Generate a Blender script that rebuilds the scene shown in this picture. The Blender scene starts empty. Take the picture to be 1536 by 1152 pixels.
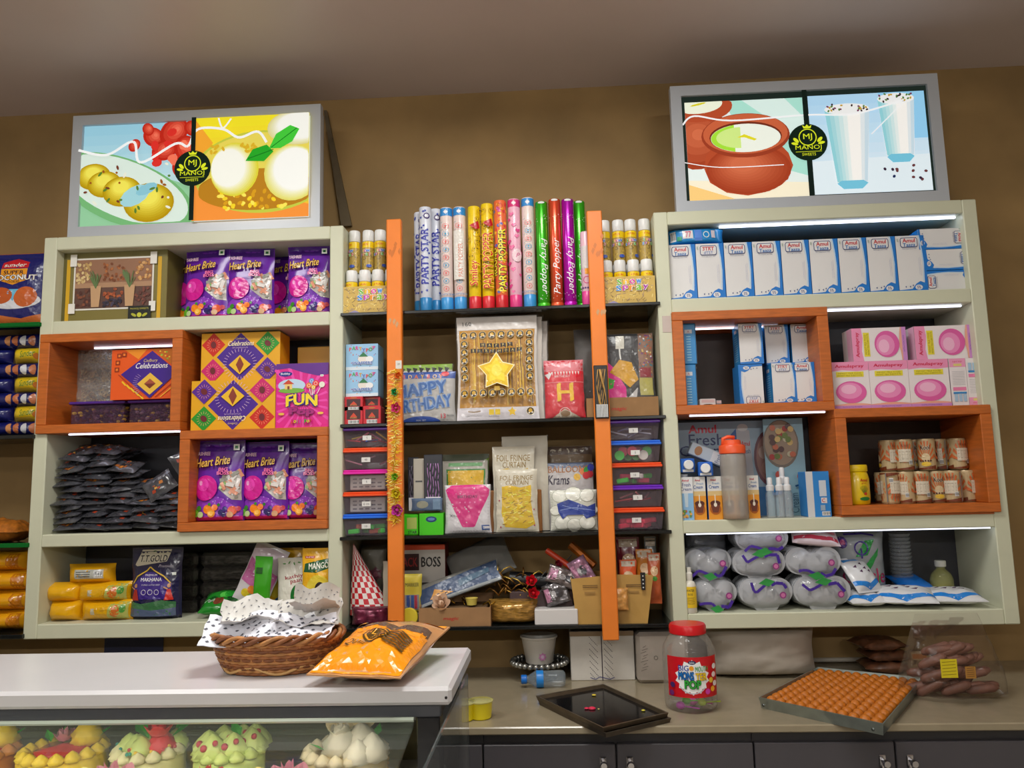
import bpy, math, random
from mathutils import Vector, Matrix, noise
from mathutils.geometry import tessellate_polygon
random.seed(7)
SC = bpy.context.scene
COL = SC.collection
PI = math.pi

# ------------------------------------------------------------------ camera
FPX = 1150.0
RIGHT = Vector((0.99831103, 0.05261917, -0.02462317))
UP = Vector((0.03110253, -0.12610231, 0.99152955))
FWD = Vector((-0.04906843, 0.99062073, 0.12752591))
EYE = Vector((0.0, -2.55, 1.5))
cam_d = bpy.data.cameras.new('camera')
cam = bpy.data.objects.new('camera', cam_d)
COL.objects.link(cam)
cam_d.sensor_width = 36.0
cam_d.lens = 36.0 * FPX / 1536.0
cam_d.clip_start = 0.02
cam.matrix_world = Matrix(((RIGHT.x, UP.x, -FWD.x, EYE.x), (RIGHT.y, UP.y, -FWD.y, EYE.y),
                           (RIGHT.z, UP.z, -FWD.z, EYE.z), (0, 0, 0, 1)))
SC.camera = cam
cy = SC.cycles
cy.max_bounces = 6; cy.diffuse_bounces = 3; cy.glossy_bounces = 3; cy.transmission_bounces = 4; cy.transparent_max_bounces = 14
cy.use_adaptive_sampling = True; cy.adaptive_threshold = .04; cy.adaptive_min_samples = 8
cy.caustics_reflective = False; cy.caustics_refractive = False; cy.sample_clamp_indirect = 4.0

# ------------------------------------------------------------------ world, lights, exposure
w = bpy.data.worlds.new('world')
SC.world = w
w.use_nodes = True
w.node_tree.nodes['Background'].inputs[0].default_value = (1.0, 0.93, 0.85, 1)
w.node_tree.nodes['Background'].inputs[1].default_value = 0.25
SC.view_settings.view_transform = 'Standard'
SC.view_settings.look = 'None'
SC.view_settings.gamma = 1.0
SC.view_settings.use_curve_mapping = False
SC.view_settings.exposure = -0.38

def area(name, loc, sx, sy, power, col=(1, .99, .95), rot=(0, 0, 0)):
    l = bpy.data.lights.new(name, 'AREA')
    l.shape = 'RECTANGLE'; l.size = sx; l.size_y = sy; l.energy = power; l.color = col
    o = bpy.data.objects.new(name, l); COL.objects.link(o)
    o.location = loc; o.rotation_euler = rot
    return o
# ceiling panels of the shop (fixtures are built further down, just above these)
area('ceiling_panel_light_a', (0.0, -1.1, 2.93), .6, .6, 31)
area('ceiling_panel_light_b', (-1.5, -1.3, 2.93), .6, .6, 23)
area('ceiling_panel_light_c', (0.4, -3.4, 2.93), .6, .6, 15)
area('ceiling_panel_light_d', (-1.5, -3.6, 2.93), .6, .6, 20)

# frontal fill added behind the viewer, out of view (tube bodies built further down)
area('added_fill_glow_a', (-1.3, -4.52, 2.45), 1.2, .06, 20, rot=(PI / 2, 0, 0))
area('added_fill_glow_b', (1.2, -4.52, 2.45), 1.2, .06, 20, rot=(PI / 2, 0, 0))

# ------------------------------------------------------------------ pixel -> place helpers
def ray(px, py):
    return FWD + RIGHT * ((px - 768.0) / FPX) + UP * ((576.0 - py) / FPX)
def P(px, py, y=0.0):
    v = ray(px, py)
    return EYE + v * ((y - EYE.y) / v.y)
def Pz(px, py, z):
    v = ray(px, py)
    return EYE + v * ((z - EYE.z) / v.z)
def fit(x0, yt, x1, yb, y):
    """centre x, base z, width, height of an upright face at depth y"""
    ym = (yt + yb) / 2; xm = (x0 + x1) / 2
    a = P(x0, ym, y); b = P(x1, ym, y); t = P(xm, yt, y); d = P(xm, yb, y)
    return (a.x + b.x) / 2, d.z, b.x - a.x, t.z - d.z

# ------------------------------------------------------------------ materials
def lin(c):
    c = c / 255.0
    return c / 12.92 if c <= .04045 else ((c + .055) / 1.055) ** 2.4
MATS = {}
def M(col, rough=.42, metal=0.0, emit=0.0, var=0.0, scale=30.0, bump=0.0, stretch=(1, 1, 1), coat=0.0, spec=.5):
    key = ('m', tuple(col), rough, metal, emit, var, scale, bump, stretch, coat, spec)
    if key in MATS: return MATS[key]
    m = bpy.data.materials.new('surface_%d_%d_%d' % tuple(int(c) for c in col)); m.use_nodes = True
    nt = m.node_tree; b = nt.nodes['Principled BSDF']
    rgb = (lin(col[0]), lin(col[1]), lin(col[2]), 1)
    b.inputs['Base Color'].default_value = rgb
    b.inputs['Roughness'].default_value = rough
    b.inputs['Metallic'].default_value = metal
    b.inputs['Specular IOR Level'].default_value = spec if not emit else .1
    if emit: b.inputs['Roughness'].default_value = .7
    if coat:
        b.inputs['Coat Weight'].default_value = coat; b.inputs['Coat Roughness'].default_value = .08
    if emit:
        b.inputs['Emission Color'].default_value = rgb; b.inputs['Emission Strength'].default_value = emit
        b.inputs['Base Color'].default_value = tuple(c * .25 for c in rgb[:3]) + (1,)
        if emit < 2: m.cycles.emission_sampling = 'NONE'
    if var or bump:
        tc = nt.nodes.new('ShaderNodeTexCoord'); mp = nt.nodes.new('ShaderNodeMapping')
        mp.inputs['Scale'].default_value = stretch
        nz = nt.nodes.new('ShaderNodeTexNoise'); nz.inputs['Scale'].default_value = scale
        nz.inputs['Detail'].default_value = 5.0
        nt.links.new(tc.outputs['Object'], mp.inputs['Vector']); nt.links.new(mp.outputs[0], nz.inputs['Vector'])
        if var:
            rp = nt.nodes.new('ShaderNodeValToRGB')
            rp.color_ramp.elements[0].position = .3; rp.color_ramp.elements[1].position = .7
            rp.color_ramp.elements[0].color = tuple(c * (1 - var) for c in rgb[:3]) + (1,)
            rp.color_ramp.elements[1].color = tuple(min(1, c * (1 + var)) for c in rgb[:3]) + (1,)
            nt.links.new(nz.outputs['Fac'], rp.inputs['Fac']); nt.links.new(rp.outputs['Color'], b.inputs['Base Color'])
        if bump:
            bp = nt.nodes.new('ShaderNodeBump'); bp.inputs['Strength'].default_value = bump
            bp.inputs['Distance'].default_value = .01
            nt.links.new(nz.outputs['Fac'], bp.inputs['Height']); nt.links.new(bp.outputs[0], b.inputs['Normal'])
    MATS[key] = m
    return m
def FILM(col=(225, 228, 230), alpha=.22, rough=.15, bump=.3, scale=35.0, gloss=.4):
    """thin clear plastic film or glass: see-through with a glossy skin"""
    key = ('f', tuple(col), alpha, rough, bump, scale, gloss)
    if key in MATS: return MATS[key]
    m = bpy.data.materials.new('clear_film'); m.use_nodes = True
    nt = m.node_tree; b = nt.nodes['Principled BSDF']; out = nt.nodes['Material Output']
    b.inputs['Base Color'].default_value = (lin(col[0]), lin(col[1]), lin(col[2]), 1)
    b.inputs['Roughness'].default_value = rough
    tr = nt.nodes.new('ShaderNodeBsdfTransparent'); mx = nt.nodes.new('ShaderNodeMixShader')
    gl = nt.nodes.new('ShaderNodeBsdfGlossy'); gl.inputs['Roughness'].default_value = rough
    lw = nt.nodes.new('ShaderNodeLayerWeight'); lw.inputs['Blend'].default_value = .25
    mx2 = nt.nodes.new('ShaderNodeMixShader'); mul = nt.nodes.new('ShaderNodeMath'); mul.operation = 'MULTIPLY'
    mul.inputs[1].default_value = gloss
    mx.inputs[0].default_value = alpha
    nt.links.new(tr.outputs[0], mx.inputs[1]); nt.links.new(b.outputs[0], mx.inputs[2])
    nt.links.new(lw.outputs['Fresnel'], mul.inputs[0]); nt.links.new(mul.outputs[0], mx2.inputs[0])
    nt.links.new(mx.outputs[0], mx2.inputs[1]); nt.links.new(gl.outputs[0], mx2.inputs[2])
    nt.links.new(mx2.outputs[0], out.inputs['Surface'])
    if bump:
        nz = nt.nodes.new('ShaderNodeTexNoise'); nz.inputs['Scale'].default_value = scale
        bp = nt.nodes.new('ShaderNodeBump'); bp.inputs['Strength'].default_value = bump; bp.inputs['Distance'].default_value = .01
        tc = nt.nodes.new('ShaderNodeTexCoord'); nt.links.new(tc.outputs['Object'], nz.inputs['Vector'])
        nt.links.new(nz.outputs['Fac'], bp.inputs['Height'])
        nt.links.new(bp.outputs[0], b.inputs['Normal']); nt.links.new(bp.outputs[0], gl.inputs['Normal'])
    MATS[key] = m
    return m

# ------------------------------------------------------------------ objects
def link(o, parent=None):
    COL.objects.link(o)
    if parent: o.parent = parent
    return o
def tag(o, label, cat, group=None, kind=None):
    o['label'] = label; o['category'] = cat
    if group: o['group'] = group
    if kind: o['kind'] = kind
    return o
def struct(o):
    o['kind'] = 'structure'
    return o
def empty(name, loc, label, cat, group=None, rz=0):
    o = bpy.data.objects.new(name, None); o.empty_display_size = .05
    o.location = loc; o.rotation_euler = (0, 0, rz); link(o)
    return tag(o, label, cat, group)
def dup(o, loc=None, rot=None, label=None, parent=None, scale=None):
    c = o.copy(); COL.objects.link(c)
    if parent: c.parent = parent
    if loc is not None: c.location = loc
    if rot is not None: c.rotation_euler = rot
    if scale is not None: c.scale = scale
    if label: c['label'] = label
    for ch in o.children:
        dup(ch, parent=c)
    return c

class MB:
    """collects shapes into ONE mesh"""
    def __init__(s): s.v = []; s.f = []; s.m = []
    def add(s, vs, fs, mi=0, tf=None):
        n = len(s.v)
        s.v += [tf @ Vector(p) for p in vs] if tf else [Vector(p) for p in vs]
        s.f += [tuple(i + n for i in q) for q in fs]; s.m += [mi] * len(fs)
        return s
    def box(s, x0, x1, y0, y1, z0, z1, c=0.0, mi=0, tf=None):
        if c <= 0:
            vs = [(x, y, z) for z in (z0, z1) for y in (y0, y1) for x in (x0, x1)]
            return s.add(vs, [(0, 2, 3, 1), (4, 5, 7, 6), (0, 1, 5, 4), (2, 6, 7, 3), (0, 4, 6, 2), (1, 3, 7, 5)], mi, tf)
        c = min(c, (x1 - x0) * .45, (y1 - y0) * .45, (z1 - z0) * .45)
        vs = []; idx = {}
        for i, X in enumerate((x0, x1)):
            for j, Y in enumerate((y0, y1)):
                for k, Z in enumerate((z0, z1)):
                    sx, sy, sz = (1, -1)[i], (1, -1)[j], (1, -1)[k]
                    for a in range(3):
                        p = [X, Y, Z]
                        for b, sg in enumerate((sx, sy, sz)):
                            if b != a: p[b] += sg * c
                        idx[(i, j, k, a)] = len(vs); vs.append(tuple(p))
        fs = []
        q = lambda *t: fs.append(tuple(idx[e] for e in t))
        for i in (0, 1): q(*[(i, j, k, 0) for j, k in ([(0, 0), (0, 1), (1, 1), (1, 0)] if i == 0 else [(0, 0), (1, 0), (1, 1), (0, 1)])])
        for j in (0, 1): q(*[(i, j, k, 1) for i, k in ([(0, 0), (1, 0), (1, 1), (0, 1)] if j == 0 else [(0, 0), (0, 1), (1, 1), (1, 0)])])
        for k in (0, 1): q(*[(i, j, k, 2) for i, j in ([(0, 0), (0, 1), (1, 1), (1, 0)] if k == 0 else [(0, 0), (1, 0), (1, 1), (0, 1)])])
        for j in (0, 1):
            for k in (0, 1): q((0, j, k, 1), (0, j, k, 2), (1, j, k, 2), (1, j, k, 1))
        for i in (0, 1):
            for k in (0, 1): q((i, 0, k, 0), (i, 0, k, 2), (i, 1, k, 2), (i, 1, k, 0))
        for i in (0, 1):
            for j in (0, 1): q((i, j, 0, 0), (i, j, 0, 1), (i, j, 1, 1), (i, j, 1, 0))
        for i in (0, 1):
            for j in (0, 1):
                for k in (0, 1): q((i, j, k, 0), (i, j, k, 1), (i, j, k, 2))
        return s.add(vs, fs, mi, tf)
    def lathe(s, prof, seg=20, c=(0, 0, 0), mi=0, tf=None, wob=None, sx=1.0, sy=1.0):
        vs = []; fs = []
        for k, (r, z) in enumerate(prof):
            for i in range(seg):
                a = 2 * PI * i / seg
                rr = r * (wob(a, k) if wob else 1)
                vs.append((c[0] + rr * math.cos(a) * sx, c[1] + rr * math.sin(a) * sy, c[2] + z))
        for k in range(len(prof) - 1):
            for i in range(seg):
                j = (i + 1) % seg
                fs.append((k * seg + i, k * seg + j, (k + 1) * seg + j, (k + 1) * seg + i))
        if prof[0][0] > 1e-5: fs.append(tuple(reversed(range(seg))))
        if prof[-1][0] > 1e-5: fs.append(tuple((len(prof) - 1) * seg + i for i in range(seg)))
        return s.add(vs, fs, mi, tf)
    def tube(s, pts, r, seg=6, mi=0, closed=False):
        pts = [Vector(p) for p in pts]; n = len(pts); vs = []; fs = []
        for k, p in enumerate(pts):
            t = (pts[(k + 1) % n if closed else min(k + 1, n - 1)] - pts[(k - 1) % n if closed else max(k - 1, 0)])
            t = t.normalized() if t.length > 1e-9 else Vector((0, 0, 1))
            a = t.cross(Vector((0, 0, 1)));
            if a.length < .05: a = t.cross(Vector((1, 0, 0)))
            a.normalize(); b = t.cross(a)
            rr = r[k] if isinstance(r, (list, tuple)) else r
            for i in range(seg):
                g = 2 * PI * i / seg
                vs.append(p + a * (rr * math.cos(g)) + b * (rr * math.sin(g)))
        for k in range(n if closed else n - 1):
            k2 = (k + 1) % n
            for i in range(seg):
                j = (i + 1) % seg
                fs.append((k * seg + i, k * seg + j, k2 * seg + j, k2 * seg + i))
        if not closed:
            fs.append(tuple(reversed(range(seg)))); fs.append(tuple((n - 1) * seg + i for i in range(seg)))
        return s.add(vs, fs, mi)
    def prism(s, pts, y0, y1, mi=0, tf=None):
        """2D outline in x,z extruded along y"""
        n = len(pts)
        vs = [(p[0], y0, p[1]) for p in pts] + [(p[0], y1, p[1]) for p in pts]
        tr = tessellate_polygon([[Vector((p[0], p[1], 0)) for p in pts]])
        fs = [tuple(t) for t in tr] + [tuple(i + n for i in reversed(t)) for t in tr]
        fs += [(i, (i + 1) % n, (i + 1) % n + n, i + n) for i in range(n)]
        return s.add(vs, fs, mi, tf)
    def ball(s, c, r, seg=10, rings=6, mi=0, sz=1.0, tf=None):
        prof = [(max(1e-6, r * math.sin(PI * k / rings)), -r * sz * math.cos(PI * k / rings)) for k in range(rings + 1)]
        return s.lathe(prof, seg, c, mi, tf)
    def mesh(s, name, mats):
        me = bpy.data.meshes.new(name)
        me.from_pydata([tuple(p) for p in s.v], [], s.f)
        for m in (mats if isinstance(mats, (list, tuple)) else [mats]): me.materials.append(m)
        me.polygons.foreach_set('material_index', s.m)
        return me
    def build(s, name, mats, parent=None, smooth=False, loc=None, rot=None):
        me = s.mesh(name, mats)
        import bmesh
        bm = bmesh.new(); bm.from_mesh(me); bmesh.ops.recalc_face_normals(bm, faces=bm.faces); bm.to_mesh(me); bm.free()
        if smooth:
            me.polygons.foreach_set('use_smooth', [True] * len(me.polygons))
            if smooth == 'auto':
                try: me.set_sharp_from_angle(angle=math.radians(35))
                except Exception: pass
        o = bpy.data.objects.new(name, me)
        link(o, parent)
        if loc is not None: o.location = loc
        if rot is not None: o.rotation_euler = rot
        return o

# ------------------------------------------------------------------ flat print: coloured shapes and lettering laid on a face
TXT = {}
def text_geo(t, shear=0.0):
    k = (t, shear)
    if k not in TXT:
        cu = bpy.data.curves.new('lettering', 'FONT'); cu.body = t; cu.resolution_u = 2; cu.shear = shear
        ob = bpy.data.objects.new('lettering', cu)
        me = bpy.data.meshes.new_from_object(ob)
        me.calc_loop_triangles()
        vs = [(v.co.x, v.co.y) for v in me.vertices]; ts = [tuple(q.vertices) for q in me.loop_triangles]
        bpy.data.objects.remove(ob); bpy.data.curves.remove(cu); bpy.data.meshes.remove(me)
        x0 = min(v[0] for v in vs); x1 = max(v[0] for v in vs); y0 = min(v[1] for v in vs); y1 = max(v[1] for v in vs)
        TXT[k] = ([((v[0] - (x0 + x1) / 2) / (x1 - x0), (v[1] - (y0 + y1) / 2) / (y1 - y0)) for v in vs], ts, (x1 - x0) / (y1 - y0), x1 - x0, y1 - y0)
    return TXT[k]
class Art:
    def __init__(s): s.it = []; s.l = 0.0
    def _a(s, vs, ts, col, keep=False):
        s.l += .03 if keep else 1
        s.it.append((vs, ts, col, s.l)); return s
    def poly(s, pts, col, keep=False):
        return s._a(pts, [tuple(t) for t in tessellate_polygon([[Vector((p[0], p[1], 0)) for p in pts]])], col, keep)
    def rect(s, x0, y0, x1, y1, col, keep=False):
        return s._a([(x0, y0), (x1, y0), (x1, y1), (x0, y1)], [(0, 1, 2), (0, 2, 3)], col, keep)
    def ell(s, cx, cy, rx, ry, col, n=18, keep=False, rot=0):
        c, q = math.cos(rot), math.sin(rot)
        pts = [(rx * math.cos(2 * PI * i / n), ry * math.sin(2 * PI * i / n)) for i in range(n)]
        return s.poly([(cx + x * c - y * q, cy + x * q + y * c) for x, y in pts], col, keep)
    def star(s, cx, cy, r, r2, col, n=5, rot=PI / 2, keep=False, ry=1.0):
        return s.poly([(cx + (r if i % 2 == 0 else r2) * math.cos(rot + PI * i / n), cy + ry * (r if i % 2 == 0 else r2) * math.sin(rot + PI * i / n)) for i in range(2 * n)], col, keep)
    def line(s, pts, wd, col, keep=False):
        for a, b in zip(pts, pts[1:]):
            d = Vector((b[0] - a[0], b[1] - a[1]))
            if d.length < 1e-9: continue
            n = Vector((-d.y, d.x)).normalized() * wd / 2
            s._a([(a[0] + n.x, a[1] + n.y), (a[0] - n.x, a[1] - n.y), (b[0] - n.x, b[1] - n.y), (b[0] + n.x, b[1] + n.y)], [(0, 1, 2), (0, 2, 3)], col, keep); keep = True
        return s
    def ring(s, cx, cy, r, wd, col, n=20, ry=None):
        ry = ry or r
        return s.line([(cx + r * math.cos(2 * PI * i / n), cy + ry * math.sin(2 * PI * i / n)) for i in range(n + 1)], wd, col)
    def text(s, t, cx, cy, wd=None, ht=None, col=(0, 0, 0), rot=0.0, bold=0.0, shear=0.0, edge=None, arc=0.0):
        vs, ts, asp, ew, eh = text_geo(t, shear)
        if wd is None: wd = ht * asp
        if ht is None: ht = wd / asp
        c, q = math.cos(rot), math.sin(rot)
        def put(b, colour):      # heavier strokes: shifted copies of the letters, one over the other
            sh = [(0, 0)] if b <= 0 else [(-b, -b * .6), (b, b * .6)] if b < .04 else [(-b, -b * .7), (b, -b * .7), (b, b * .7), (-b, b * .7)]
            f = 1 / (1 + 2 * b / ew)
            for k, (dx, dy) in enumerate(sh):
                o = []
                for x, y in vs:
                    X, Y = (x + dx / ew) * wd * f, (y + dy / eh) * ht + arc * (1 - 4 * x * x)
                    o.append((cx + X * c - Y * q, cy + X * q + Y * c))
                s._a(o, ts, colour, k > 0)
        if edge: put(bold * .5 + .05, edge)
        put(bold * .55, col)
        return s
    def barcode(s, x0, y0, x1, y1):
        s.rect(x0, y0, x1, y1, (235, 235, 235)); n = 9
        for i in range(n):
            xa = x0 + (x1 - x0) * (i + .6) / (n + .4)
            s.rect(xa, y0 + (y1 - y0) * .15, xa + (x1 - x0) / n * (.3 + .3 * ((i * 7) % 3) / 2), y1 - (y1 - y0) * .1, (30, 30, 30), keep=i > 0)
        return s
    def build(s, name, fn, parent, rough=.35, maxe=None, emit=0.0, step=.00022, coat=0.0):
        cols = []; V = []; Fc = []; mi = []
        for vs, ts, col, l in s.it:
            if col not in cols: cols.append(col)
            ci = cols.index(col); off = .0004 + l * step
            if maxe:
                st = [tuple(vs[i] for i in t) for t in ts]; done = []
                while st:
                    a, b, c = st.pop()
                    e = [(b[0] - a[0]) ** 2 + (b[1] - a[1]) ** 2, (c[0] - b[0]) ** 2 + (c[1] - b[1]) ** 2, (a[0] - c[0]) ** 2 + (a[1] - c[1]) ** 2]
                    k = e.index(max(e))
                    if e[k] <= maxe * maxe: done.append((a, b, c)); continue
                    if k == 1: a, b, c = b, c, a
                    elif k == 2: a, b, c = c, a, b
                    m = ((a[0] + b[0]) / 2, (a[1] + b[1]) / 2)
                    st += [(a, m, c), (m, b, c)]
                idx = {}
                for t in done:
                    q = []
                    for p in t:
                        kk = (round(p[0], 6), round(p[1], 6))
                        if kk not in idx: idx[kk] = len(V); V.append(fn(p[0], p[1], off))
                        q.append(idx[kk])
                    Fc.append(tuple(q)); mi.append(ci)
            else:
                n = len(V)
                V += [fn(x, y, off) for x, y in vs]
                Fc += [tuple(i + n for i in t) for t in ts]; mi += [ci] * len(ts)
        me = bpy.data.meshes.new(name)
        me.from_pydata([tuple(p) for p in V], [], Fc)
        for c in cols: me.materials.append(M(c, rough, emit=emit, coat=coat))
        me.polygons.foreach_set('material_index', mi)
        o = bpy.data.objects.new(name, me)
        return link(o, parent)

def face_front(w): return lambda u, v, o: (u - w / 2, -o, v)
def face_left(w, d): return lambda u, v, o: (-w / 2 - o, d - u, v)     # u runs back to front
def face_right(w, d): return lambda u, v, o: (w / 2 + o, u, v)
def face_top(w, h): return lambda u, v, o: (u - w / 2, v, h + o)

def carton(name, label, cat, px, y, d, col, art=None, left=None, right=None, group=None, z=None, rz=0.0, rough=.38, c=.0025, h=None, w=None):
    cx, z0, w_, h_ = fit(*px, y)
    if z is not None: h_ += z0 - z; z0 = z
    w_ = w or w_; h_ = h or h_
    o = MB().box(-w_ / 2, w_ / 2, 0, d, 0, h_, c).build(name, M(col, rough), loc=(cx, y, z0), rot=(0, 0, rz))
    tag(o, label, cat, group)
    if art:
        A = Art(); art(A, w_, h_); A.build('printed_front', face_front(w_), o, rough)
    if left:
        A = Art(); left(A, d, h_); A.build('printed_side', face_left(w_, d), o, rough)
    if right:
        A = Art(); right(A, d, h_); A.build('printed_side', face_right(w_, d), o, rough)
    return o

def pouch_fn(w, h, t, kind, seed, cr, taper=0.0):
    def T(u, v):
        a = max(0.0, 1 - abs(2 * u / w - 1) ** 3.2) ** .75
        s = min(1, max(0, v / h))
        if kind == 'stand': g = min(1, (s / .05) ** .5 if s < .05 else 1) * (max(0.0, 1 - (s / .93) ** 1.8)) ** .8
        elif kind == 'flat': g = (max(0.0, 1 - abs(2 * s - 1) ** 6)) ** .6
        else:
            q = (s - .06) / .88
            g = (max(0.0, 1 - abs(2 * q - 1) ** 2.6)) ** .6 if 0 < q < 1 else 0
        b = t * .5 * a * g
        n = noise.noise((u * 38, v * 30, seed)) + .5 * noise.noise((u * 80 + v * 40, v * 70, seed + 5))
        return .0012 + b + cr * n * min(1, a * 1.5) * (.35 + g)
    def X(u, v):
        s = v / h
        return (u - w / 2) * (1 - taper * max(0, s - .3)) * (1 - .035 * math.sin(PI * min(1, max(0, s)))) + .0025 * noise.noise((seed, v * 25, u * 3))
    return T, X
def pouch(name, label, cat, w, h, t, col, art=None, loc=(0, 0, 0), rot=(0, 0, 0), kind='stand', seed=1, cr=.0022, group=None, rough=.25, nu=16, nv=20, mat=None, maxe=.012, parent=None, taper=0.0):
    T, X = pouch_fn(w, h, t, kind, seed, cr, taper)
    vs = []; fs = []
    for side in (-1, 1):
        for j in range(nv + 1):
            for i in range(nu + 1):
                u, v = w * i / nu, h * j / nv
                vs.append((X(u, v), side * (T(u, v) if side < 0 else max(.0006, T(u, v) * .9)), v))
    N = (nu + 1) * (nv + 1)
    for sd in (0, 1):
        for j in range(nv):
            for i in range(nu):
                a = sd * N + j * (nu + 1) + i
                q = (a, a + 1, a + nu + 2, a + nu + 1)
                fs.append(q if sd == 0 else q[::-1])
    for i in range(nu):
        fs.append((i + 1, i, N + i, N + i + 1)); k = nv * (nu + 1) + i; fs.append((k, k + 1, N + k + 1, N + k))
    for j in range(nv):
        a = j * (nu + 1); fs.append((a, a + nu + 1, N + a + nu + 1, N + a)); b = a + nu; fs.append((b + nu + 1, b, N + b, N + b + nu + 1))
    m = MB(); m.add(vs, fs)
    o = m.build(name, mat or M(col, rough, coat=.25), parent, smooth='auto', loc=loc, rot=rot)
    if label: tag(o, label, cat, group)
    if art:
        A = Art(); art(A, w, h)
        A.build('printed_front', lambda u, v, of: (X(u, v), -T(u, v) - of, v), o, rough, maxe=maxe, coat=.25)
    return o
ORD = ['first', 'second', 'third', 'fourth', 'fifth', 'sixth', 'seventh', 'eighth', 'ninth', 'tenth', 'eleventh', 'twelfth', 'thirteenth', 'fourteenth', 'fifteenth', 'sixteenth']
# ------------------------------------------------------------------ the room
CEIL = 3.015; WALL = .27
plaster = M((156, 126, 80), .75, var=.22, scale=3.0, bump=.15)
struct(MB().box(-3.2, 2.9, WALL, WALL + .1, -.05, CEIL).build('wall_back', plaster))
struct(MB().box(-3.3, -3.2, -4.6, WALL + .1, -.05, CEIL).build('wall_left', M((205, 196, 180), .8, var=.1, scale=4)))
struct(MB().box(2.9, 3.0, -4.6, WALL + .1, -.05, CEIL).build('wall_right', M((205, 196, 180), .8, var=.1, scale=4)))
struct(MB().box(-3.2, 2.9, -4.7, -4.6, -.05, CEIL).build('wall_front', M((205, 196, 180), .8, var=.1, scale=4)))
struct(MB().box(-3.3, 3.0, -4.7, WALL + .1, CEIL, CEIL + .1).build('ceiling', M((212, 198, 196), .4, var=.05, scale=2.0)))
struct(MB().box(-3.3, 3.0, -4.7, WALL + .1, -.1, -.05).build('floor', M((190, 182, 170), .3, var=.1, scale=3)))
for i, (x, y) in enumerate([(.0, -1.1), (-1.5, -1.3), (.4, -3.4), (-1.5, -3.6)]):
    e = empty('ceiling_light', (x, y, CEIL), ['square ceiling light above the middle bay', 'square ceiling light above the cake counter', 'square ceiling light behind the viewer to the right', 'square ceiling light behind the viewer to the left'][i], 'light', 'ceiling lights of the shop')
    MB().box(-.34, .34, -.34, -.3, -.05, 0, .004).box(-.34, .34, .3, .34, -.05, 0, .004).box(-.34, -.3, -.3, .3, -.05, 0, .004).box(.3, .34, -.3, .3, -.05, 0, .004).build('frame', M((220, 220, 220), .4), e)
    MB().box(-.3, .3, -.3, .3, -.03, -.0).build('diffuser', M((255, 250, 240), .5, emit=1.0), e)

for i, x in enumerate((-1.3, 1.2)):  # bodies for the added fill lights, unseen behind the viewer
    e = empty('added_fill_tube', (x, -4.6, 2.45), ['added fill tube on the wall behind the viewer, left one', 'added fill tube on the wall behind the viewer, right one'][i], 'light', 'added fill tubes')
    MB().box(-.62, .62, 0, .03, -.03, .03, .004).build('wall_strip', M((225, 225, 225), .4), e)
    MB().tube([(-.6, .045, 0), (.6, .045, 0)], .014, 10).build('tube', M((255, 250, 240), .5, emit=1.0), e, smooth=True)

# ------------------------------------------------------------------ cabinets
cream = M((208, 209, 184), .42, var=.025, scale=6)
wood = M((190, 100, 36), .42, var=.16, scale=14, stretch=(1, 1, 9))
woodh = M((190, 100, 36), .42, var=.16, scale=14, stretch=(1.5, 1, 12))
wood_in = M((140, 76, 34), .5, var=.18, scale=14, stretch=(1, 1, 9))
dark_back = M((52, 52, 58), .45, var=.1, scale=5)
LX0, LX1, RX0, RX1 = -1.779, -.702, .372, 1.446
ZB, ZT = 1.022, 2.405
BD = .047
S1, S3, S4 = 2.10, 1.364, 1.07        # upper faces of the boards things stand on
def led(parent, x0, x1, y, z, power, col=(225, 232, 255), strength=6):
    MB().box(x0, x1, y, y + .012, z - .008, z).build('led_strip', M(col, .5, emit=strength), parent)
def cabinet(label, x0, x1):
    e = empty('display_cabinet', ((x0 + x1) / 2, 0, ZB), label, 'cabinet', 'wall cabinets')
    ox = (x0 + x1) / 2
    def part(n, a, b, c, d, z0, z1, m=cream, ch=.003):
        return MB().box(a - ox, b - ox, c, d, z0 - ZB, z1 - ZB, ch).build(n, m, e)
    part('side_board', x0, x0 + BD, 0, .268, ZB, ZT); part('side_board', x1 - BD, x1, 0, .268, ZB, ZT)
    part('top_board', x0 + BD, x1 - BD, 0, .268, 2.358, ZT); part('bottom_board', x0 + BD, x1 - BD, 0, .268, ZB, S4)
    part('shelf_board', x0 + BD, x1 - BD, .0, .268, 2.052, S1); part('shelf_board', x0 + BD, x1 - BD, 0, .268, 1.322, S3)
    part('back_panel', x0 + BD, x1 - BD, .256, .268, S4, 2.358, dark_back, 0)
    return e, ox
def wooden_box(e, ox, x0, x1, z0, z1):
    """brown timber box frame fitted between the boards, standing slightly proud"""
    t = .030; yf = -.014; ts = .036
    b = MB().box(x0 - ox, x1 - ox, .250, .2555, z0 - ZB, z1 - ZB).build('wooden_niche', M((58, 42, 34), .5, var=.1), e)
    for n, a, c, d, f in (('top_rail', x0, x1, z1 - t, z1), ('bottom_rail', x0, x1, z0, z0 + t), ('side_rail', x0, x0 + ts, z0 + t, z1 - t), ('side_rail', x1 - ts, x1, z0 + t, z1 - t)):
        MB().box(a - ox, c - ox, yf, .250, d - ZB, f - ZB, .002).build(n, woodh if 'side' not in n else wood, b)
    return b
LC, lox = cabinet('cream wall cabinet on the left, with purple candy bags on its top shelf', LX0, LX1)
RC, rox = cabinet('cream wall cabinet on the right, with white and blue milk cartons on top shelf', RX0, RX1)
WA = wooden_box(LC, lox, -1.766, -1.258, 1.705, 2.052)
WB = wooden_box(LC, lox, -1.257, -.749, S3, 1.702)
WC_ = wooden_box(RC, rox, .414, .925, 1.708, 2.052)
WD = wooden_box(RC, rox, .921, 1.416, S3 + .006, 1.712)
MB().box(.921 - rox, 1.40 - rox, 0, .25, S3 - ZB, S3 + .006 - ZB).build('packing_strip', wood, RC)
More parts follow.
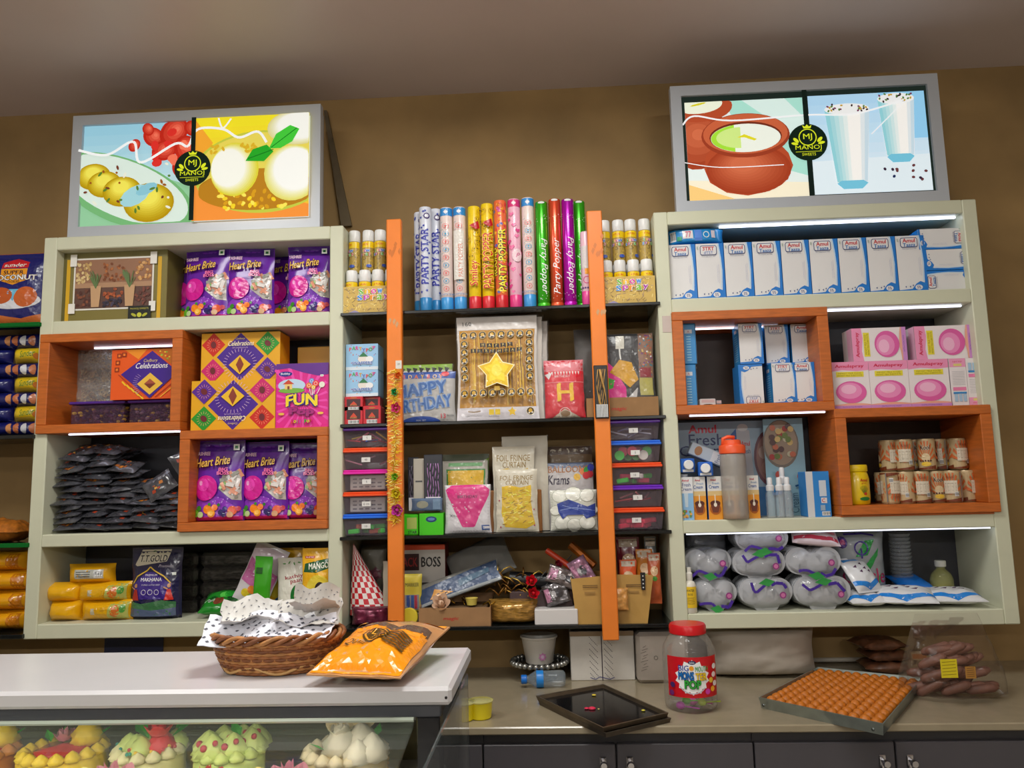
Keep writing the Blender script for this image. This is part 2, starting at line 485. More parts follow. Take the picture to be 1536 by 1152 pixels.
for ox, e, L in ((lox, LC, [(-1.30, -.78, .2, 2.356, 2), (-1.64, -1.30, .10, 2.021, 5), (-1.66, -1.27, .008, 1.7035, 5)]),
                 (rox, RC, [(.60, 1.39, .03, 2.356, 6), (.93, 1.38, .03, 2.050, 4), (.455, .80, .12, 2.020, 4), (.46, .90, .008, 1.7065, 4), (.43, 1.39, .012, 1.3215, 4)])):
    for x0, x1, y, z, st in L:
        MB().box(x0 - ox, x1 - ox, y, y + .010, z - .004 - ZB, z - ZB).build('led_strip', M((228, 234, 255), .5, emit=st), e)

# ------------------------------------------------------------------ smoked glass shelves of the middle bay and of the bay at the far left
shelf_glass = FILM((26, 30, 28), .82, .12, 0)
edge_dark = M((22, 24, 24), .2)
G1, G2, G3, G4 = 2.090, 1.708, 1.335, 1.042
for z, ordn in ((G1, 'top glass shelf of the middle bay, under the party poppers'), (G2, 'second glass shelf of the middle bay, under the gold curtain pack'),
                (G3, 'third glass shelf of the middle bay, under the stacked plastic boxes'), (G4, 'lowest glass shelf of the middle bay, under the cardboard trays')):
    e = empty('glass_shelf', (-.166, .12, z - .01), 'smoked ' + ordn, 'shelf', 'glass shelves of the middle bay')
    MB().box(-.534, .536, -.118, .148, 0, .010, .001).build('pane', shelf_glass, e)
    MB().box(-.542, .545, -.131, -.1185, -.001, .0105, .002).build('edge_trim', edge_dark, e)
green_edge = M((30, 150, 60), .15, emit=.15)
for z, lb, ec in ((2.097, 'highest glass shelf at far left with green edge, under the coconut biscuit pack', green_edge), (1.704, 'dark edged glass shelf at far left under the stacked biscuit rolls', edge_dark),
                  (1.338, 'green edged glass shelf at far left under the brown snack bag', green_edge), (1.04, 'lowest glass shelf at far left under the yellow packets', edge_dark)):
    e = empty('glass_shelf', (-2.25, .12, z - .012), lb, 'shelf', 'glass shelves at the far left')
    MB().box(-.46, .469, -.118, .148, 0, .012, .001).build('pane', shelf_glass, e)
    MB().box(-.46, .478, -.134, -.1185, -.002, .0125, .002).build('edge_trim', ec, e)
e = empty('display_cabinet', (-2.77, 0, ZB), 'cream side of the next cabinet at the far left picture edge', 'cabinet')
MB().box(-.05, .05, 0, .268, 0, ZT - ZB, .003).build('side_board', cream, e)
o = MB().box(-.47, .44, .0, .13, 0, .02, .002).build('wooden_ledge', wood, loc=(-2.25, .135, 2.375)); tag(o, 'brown wooden ledge on the wall at the far left', 'ledge')

# ------------------------------------------------------------------ orange posts
orange = M((236, 128, 40), .45, var=.06, scale=8)
for lb, xa, zb, A_ in (('orange painted post with the tinsel garland', -.5165, 1.034, None), ('orange painted post with the incense pack taped on', .168, .999, None)):
    o = MB().box(-.0255, .0255, -.028, 0, 0, 2.406 - zb, .003).build('orange_post', orange, loc=(xa, -.0125, zb)); tag(o, lb, 'post', 'orange posts')
    A = Art()
    zt = 2.406 - zb
    for k in range(10):
        random.seed(k + int(xa * 100)); x = random.uniform(.004, .044); zz = zt - random.uniform(.08, .17) if k < 7 else zt - .36 + random.uniform(-.01, .01)
        A.poly([(x, zz), (x + .006, zz + .012), (x + .012, zz + .004), (x + .005, zz - .012)], (205, 112, 40) if k < 7 else (200, 150, 100), keep=True)
    A.build('peeled_patch', lambda u, v, of: (u - .0255, -.028 - of, v), o)

# ------------------------------------------------------------------ light box signs
alu = M((184, 189, 196), .35, metal=.1)
W_, H_ = .912, .456
def sign(label, xc, art):
    e = empty('lightbox_sign', (xc, .005, ZT), label, 'sign', 'lit signs above the cabinets')
    f = .037
    MB().box(-W_ / 2 + .01, W_ / 2 - .01, .02, .075, .01, H_ - .01).build('housing', M((150, 152, 155), .5), e)
    for x0, x1, z0, z1 in ((-W_ / 2, W_ / 2, 0, f), (-W_ / 2, W_ / 2, H_ - f, H_)):
        s = 1 if z0 == 0 else -1; zo = z0 if s > 0 else z1
        MB().prism([(x0, zo), (x1, zo), (x1 - f, zo + s * f), (x0 + f, zo + s * f)], 0, .03).build('frame_rail', alu, e)
    for s in (-1, 1):
        MB().prism([(s * W_ / 2, 0), (s * W_ / 2, H_), (s * (W_ / 2 - f), H_ - f), (s * (W_ / 2 - f), f)], 0, .03).build('frame_rail', alu, e)
    p = MB().box(-W_ / 2 + f, W_ / 2 - f, .012, .02, f, H_ - f).build('lit_panel', M((225, 238, 240), .5, emit=.9), e)
    A = Art(); w, h = W_ - 2 * f, H_ - 2 * f
    art(A, w, h)
    # badge in the middle
    A.rect(w * .493, 0, w * .513, h, (18, 30, 24))
    cx, cy, r = w * .503, h * .50, .066
    dk, ye = (16, 34, 22), (225, 235, 40)
    A.ell(cx, cy, r, r, dk, 28)
    A.ring(cx, cy + .018, .029, .0035, ye)
    A.text('MJ', cx, cy + .018, .030, .026, ye, bold=.01)
    A.poly([(cx - .012, cy + .050), (cx + .012, cy + .050), (cx + .016, cy + .062), (cx + .007, cy + .056), (cx, cy + .064), (cx - .007, cy + .056), (cx - .016, cy + .062)], ye)
    for q in (-1, 1):
        A.ell(cx + q * .040, cy + .008, .012, .006, ye, 10, rot=q * .8); A.ell(cx + q * .045, cy - .004, .012, .005, ye, 10, rot=q * .2)
    A.text('MANOJ', cx, cy - .021, .088, .020, ye)
    A.rect(cx - .044, cy - .035, cx + .044, cy - .0335, ye)
    A.text('SWEETS', cx, cy - .044, .046, .010, ye)
    A.build('lit_print', lambda u, v, of: (u - w / 2, .012 - of, f + v), e, .3, emit=1.0)
    return e
def wavy(A, pts, wd, col):
    n = len(pts); out = []
    for k in range(n - 1):
        p0, p1, p2, p3 = pts[max(k - 1, 0)], pts[k], pts[k + 1], pts[min(k + 2, n - 1)]
        for i in range(6):
            t = i / 6.0
            out.append(tuple(.5 * ((2 * p1[j]) + (-p0[j] + p2[j]) * t + (2 * p0[j] - 5 * p1[j] + 4 * p2[j] - p3[j]) * t * t + (-p0[j] + 3 * p1[j] - 3 * p2[j] + p3[j]) * t ** 3) for j in (0, 1)))
    out.append(pts[-1]); A.line(out, wd, col)
def clip(pts, x0, x1, y0, y1): return [(min(x1, max(x0, x)), min(y1, max(y0, y))) for x, y in pts]
def ellpts(cx, cy, rx, ry, n=40, rot=0): 
    c, q = math.cos(rot), math.sin(rot)
    return [(cx + rx * math.cos(2 * PI * i / n) * c - ry * math.sin(2 * PI * i / n) * q, cy + rx * math.cos(2 * PI * i / n) * q + ry * math.sin(2 * PI * i / n) * c) for i in range(n)]
def mixc(a, b, t): return tuple(int(round(p + (q - p) * t)) for p, q in zip(a, b))
def gell(A, cx, cy, rx, ry, c0, c1, n=6, dx=-.22, dy=.28, box=None, rot=0, shr=.82):
    for i in range(n):
        t = i / (n - 1.0); k = 1 - shr * t; q = ellpts(cx + dx * rx * t, cy + dy * ry * t, rx * k, ry * k, 26, rot)
        A.poly(clip(q, *box) if box else q, mixc(c0, c1, t))
def bands(A, x0, y0, x1, y1, c0, c1, n=8, vert=True):
    for i in range(n):
        a, b = i / n, (i + 1) / n; c = mixc(c0, c1, (i + .5) / n)
        if vert: A.rect(x0, y0 + (y1 - y0) * a, x1, y0 + (y1 - y0) * b, c, keep=i > 0)
        else: A.rect(x0 + (x1 - x0) * a, y0, x0 + (x1 - x0) * b, y1, c, keep=i > 0)
def art_left(A, w, h):
    random.seed(3); m = w * .5
    bands(A, 0, 0, m, h, (225, 240, 235), (150, 205, 226), 10)
    A.poly([(0, h * .8), (0, h * .55), (m * .6, h * .5), (m, h * .35), (m, 0), (0, 0)], (150, 205, 160))
    for cx, cy, r in ((.62, .86, .10), (.8, .9, .14), (.72, .72, .11), (.92, .72, .13), (.88, .55, .10), (.46, .78, .06), (.97, .92, .08), (.58, .93, .06)):
        gell(A, m * cx, h * cy, m * r, h * r * .9, (196, 40, 24), (250, 120, 92), 5, .2, .2, (0, m, 0, h), cx * 9)
    for k in range(9):
        A.ell(m * random.uniform(.55, .95), h * random.uniform(.58, .92), m * .035, h * .05, random.choice([(250, 120, 90), (225, 50, 40)]), 9, rot=k)
    A.poly(clip(ellpts(m * .40, h * .32, m * .66, h * .31, 40, -.42), 0, m * .985, .0, h), (120, 185, 120))
    A.poly(clip(ellpts(m * .40, h * .345, m * .60, h * .27, 40, -.42), 0, m * .97, .004, h), (222, 238, 226))
    for cx, cy, r in ((.12, .48, .15), (.22, .40, .15), (.38, .32, .17), (.62, .2, .22)):
        gell(A, m * cx, h * cy, m * r, h * r * .86, (186, 150, 8), (246, 232, 90), 9, -.05, .3, (0, m, .004, h), shr=.6)
    A.ell(m * .5, h * .27, m * .14, h * .09, (165, 215, 222), 12, rot=.5); A.ell(m * .6, h * .33, m * .10, h * .05, (140, 200, 215), 10, rot=.4)
    for k in range(26):
        A.ell(m * random.uniform(.05, .8), h * random.uniform(.1, .62), m * random.uniform(.01, .03), h * .012, random.choice([(120, 60, 40), (160, 90, 30), (90, 130, 50), (240, 240, 220)]), 7, rot=random.uniform(0, 3), keep=k > 0)
    x0 = m * 1.03
    bands(A, m, 0, w, h, (250, 190, 60), (248, 232, 40), 10)
    A.poly([(m, 0), (w, 0), (w, h * .12), (m + .05, h * .35), (m, h * .5)], (250, 150, 60))
    A.poly([(m, h * .45), (m + .07, h * .75), (m, h)], (250, 170, 50))
    A.poly(clip(ellpts(w * .80, h * .45, w * .30, h * .40, 44), x0, w, .012, h * .97), (200, 205, 70))
    A.poly(clip(ellpts(w * .80, h * .46, w * .285, h * .37, 44), x0 + .006, w, .02, h * .95), (236, 216, 90))
    A.poly(clip(ellpts(w * .78, h * .28, w * .26, h * .2, 40), x0 + .01, w, .02, h), (190, 130, 30))
    for k in range(46):
        A.ell(w * random.uniform(.60, .95), h * random.uniform(.1, .3), w * .012, h * .018, random.choice([(250, 215, 40), (220, 160, 30), (255, 235, 90)]), 7, rot=k, keep=k > 0)
    gell(A, w * .68, h * .48, w * .105, h * .26, (226, 214, 60), (254, 253, 240), 8, -.24, .06, shr=.3)
    gell(A, w * .95, h * .86, w * .13, h * .17, (226, 218, 150), (254, 253, 244), 7, .1, .1, (x0, w, 0, h), shr=.25)
    gell(A, w * .93, h * .42, w * .12, h * .27, (230, 222, 110), (255, 254, 246), 8, .1, .12, (0, w, 0, h), shr=.25)
    for k in range(18):
        A.ell(w * random.uniform(.58, .78), h * random.uniform(.64, .72), w * .012, h * .014, (225, 180, 40), 6, rot=k, keep=k > 0)
    g1, g2 = (40, 170, 40), (70, 205, 60)
    A.poly([(w * .73, h * .55), (w * .76, h * .66), (w * .82, h * .70), (w * .85, h * .63), (w * .81, h * .54)], g1)
    A.poly([(w * .83, h * .66), (w * .86, h * .80), (w * .92, h * .88), (w * .96, h * .84), (w * .93, h * .72), (w * .88, h * .66)], g2)
    A.line([(w * .74, h * .57), (w * .85, h * .65)], .003, (20, 120, 30)); A.line([(w * .84, h * .67), (w * .95, h * .85)], .003, (20, 130, 30))
    wh = (252, 252, 250)
    wavy(A, [(0, h * .73), (m * .25, h * .67), (m * .48, h * .79), (m * .55, h * .58), (m * .85, h * .75), (w * .48, h * .72), (w * .52, h * .88), (w * .63, h * .87), (w * .70, h * .78), (w * .78, h * .83), (w * .82, h * .72)], .009, wh)
    wavy(A, [(w * .61, h * .98), (w * .63, h * .88), (w * .665, h * .97)], .006, wh)
def art_right(A, w, h):
    random.seed(5); m = w * .5
    A.rect(0, 0, w, h, (30, 42, 36)); b = .012; h0 = .004; h1 = h - .022
    A.rect(b, h0, m, h1, (236, 246, 240))
    A.poly([(m * .35, h1), (m, h1), (m, h * .2), (m * .6, h * .35)], (176, 232, 215)); A.poly([(m * .5, h1), (m * .85, h1), (m, h * .75), (m, h * .5)], (225, 246, 238))
    A.poly([(b, h0), (m, h0), (m, h * .14), (b, h * .2)], (255, 244, 214)); A.poly([(b, h0), (m * .4, h0), (b, h * .16)], (255, 210, 130))
    pot, pot2, rim = (186, 78, 44), (206, 100, 62), (160, 62, 36)
    gell(A, m * .1, h * .6, m * .3, h * .3, (170, 66, 36), (216, 112, 74), 5, .1, .1, (b, m, h0, h1)); A.poly(clip(ellpts(m * .14, h * .9, m * .28, h * .15, 30), b, m, h0, h1), pot)
    A.poly(clip(ellpts(m * .12, h * .93, m * .22, h * .1, 30), b, m, h0, h1), (246, 250, 225)); A.ell(m * .14, h * .92, m * .07, h * .01, (225, 215, 40), 8, rot=.2)
    A.poly([(m * .16, h * .30), (m * .20, h * .17), (m * .33, h * .07), (m * .5, h * .035), (m * .68, h * .07), (m * .83, h * .17), (m * .88, h * .30), (m * .85, h * .42), (m * .76, h * .54), (m * .26, h * .54), (m * .18, h * .42)], pot)
    gell(A, m * .52, h * .28, m * .345, h * .235, (170, 64, 34), (216, 112, 74), 10, -.12, .2, shr=.7)
    A.ell(m * .51, h * .60, m * .36, h * .21, rim, 36); A.ell(m * .51, h * .615, m * .345, h * .19, pot2, 36); A.ell(m * .51, h * .585, m * .295, h * .145, (120, 48, 28), 34)
    A.ell(m * .51, h * .575, m * .285, h * .135, (246, 250, 236), 34); A.poly(clip(ellpts(m * .51, h * .575, m * .283, h * .133, 34), 0, m * .42, 0, h), (170, 230, 60)); A.poly(clip(ellpts(m * .47, h * .58, m * .2, h * .10, 34), 0, m * .47, 0, h), (215, 242, 140))
    A.poly([(m * .44, h * .58), (m * .5, h * .61), (m * .6, h * .56), (m * .58, h * .545), (m * .5, h * .58)], (232, 222, 40))
    bands(A, m + .014, h0, w - b, h1, (236, 246, 250), (176, 218, 246), 10); A.poly([(m + .014, h0), (w - b, h0), (w - b, h * .35), (m + .014, h * .32)], (232, 245, 250))
    A.poly([(w * .86, h * .5), (w - b, h * .5), (w - b, h1), (w * .8, h1)], (150, 210, 245))
    def glass(cx, top, bot, wt, wb):
        A.poly([(cx - wb, bot + .02), (cx - wb * .6, bot), (cx + wb * .6, bot), (cx + wb, bot + .02), (cx + wt, top), (cx - wt, top)], (240, 246, 250))
        for i in range(10):
            a, q = -1 + i * .2, -.8 + i * .2
            A.poly([(cx + a * wb * .97, bot + .025), (cx + q * wb * .97, bot + .025), (cx + q * wt, top), (cx + a * wt, top)], mixc((150, 214, 222), (255, 251, 244), min(1, i / 5.0)) if i < 8 else mixc((255, 251, 244), (206, 226, 236), (i - 7) / 2), keep=i > 0)
        A.poly([(cx - wb, bot + .02), (cx - wb * .6, bot), (cx + wb * .6, bot), (cx + wb, bot + .02), (cx + wb * .7, bot + .03), (cx - wb * .7, bot + .03)], (120, 200, 225))
        A.ell(cx, top, wt, .02, (246, 246, 244), 20)
        for k in range(22): A.ell(cx + random.uniform(-.9, .9) * wt, top + random.uniform(-.01, .018), .005, .0035, random.choice([(60, 40, 40), (90, 130, 60), (120, 60, 90), (200, 160, 60)]), 6, rot=k, keep=k > 0)
    glass(w * .87, h * .88, h * .28, .062, .046); glass(w * .67, h * .80, h * .05, .076, .052)
    for k in range(11): A.ell(w * random.uniform(.78, .97), h * random.uniform(.08, .25), .006, .005, random.choice([(40, 50, 90), (110, 60, 60), (60, 40, 60)]), 7, rot=k, keep=k > 0)
    wh = (253, 253, 253)
    wavy(A, [(.0, h * .72), (m * .1, h * .80), (m * .4, h * .74), (m, h * .76), (w * .7, h * .75), (w * .9, h * .86)], .006, wh)
    A.line([(w * .76, h * .55), (w * .9, h * .84)], .0035, wh); wavy(A, [(0, h * .36), (m * .3, h * .30), (m * .8, h * .30)], .003, wh)
sign('lit sign on the left cabinet showing yellow sweets and white milk balls', -1.243, art_left)
sign('lit sign on the right cabinet showing a clay pot and milkshakes', .908, art_right)
a = P(487, 168, .262); b = P(521, 333, .262)
o = MB().prism([(a.x, a.z), (a.x + .012, a.z), (b.x + .02, b.z - .02), (b.x - .02, b.z - .02)], .248, .262).build('wall_strip', M((100, 86, 62), .6, var=.1)); tag(o, 'thin dark strip slanting on the wall beside the left lit sign', 'wall_strip')  # thin dark strip slanting down the wall beside the sign
# ------------------------------------------------------------------ rear worktop and its base cabinets
CT = .854; CY = -.413
ctop = M((152, 140, 116), .16, var=.05, scale=25)
o = MB().box(-2.7, 2.7, CY, .262, 0, .020, .003).build('worktop', ctop, loc=(0, 0, CT - .020)); tag(o, 'long beige stone worktop running under the wall cabinets', 'worktop')
grey = M((74, 71, 76), .4, var=.04, scale=10)
xs = [P(px, 1130, CY + .02).x for px in (725, 924, 1130, 1341)]
dw = xs[1] - xs[0]
units = [(xs[0] - 2 * dw - .04 - .9, xs[0] - dw - .09, None), (xs[0], xs[2], xs[1]), (xs[2], xs[2] + 2 * dw + .004, xs[3]), (xs[2] + 2 * dw + .004, 2.6, None)]
units = [(xs[0] - .07, xs[0], None)] + units[1:3] + [(xs[2] + 2 * dw + .004, xs[2] + 4 * dw, xs[2] + 3 * dw)]
lbs = ['narrow grey filler cabinet below the worktop beside the cake counter', 'grey base cabinet with two doors below the black trays', 'grey base cabinet with two doors below the tray of orange sweets', 'grey base cabinet at the far right end of the worktop']
for (a, b, mid), lb in zip(units, lbs):
    e = empty('base_cabinet', ((a + b) / 2, CY + .03, -.05), lb, 'cabinet', 'base cabinets under the worktop'); ox = (a + b) / 2
    MB().box(a - ox, b - ox, .0, .6, 0, CT - .020 + .05, .002).build('body', M((58, 56, 58), .5), e)
    H0 = CT - .020 + .05 - .028
    ds = [(a, b)] if mid is None else [(a, mid), (mid, b)]
    for k, (p, q) in enumerate(ds):
        dr = MB().box(p - ox + .002, q - ox - .002, -.02, 0, .1, H0, .002).build('door', grey, e)
        if mid is not None:
            hx = (q - .035 if k == 0 else p + .035) - ox
            hz = H0 - .055
            hd = MB(); hd.box(hx - .009, hx + .009, -.024, -.02, hz - .024, hz + .024, .002); hd.lathe([(.0065, 0), (.0065, .018), (.010, .022), (.008, .030)], 12, tf=Matrix.Translation((hx, -.022, hz + .01)) @ Matrix.Rotation(PI / 2, 4, 'X'))
            hd.tube([(hx, -.03, hz + .005), (hx, -.042, hz - .01), (hx, -.03, hz - .02)], .004)
            hd.build('handle', M((210, 210, 215), .15, metal=1), dr, smooth='auto')

# ------------------------------------------------------------------ cake counter with white top in front
GLASS = FILM((190, 210, 190), .03, .02, 0)
GLASS.node_tree.nodes['Math'].inputs[1].default_value = .12
ST = 1.16; SY0, SY1 = -1.208, -.890; SXR = -.182
white = M((208, 206, 208), .22, var=.02, scale=6)
e = empty('cake_counter', (-1.2, -1.05, -.05), 'white topped glass cake counter in the left foreground', 'display counter')
T0 = (1.2, 1.05, .05)
def part(n, m, x0, x1, y0, y1, z0, z1, c=.002, par=None):
    return MB().box(x0 + T0[0], x1 + T0[0], y0 + T0[1], y1 + T0[1], z0 + T0[2], z1 + T0[2], c).build(n, m, par or e)
part('counter_top', white, -2.6, SXR, SY0, SY1, ST - .030, ST, .006)
blk = M((28, 28, 32), .2)
part('lintel', M((70, 72, 78), .35), -2.6, SXR - .02, SY0 + .012, SY1, ST - .052, ST - .031)
part('back_panel', M((92, 84, 52), .35), -2.6, SXR - .05, -.90, -.885, .9, ST - .052)
part('floor_panel', M((190, 188, 180), .4), -2.6, SXR - .05, -1.62, -.90, .925, .94)
part('base', M((60, 60, 64), .4), -2.6, SXR - .05, -1.62, -.9, -.05, .924)
part('back_post', blk, SXR - .062, SXR - .022, -.93, -.885, -.05, ST - .031)
part('end_post', blk, SXR - .062, SXR - .022, SY0 + .015, SY0 + .055, .94, ST - .052)
g = MB()
prof = [(SY0 + .008, ST - .050), (SY0 - .03, ST - .058), (-1.40, ST - .085), (-1.50, ST - .11), (-1.57, ST - .15), (-1.605, ST - .20), (-1.615, .94)]
xl, xr = -2.6, -.245
vs = []; fs = []
for x in (xl, xr):
    for yy, zz in prof: vs += [(x + T0[0], yy + T0[1], zz + T0[2]), (x + T0[0], yy + T0[1] + .004, zz + T0[2] - .006)]
n = len(prof) * 2
for k in range(len(prof) - 1):
    a = 2 * k; fs += [(a, a + 2, n + a + 2, n + a), (a + 1, n + a + 1, n + a + 3, a + 3), (a, a + 1, a + 3, a + 2), (n + a, n + a + 2, n + a + 3, n + a + 1)]
fs.append((0, n, n + 1, 1))
g.add(vs, fs); g.build('front_glass', GLASS, e, smooth='auto')
MB().tube([(xl + T0[0], SY0 - .006 + T0[1], ST - .050 + T0[2]), (xr + T0[0], SY0 - .006 + T0[1], ST - .050 + T0[2])], .004).build('glass_edge', M((170, 180, 165), .15), e)
part('end_glass', FILM((120, 130, 130), .35, .03, 0), SXR - .012, SXR - .006, -1.5, SY1 - .01, .3, ST - .05)
part('case_light', M((255, 250, 235), .5, emit=14), -2.4, -.3, SY0 + .03, SY0 + .045, ST - .058, ST - .0525)
# screw on slab end
o = MB().lathe([(.0025, 0), (.002, .002)], 10).build('screw', blk, e, loc=(SXR - .009 + T0[0], SY0 + T0[1], ST - .017 + T0[2]), rot=(PI / 2, 0, 0))

def ros(mb, c, r, h, mi=0, turns=7, seg=30):
    """piped rosette: fluted swirl"""
    prof = [(r * .75, 0), (r, h * .15), (r * .92, h * .4), (r * .62, h * .68), (r * .3, h * .88), (.0008, h)]
    mb.lathe(prof, seg, c, mi, wob=lambda a, k: 1 + .17 * math.cos(turns * (a + k * .45)))
def rose(mb, c, r, mi=0):
    for ring, (n, rr, tilt, hh) in enumerate(((5, r, .95, .8), (5, r * .68, .6, 1.0), (3, r * .38, .25, 1.15))):
        for k in range(n):
            a = 2 * PI * k / n + ring * .6
            pts = []; fs = []
            for j in range(4):
                s = j / 3
                for i in range(5):
                    q = (i / 4 - .5) * 1.5
                    rad = rr * (.35 + tilt * .55 * s ** .8) + r * .08 * math.cos(q * 2)
                    wv = math.sin(PI * (.25 + .6 * s))
                    pts.append((c[0] + rad * math.cos(a + q * wv), c[1] + rad * math.sin(a + q * wv), c[2] + r * hh * s * (1 - .25 * abs(q)) ))
            for j in range(3):
                for i in range(4): fs.append((j * 5 + i, j * 5 + i + 1, j * 5 + i + 6, j * 5 + i + 5))
            mb.add(pts, fs, mi)
    mb.ball((c[0], c[1], c[2] + r * .5), r * .3, 8, 5, mi)
def leaf(mb, p, ang, L, wd, up, mi=0):
    c, s = math.cos(ang), math.sin(ang)
    pts = [(0, 0, 0), (L * .4, wd / 2, up * .5), (L * .4, 0, up * .35), (L * .4, -wd / 2, up * .5), (L, 0, up)]
    pts = [(p[0] + x * c - y * s, p[1] + x * s + y * c, p[2] + z) for x, y, z in pts]
    mb.add(pts, [(0, 2, 1), (0, 3, 2), (1, 2, 4), (2, 3, 4)], mi)
CF = .94
def cake(label, px, py, ztop, dia, base, ringc, deco):
    c = Pz(px, py, ztop); hb = ztop - CF
    e2 = empty('cream_cake', (c.x, c.y, CF), label, 'cake', 'cream cakes in the counter')
    r = dia / 2
    MB().lathe([(r * 1.02, 0), (r * 1.04, .003), (r * 1.02, .005)], 32).build('cake_board', M((225, 200, 120), .3, metal=.4), e2, smooth='auto')
    MB().lathe([(r * .98, .005), (r, .02), (r, hb - .008), (r * .96, hb), (.001, hb + .002)], 36, wob=lambda a, k: 1 + .012 * math.cos(24 * a)).build('sponge', M(base, .5), e2, smooth=True)
    m = MB(); nr = int(2 * PI * r * .88 / .026)
    for k in range(nr):
        a = 2 * PI * k / nr; ros(m, (r * .86 * math.cos(a), r * .86 * math.sin(a), hb), .0145, .020, 0, 5, 20)
    m.build('cream_border', M(ringc, .5), e2, smooth=True)
    deco(e2, r, hb)
    return e2
red, grn, ylw, cr, lg, pk = (205, 26, 34), (60, 190, 40), (240, 205, 30), (240, 236, 205), (214, 232, 130), (225, 150, 165)
def d_leaves(e2, pts, col=grn):
    m = MB()
    for x, y, z, a, L in pts: leaf(m, (x, y, z), a, L * .85, L * .5, L * .5)
    m.build('green_leaves', M(col, .4), e2)
def deco_a(e2, r, hb):
    MB().lathe([(r * .62, hb), (r * .6, hb + .012), (.001, hb + .018)], 24, wob=lambda a, k: 1 + .08 * math.cos(5 * a)).build('red_jelly', M((200, 24, 20), .15), e2, smooth=True)
    m = MB(); ros(m, (r * .45, .02, hb + .012), .028, .05); ros(m, (r * .15, .05, hb + .01), .022, .035); m.build('yellow_rose', M(ylw, .5), e2, smooth=True)
    m = MB(); rose(m, (-r * .15, .02, hb + .018), .022); m.build('pink_rose', M(pk, .5), e2, smooth=True)
    d_leaves(e2, [(-r * .5, .02, hb + .015, 2.4, .035), (-r * .4, .03, hb + .015, 1.7, .035), (r * .65, .01, hb + .02, .8, .04), (r * .6, .02, hb + .015, 1.6, .035), (.01, .04, hb + .02, 1.2, .03)])
def deco_b(e2, r, hb):
    m = MB(); rose(m, (r * .35, -.01, hb + .036), .03); ros(m, (r * .35, 0, hb), .028, .045); m.build('red_rose', M((225, 30, 44), .45), e2, smooth=True)
    m = MB()
    for x, y in ((-.6, 0), (-.3, .35), (-.35, -.1), (-.05, .3), (-.1, -.3), (.6, .4)): ros(m, (r * x, r * y, hb), .024, .038)
    m.build('cream_swirl', M(lg, .5), e2, smooth=True)
    d_leaves(e2, [(r * .05, -.01, hb + .03, 2.6, .06), (r * .1, .02, hb + .03, 1.9, .06), (r * .65, .0, hb + .03, .6, .055), (r * .5, .03, hb + .03, 1.1, .05)])
    m = MB(); random.seed(2)
    for k in range(26):
        a = random.uniform(0, 6.28); q = random.uniform(.5, .95) * r; m.ball((q * math.cos(a), q * math.sin(a), hb + .018), .0035, 6, 4, k % 3)
    m.build('sugar_pearls', [M((205, 40, 60), .4), M((40, 150, 130), .4), M((240, 200, 60), .4)], e2)
def deco_c(e2, r, hb):
    m = MB(); d = MB(); random.seed(4)
    for k, (x, y) in enumerate(((-.6, -.1), (-.35, .4), (-.1, 0), (.2, .45), (.25, -.35), (.6, .1), (-.3, -.5), (.55, .55))):
        ros(m, (r * x, r * y, hb), .028, .045, 0, 9)
        d.ball((r * x - .008, r * y - .022, hb + .026), .0065, 8, 5); d.ball((r * x + .012, r * y - .018, hb + .034), .0055, 8, 5)
    m.build('pale_green_cone', M(lg, .5), e2, smooth=True); d.build('red_dots', M((190, 40, 60), .4), e2, smooth=True)
    d_leaves(e2, [(r * .0, .03, hb + .03, .9, .06), (-r * .2, .05, hb + .03, 2.0, .05), (r * .3, .0, hb + .03, 2.4, .045)])
def deco_d(e2, r, hb):
    m = MB()
    for x, y, q in ((-.1, 0, .034), (.35, .15, .034), (.75, -.4, .03), (.45, -.6, .026)): ros(m, (r * x, r * y, hb), q, q * 1.6, 0, 6)
    rose(m, (-.01, 0, hb + .03), .024); m.build('white_rose', M((240, 232, 205), .5), e2, smooth=True)
    m = MB()
    for x, y, z, t in ((-.25, .45, .05, .3), (.35, .5, .06, -.2)): m.lathe([(.0005, -.003), (.026, -.002), (.028, .002), (.0005, .003)], 18, tf=Matrix.Translation((r * x, r * y, hb + z)) @ Matrix.Rotation(1.2, 4, 'X') @ Matrix.Rotation(t, 4, 'Y'))
    m.build('wafer_disc', M((225, 205, 150), .5), e2, smooth='auto')
    d_leaves(e2, [(-r * .4, -.02, hb + .012, 3.6, .035), (r * .1, -.02, hb + .01, 1.0, .05), (r * .2, -.03, hb + .01, .3, .045), (r * .65, .03, hb + .02, 1.5, .035)])
    m = MB(); random.seed(9)
    for k in range(60):
        a = random.uniform(0, 6.28); m.ball((r * 1.0 * math.cos(a), r * 1.0 * math.sin(a), random.uniform(.01, hb)), .004, 5, 4)
    nn = m.build('chopped_nuts', M((190, 150, 90), .6), e2); nn['kind'] = 'stuff'
def deco_p(e2, r, hb):
    m = MB(); rose(m, (0, .0, hb), .045); rose(m, (.055, .01, hb), .03); m.build('pink_rose', M(pk, .5), e2, smooth=True)
    m = MB(); ros(m, (-.06, .02, hb), .03, .035); m.build('yellow_rose', M((235, 215, 110), .5), e2, smooth=True)
    d_leaves(e2, [(-.03, .02, hb, 2.5, .05), (.09, .01, hb, .5, .05)])
def deco_r(e2, r, hb):
    m = MB(); rose(m, (.0, .0, hb), .04); m.build('red_rose', M((215, 50, 50), .45), e2, smooth=True)
    m = MB(); ros(m, (-.055, .01, hb), .03, .035); ros(m, (.06, .0, hb), .026, .03); m.build('yellow_rose', M((245, 215, 90), .5), e2, smooth=True)
    d_leaves(e2, [(.03, .02, hb, .6, .05)])
cake('yellow cream cake with glossy red jelly centre and green leaves', 95, 1130, 1.005, .155, ylw, ylw, deco_a)
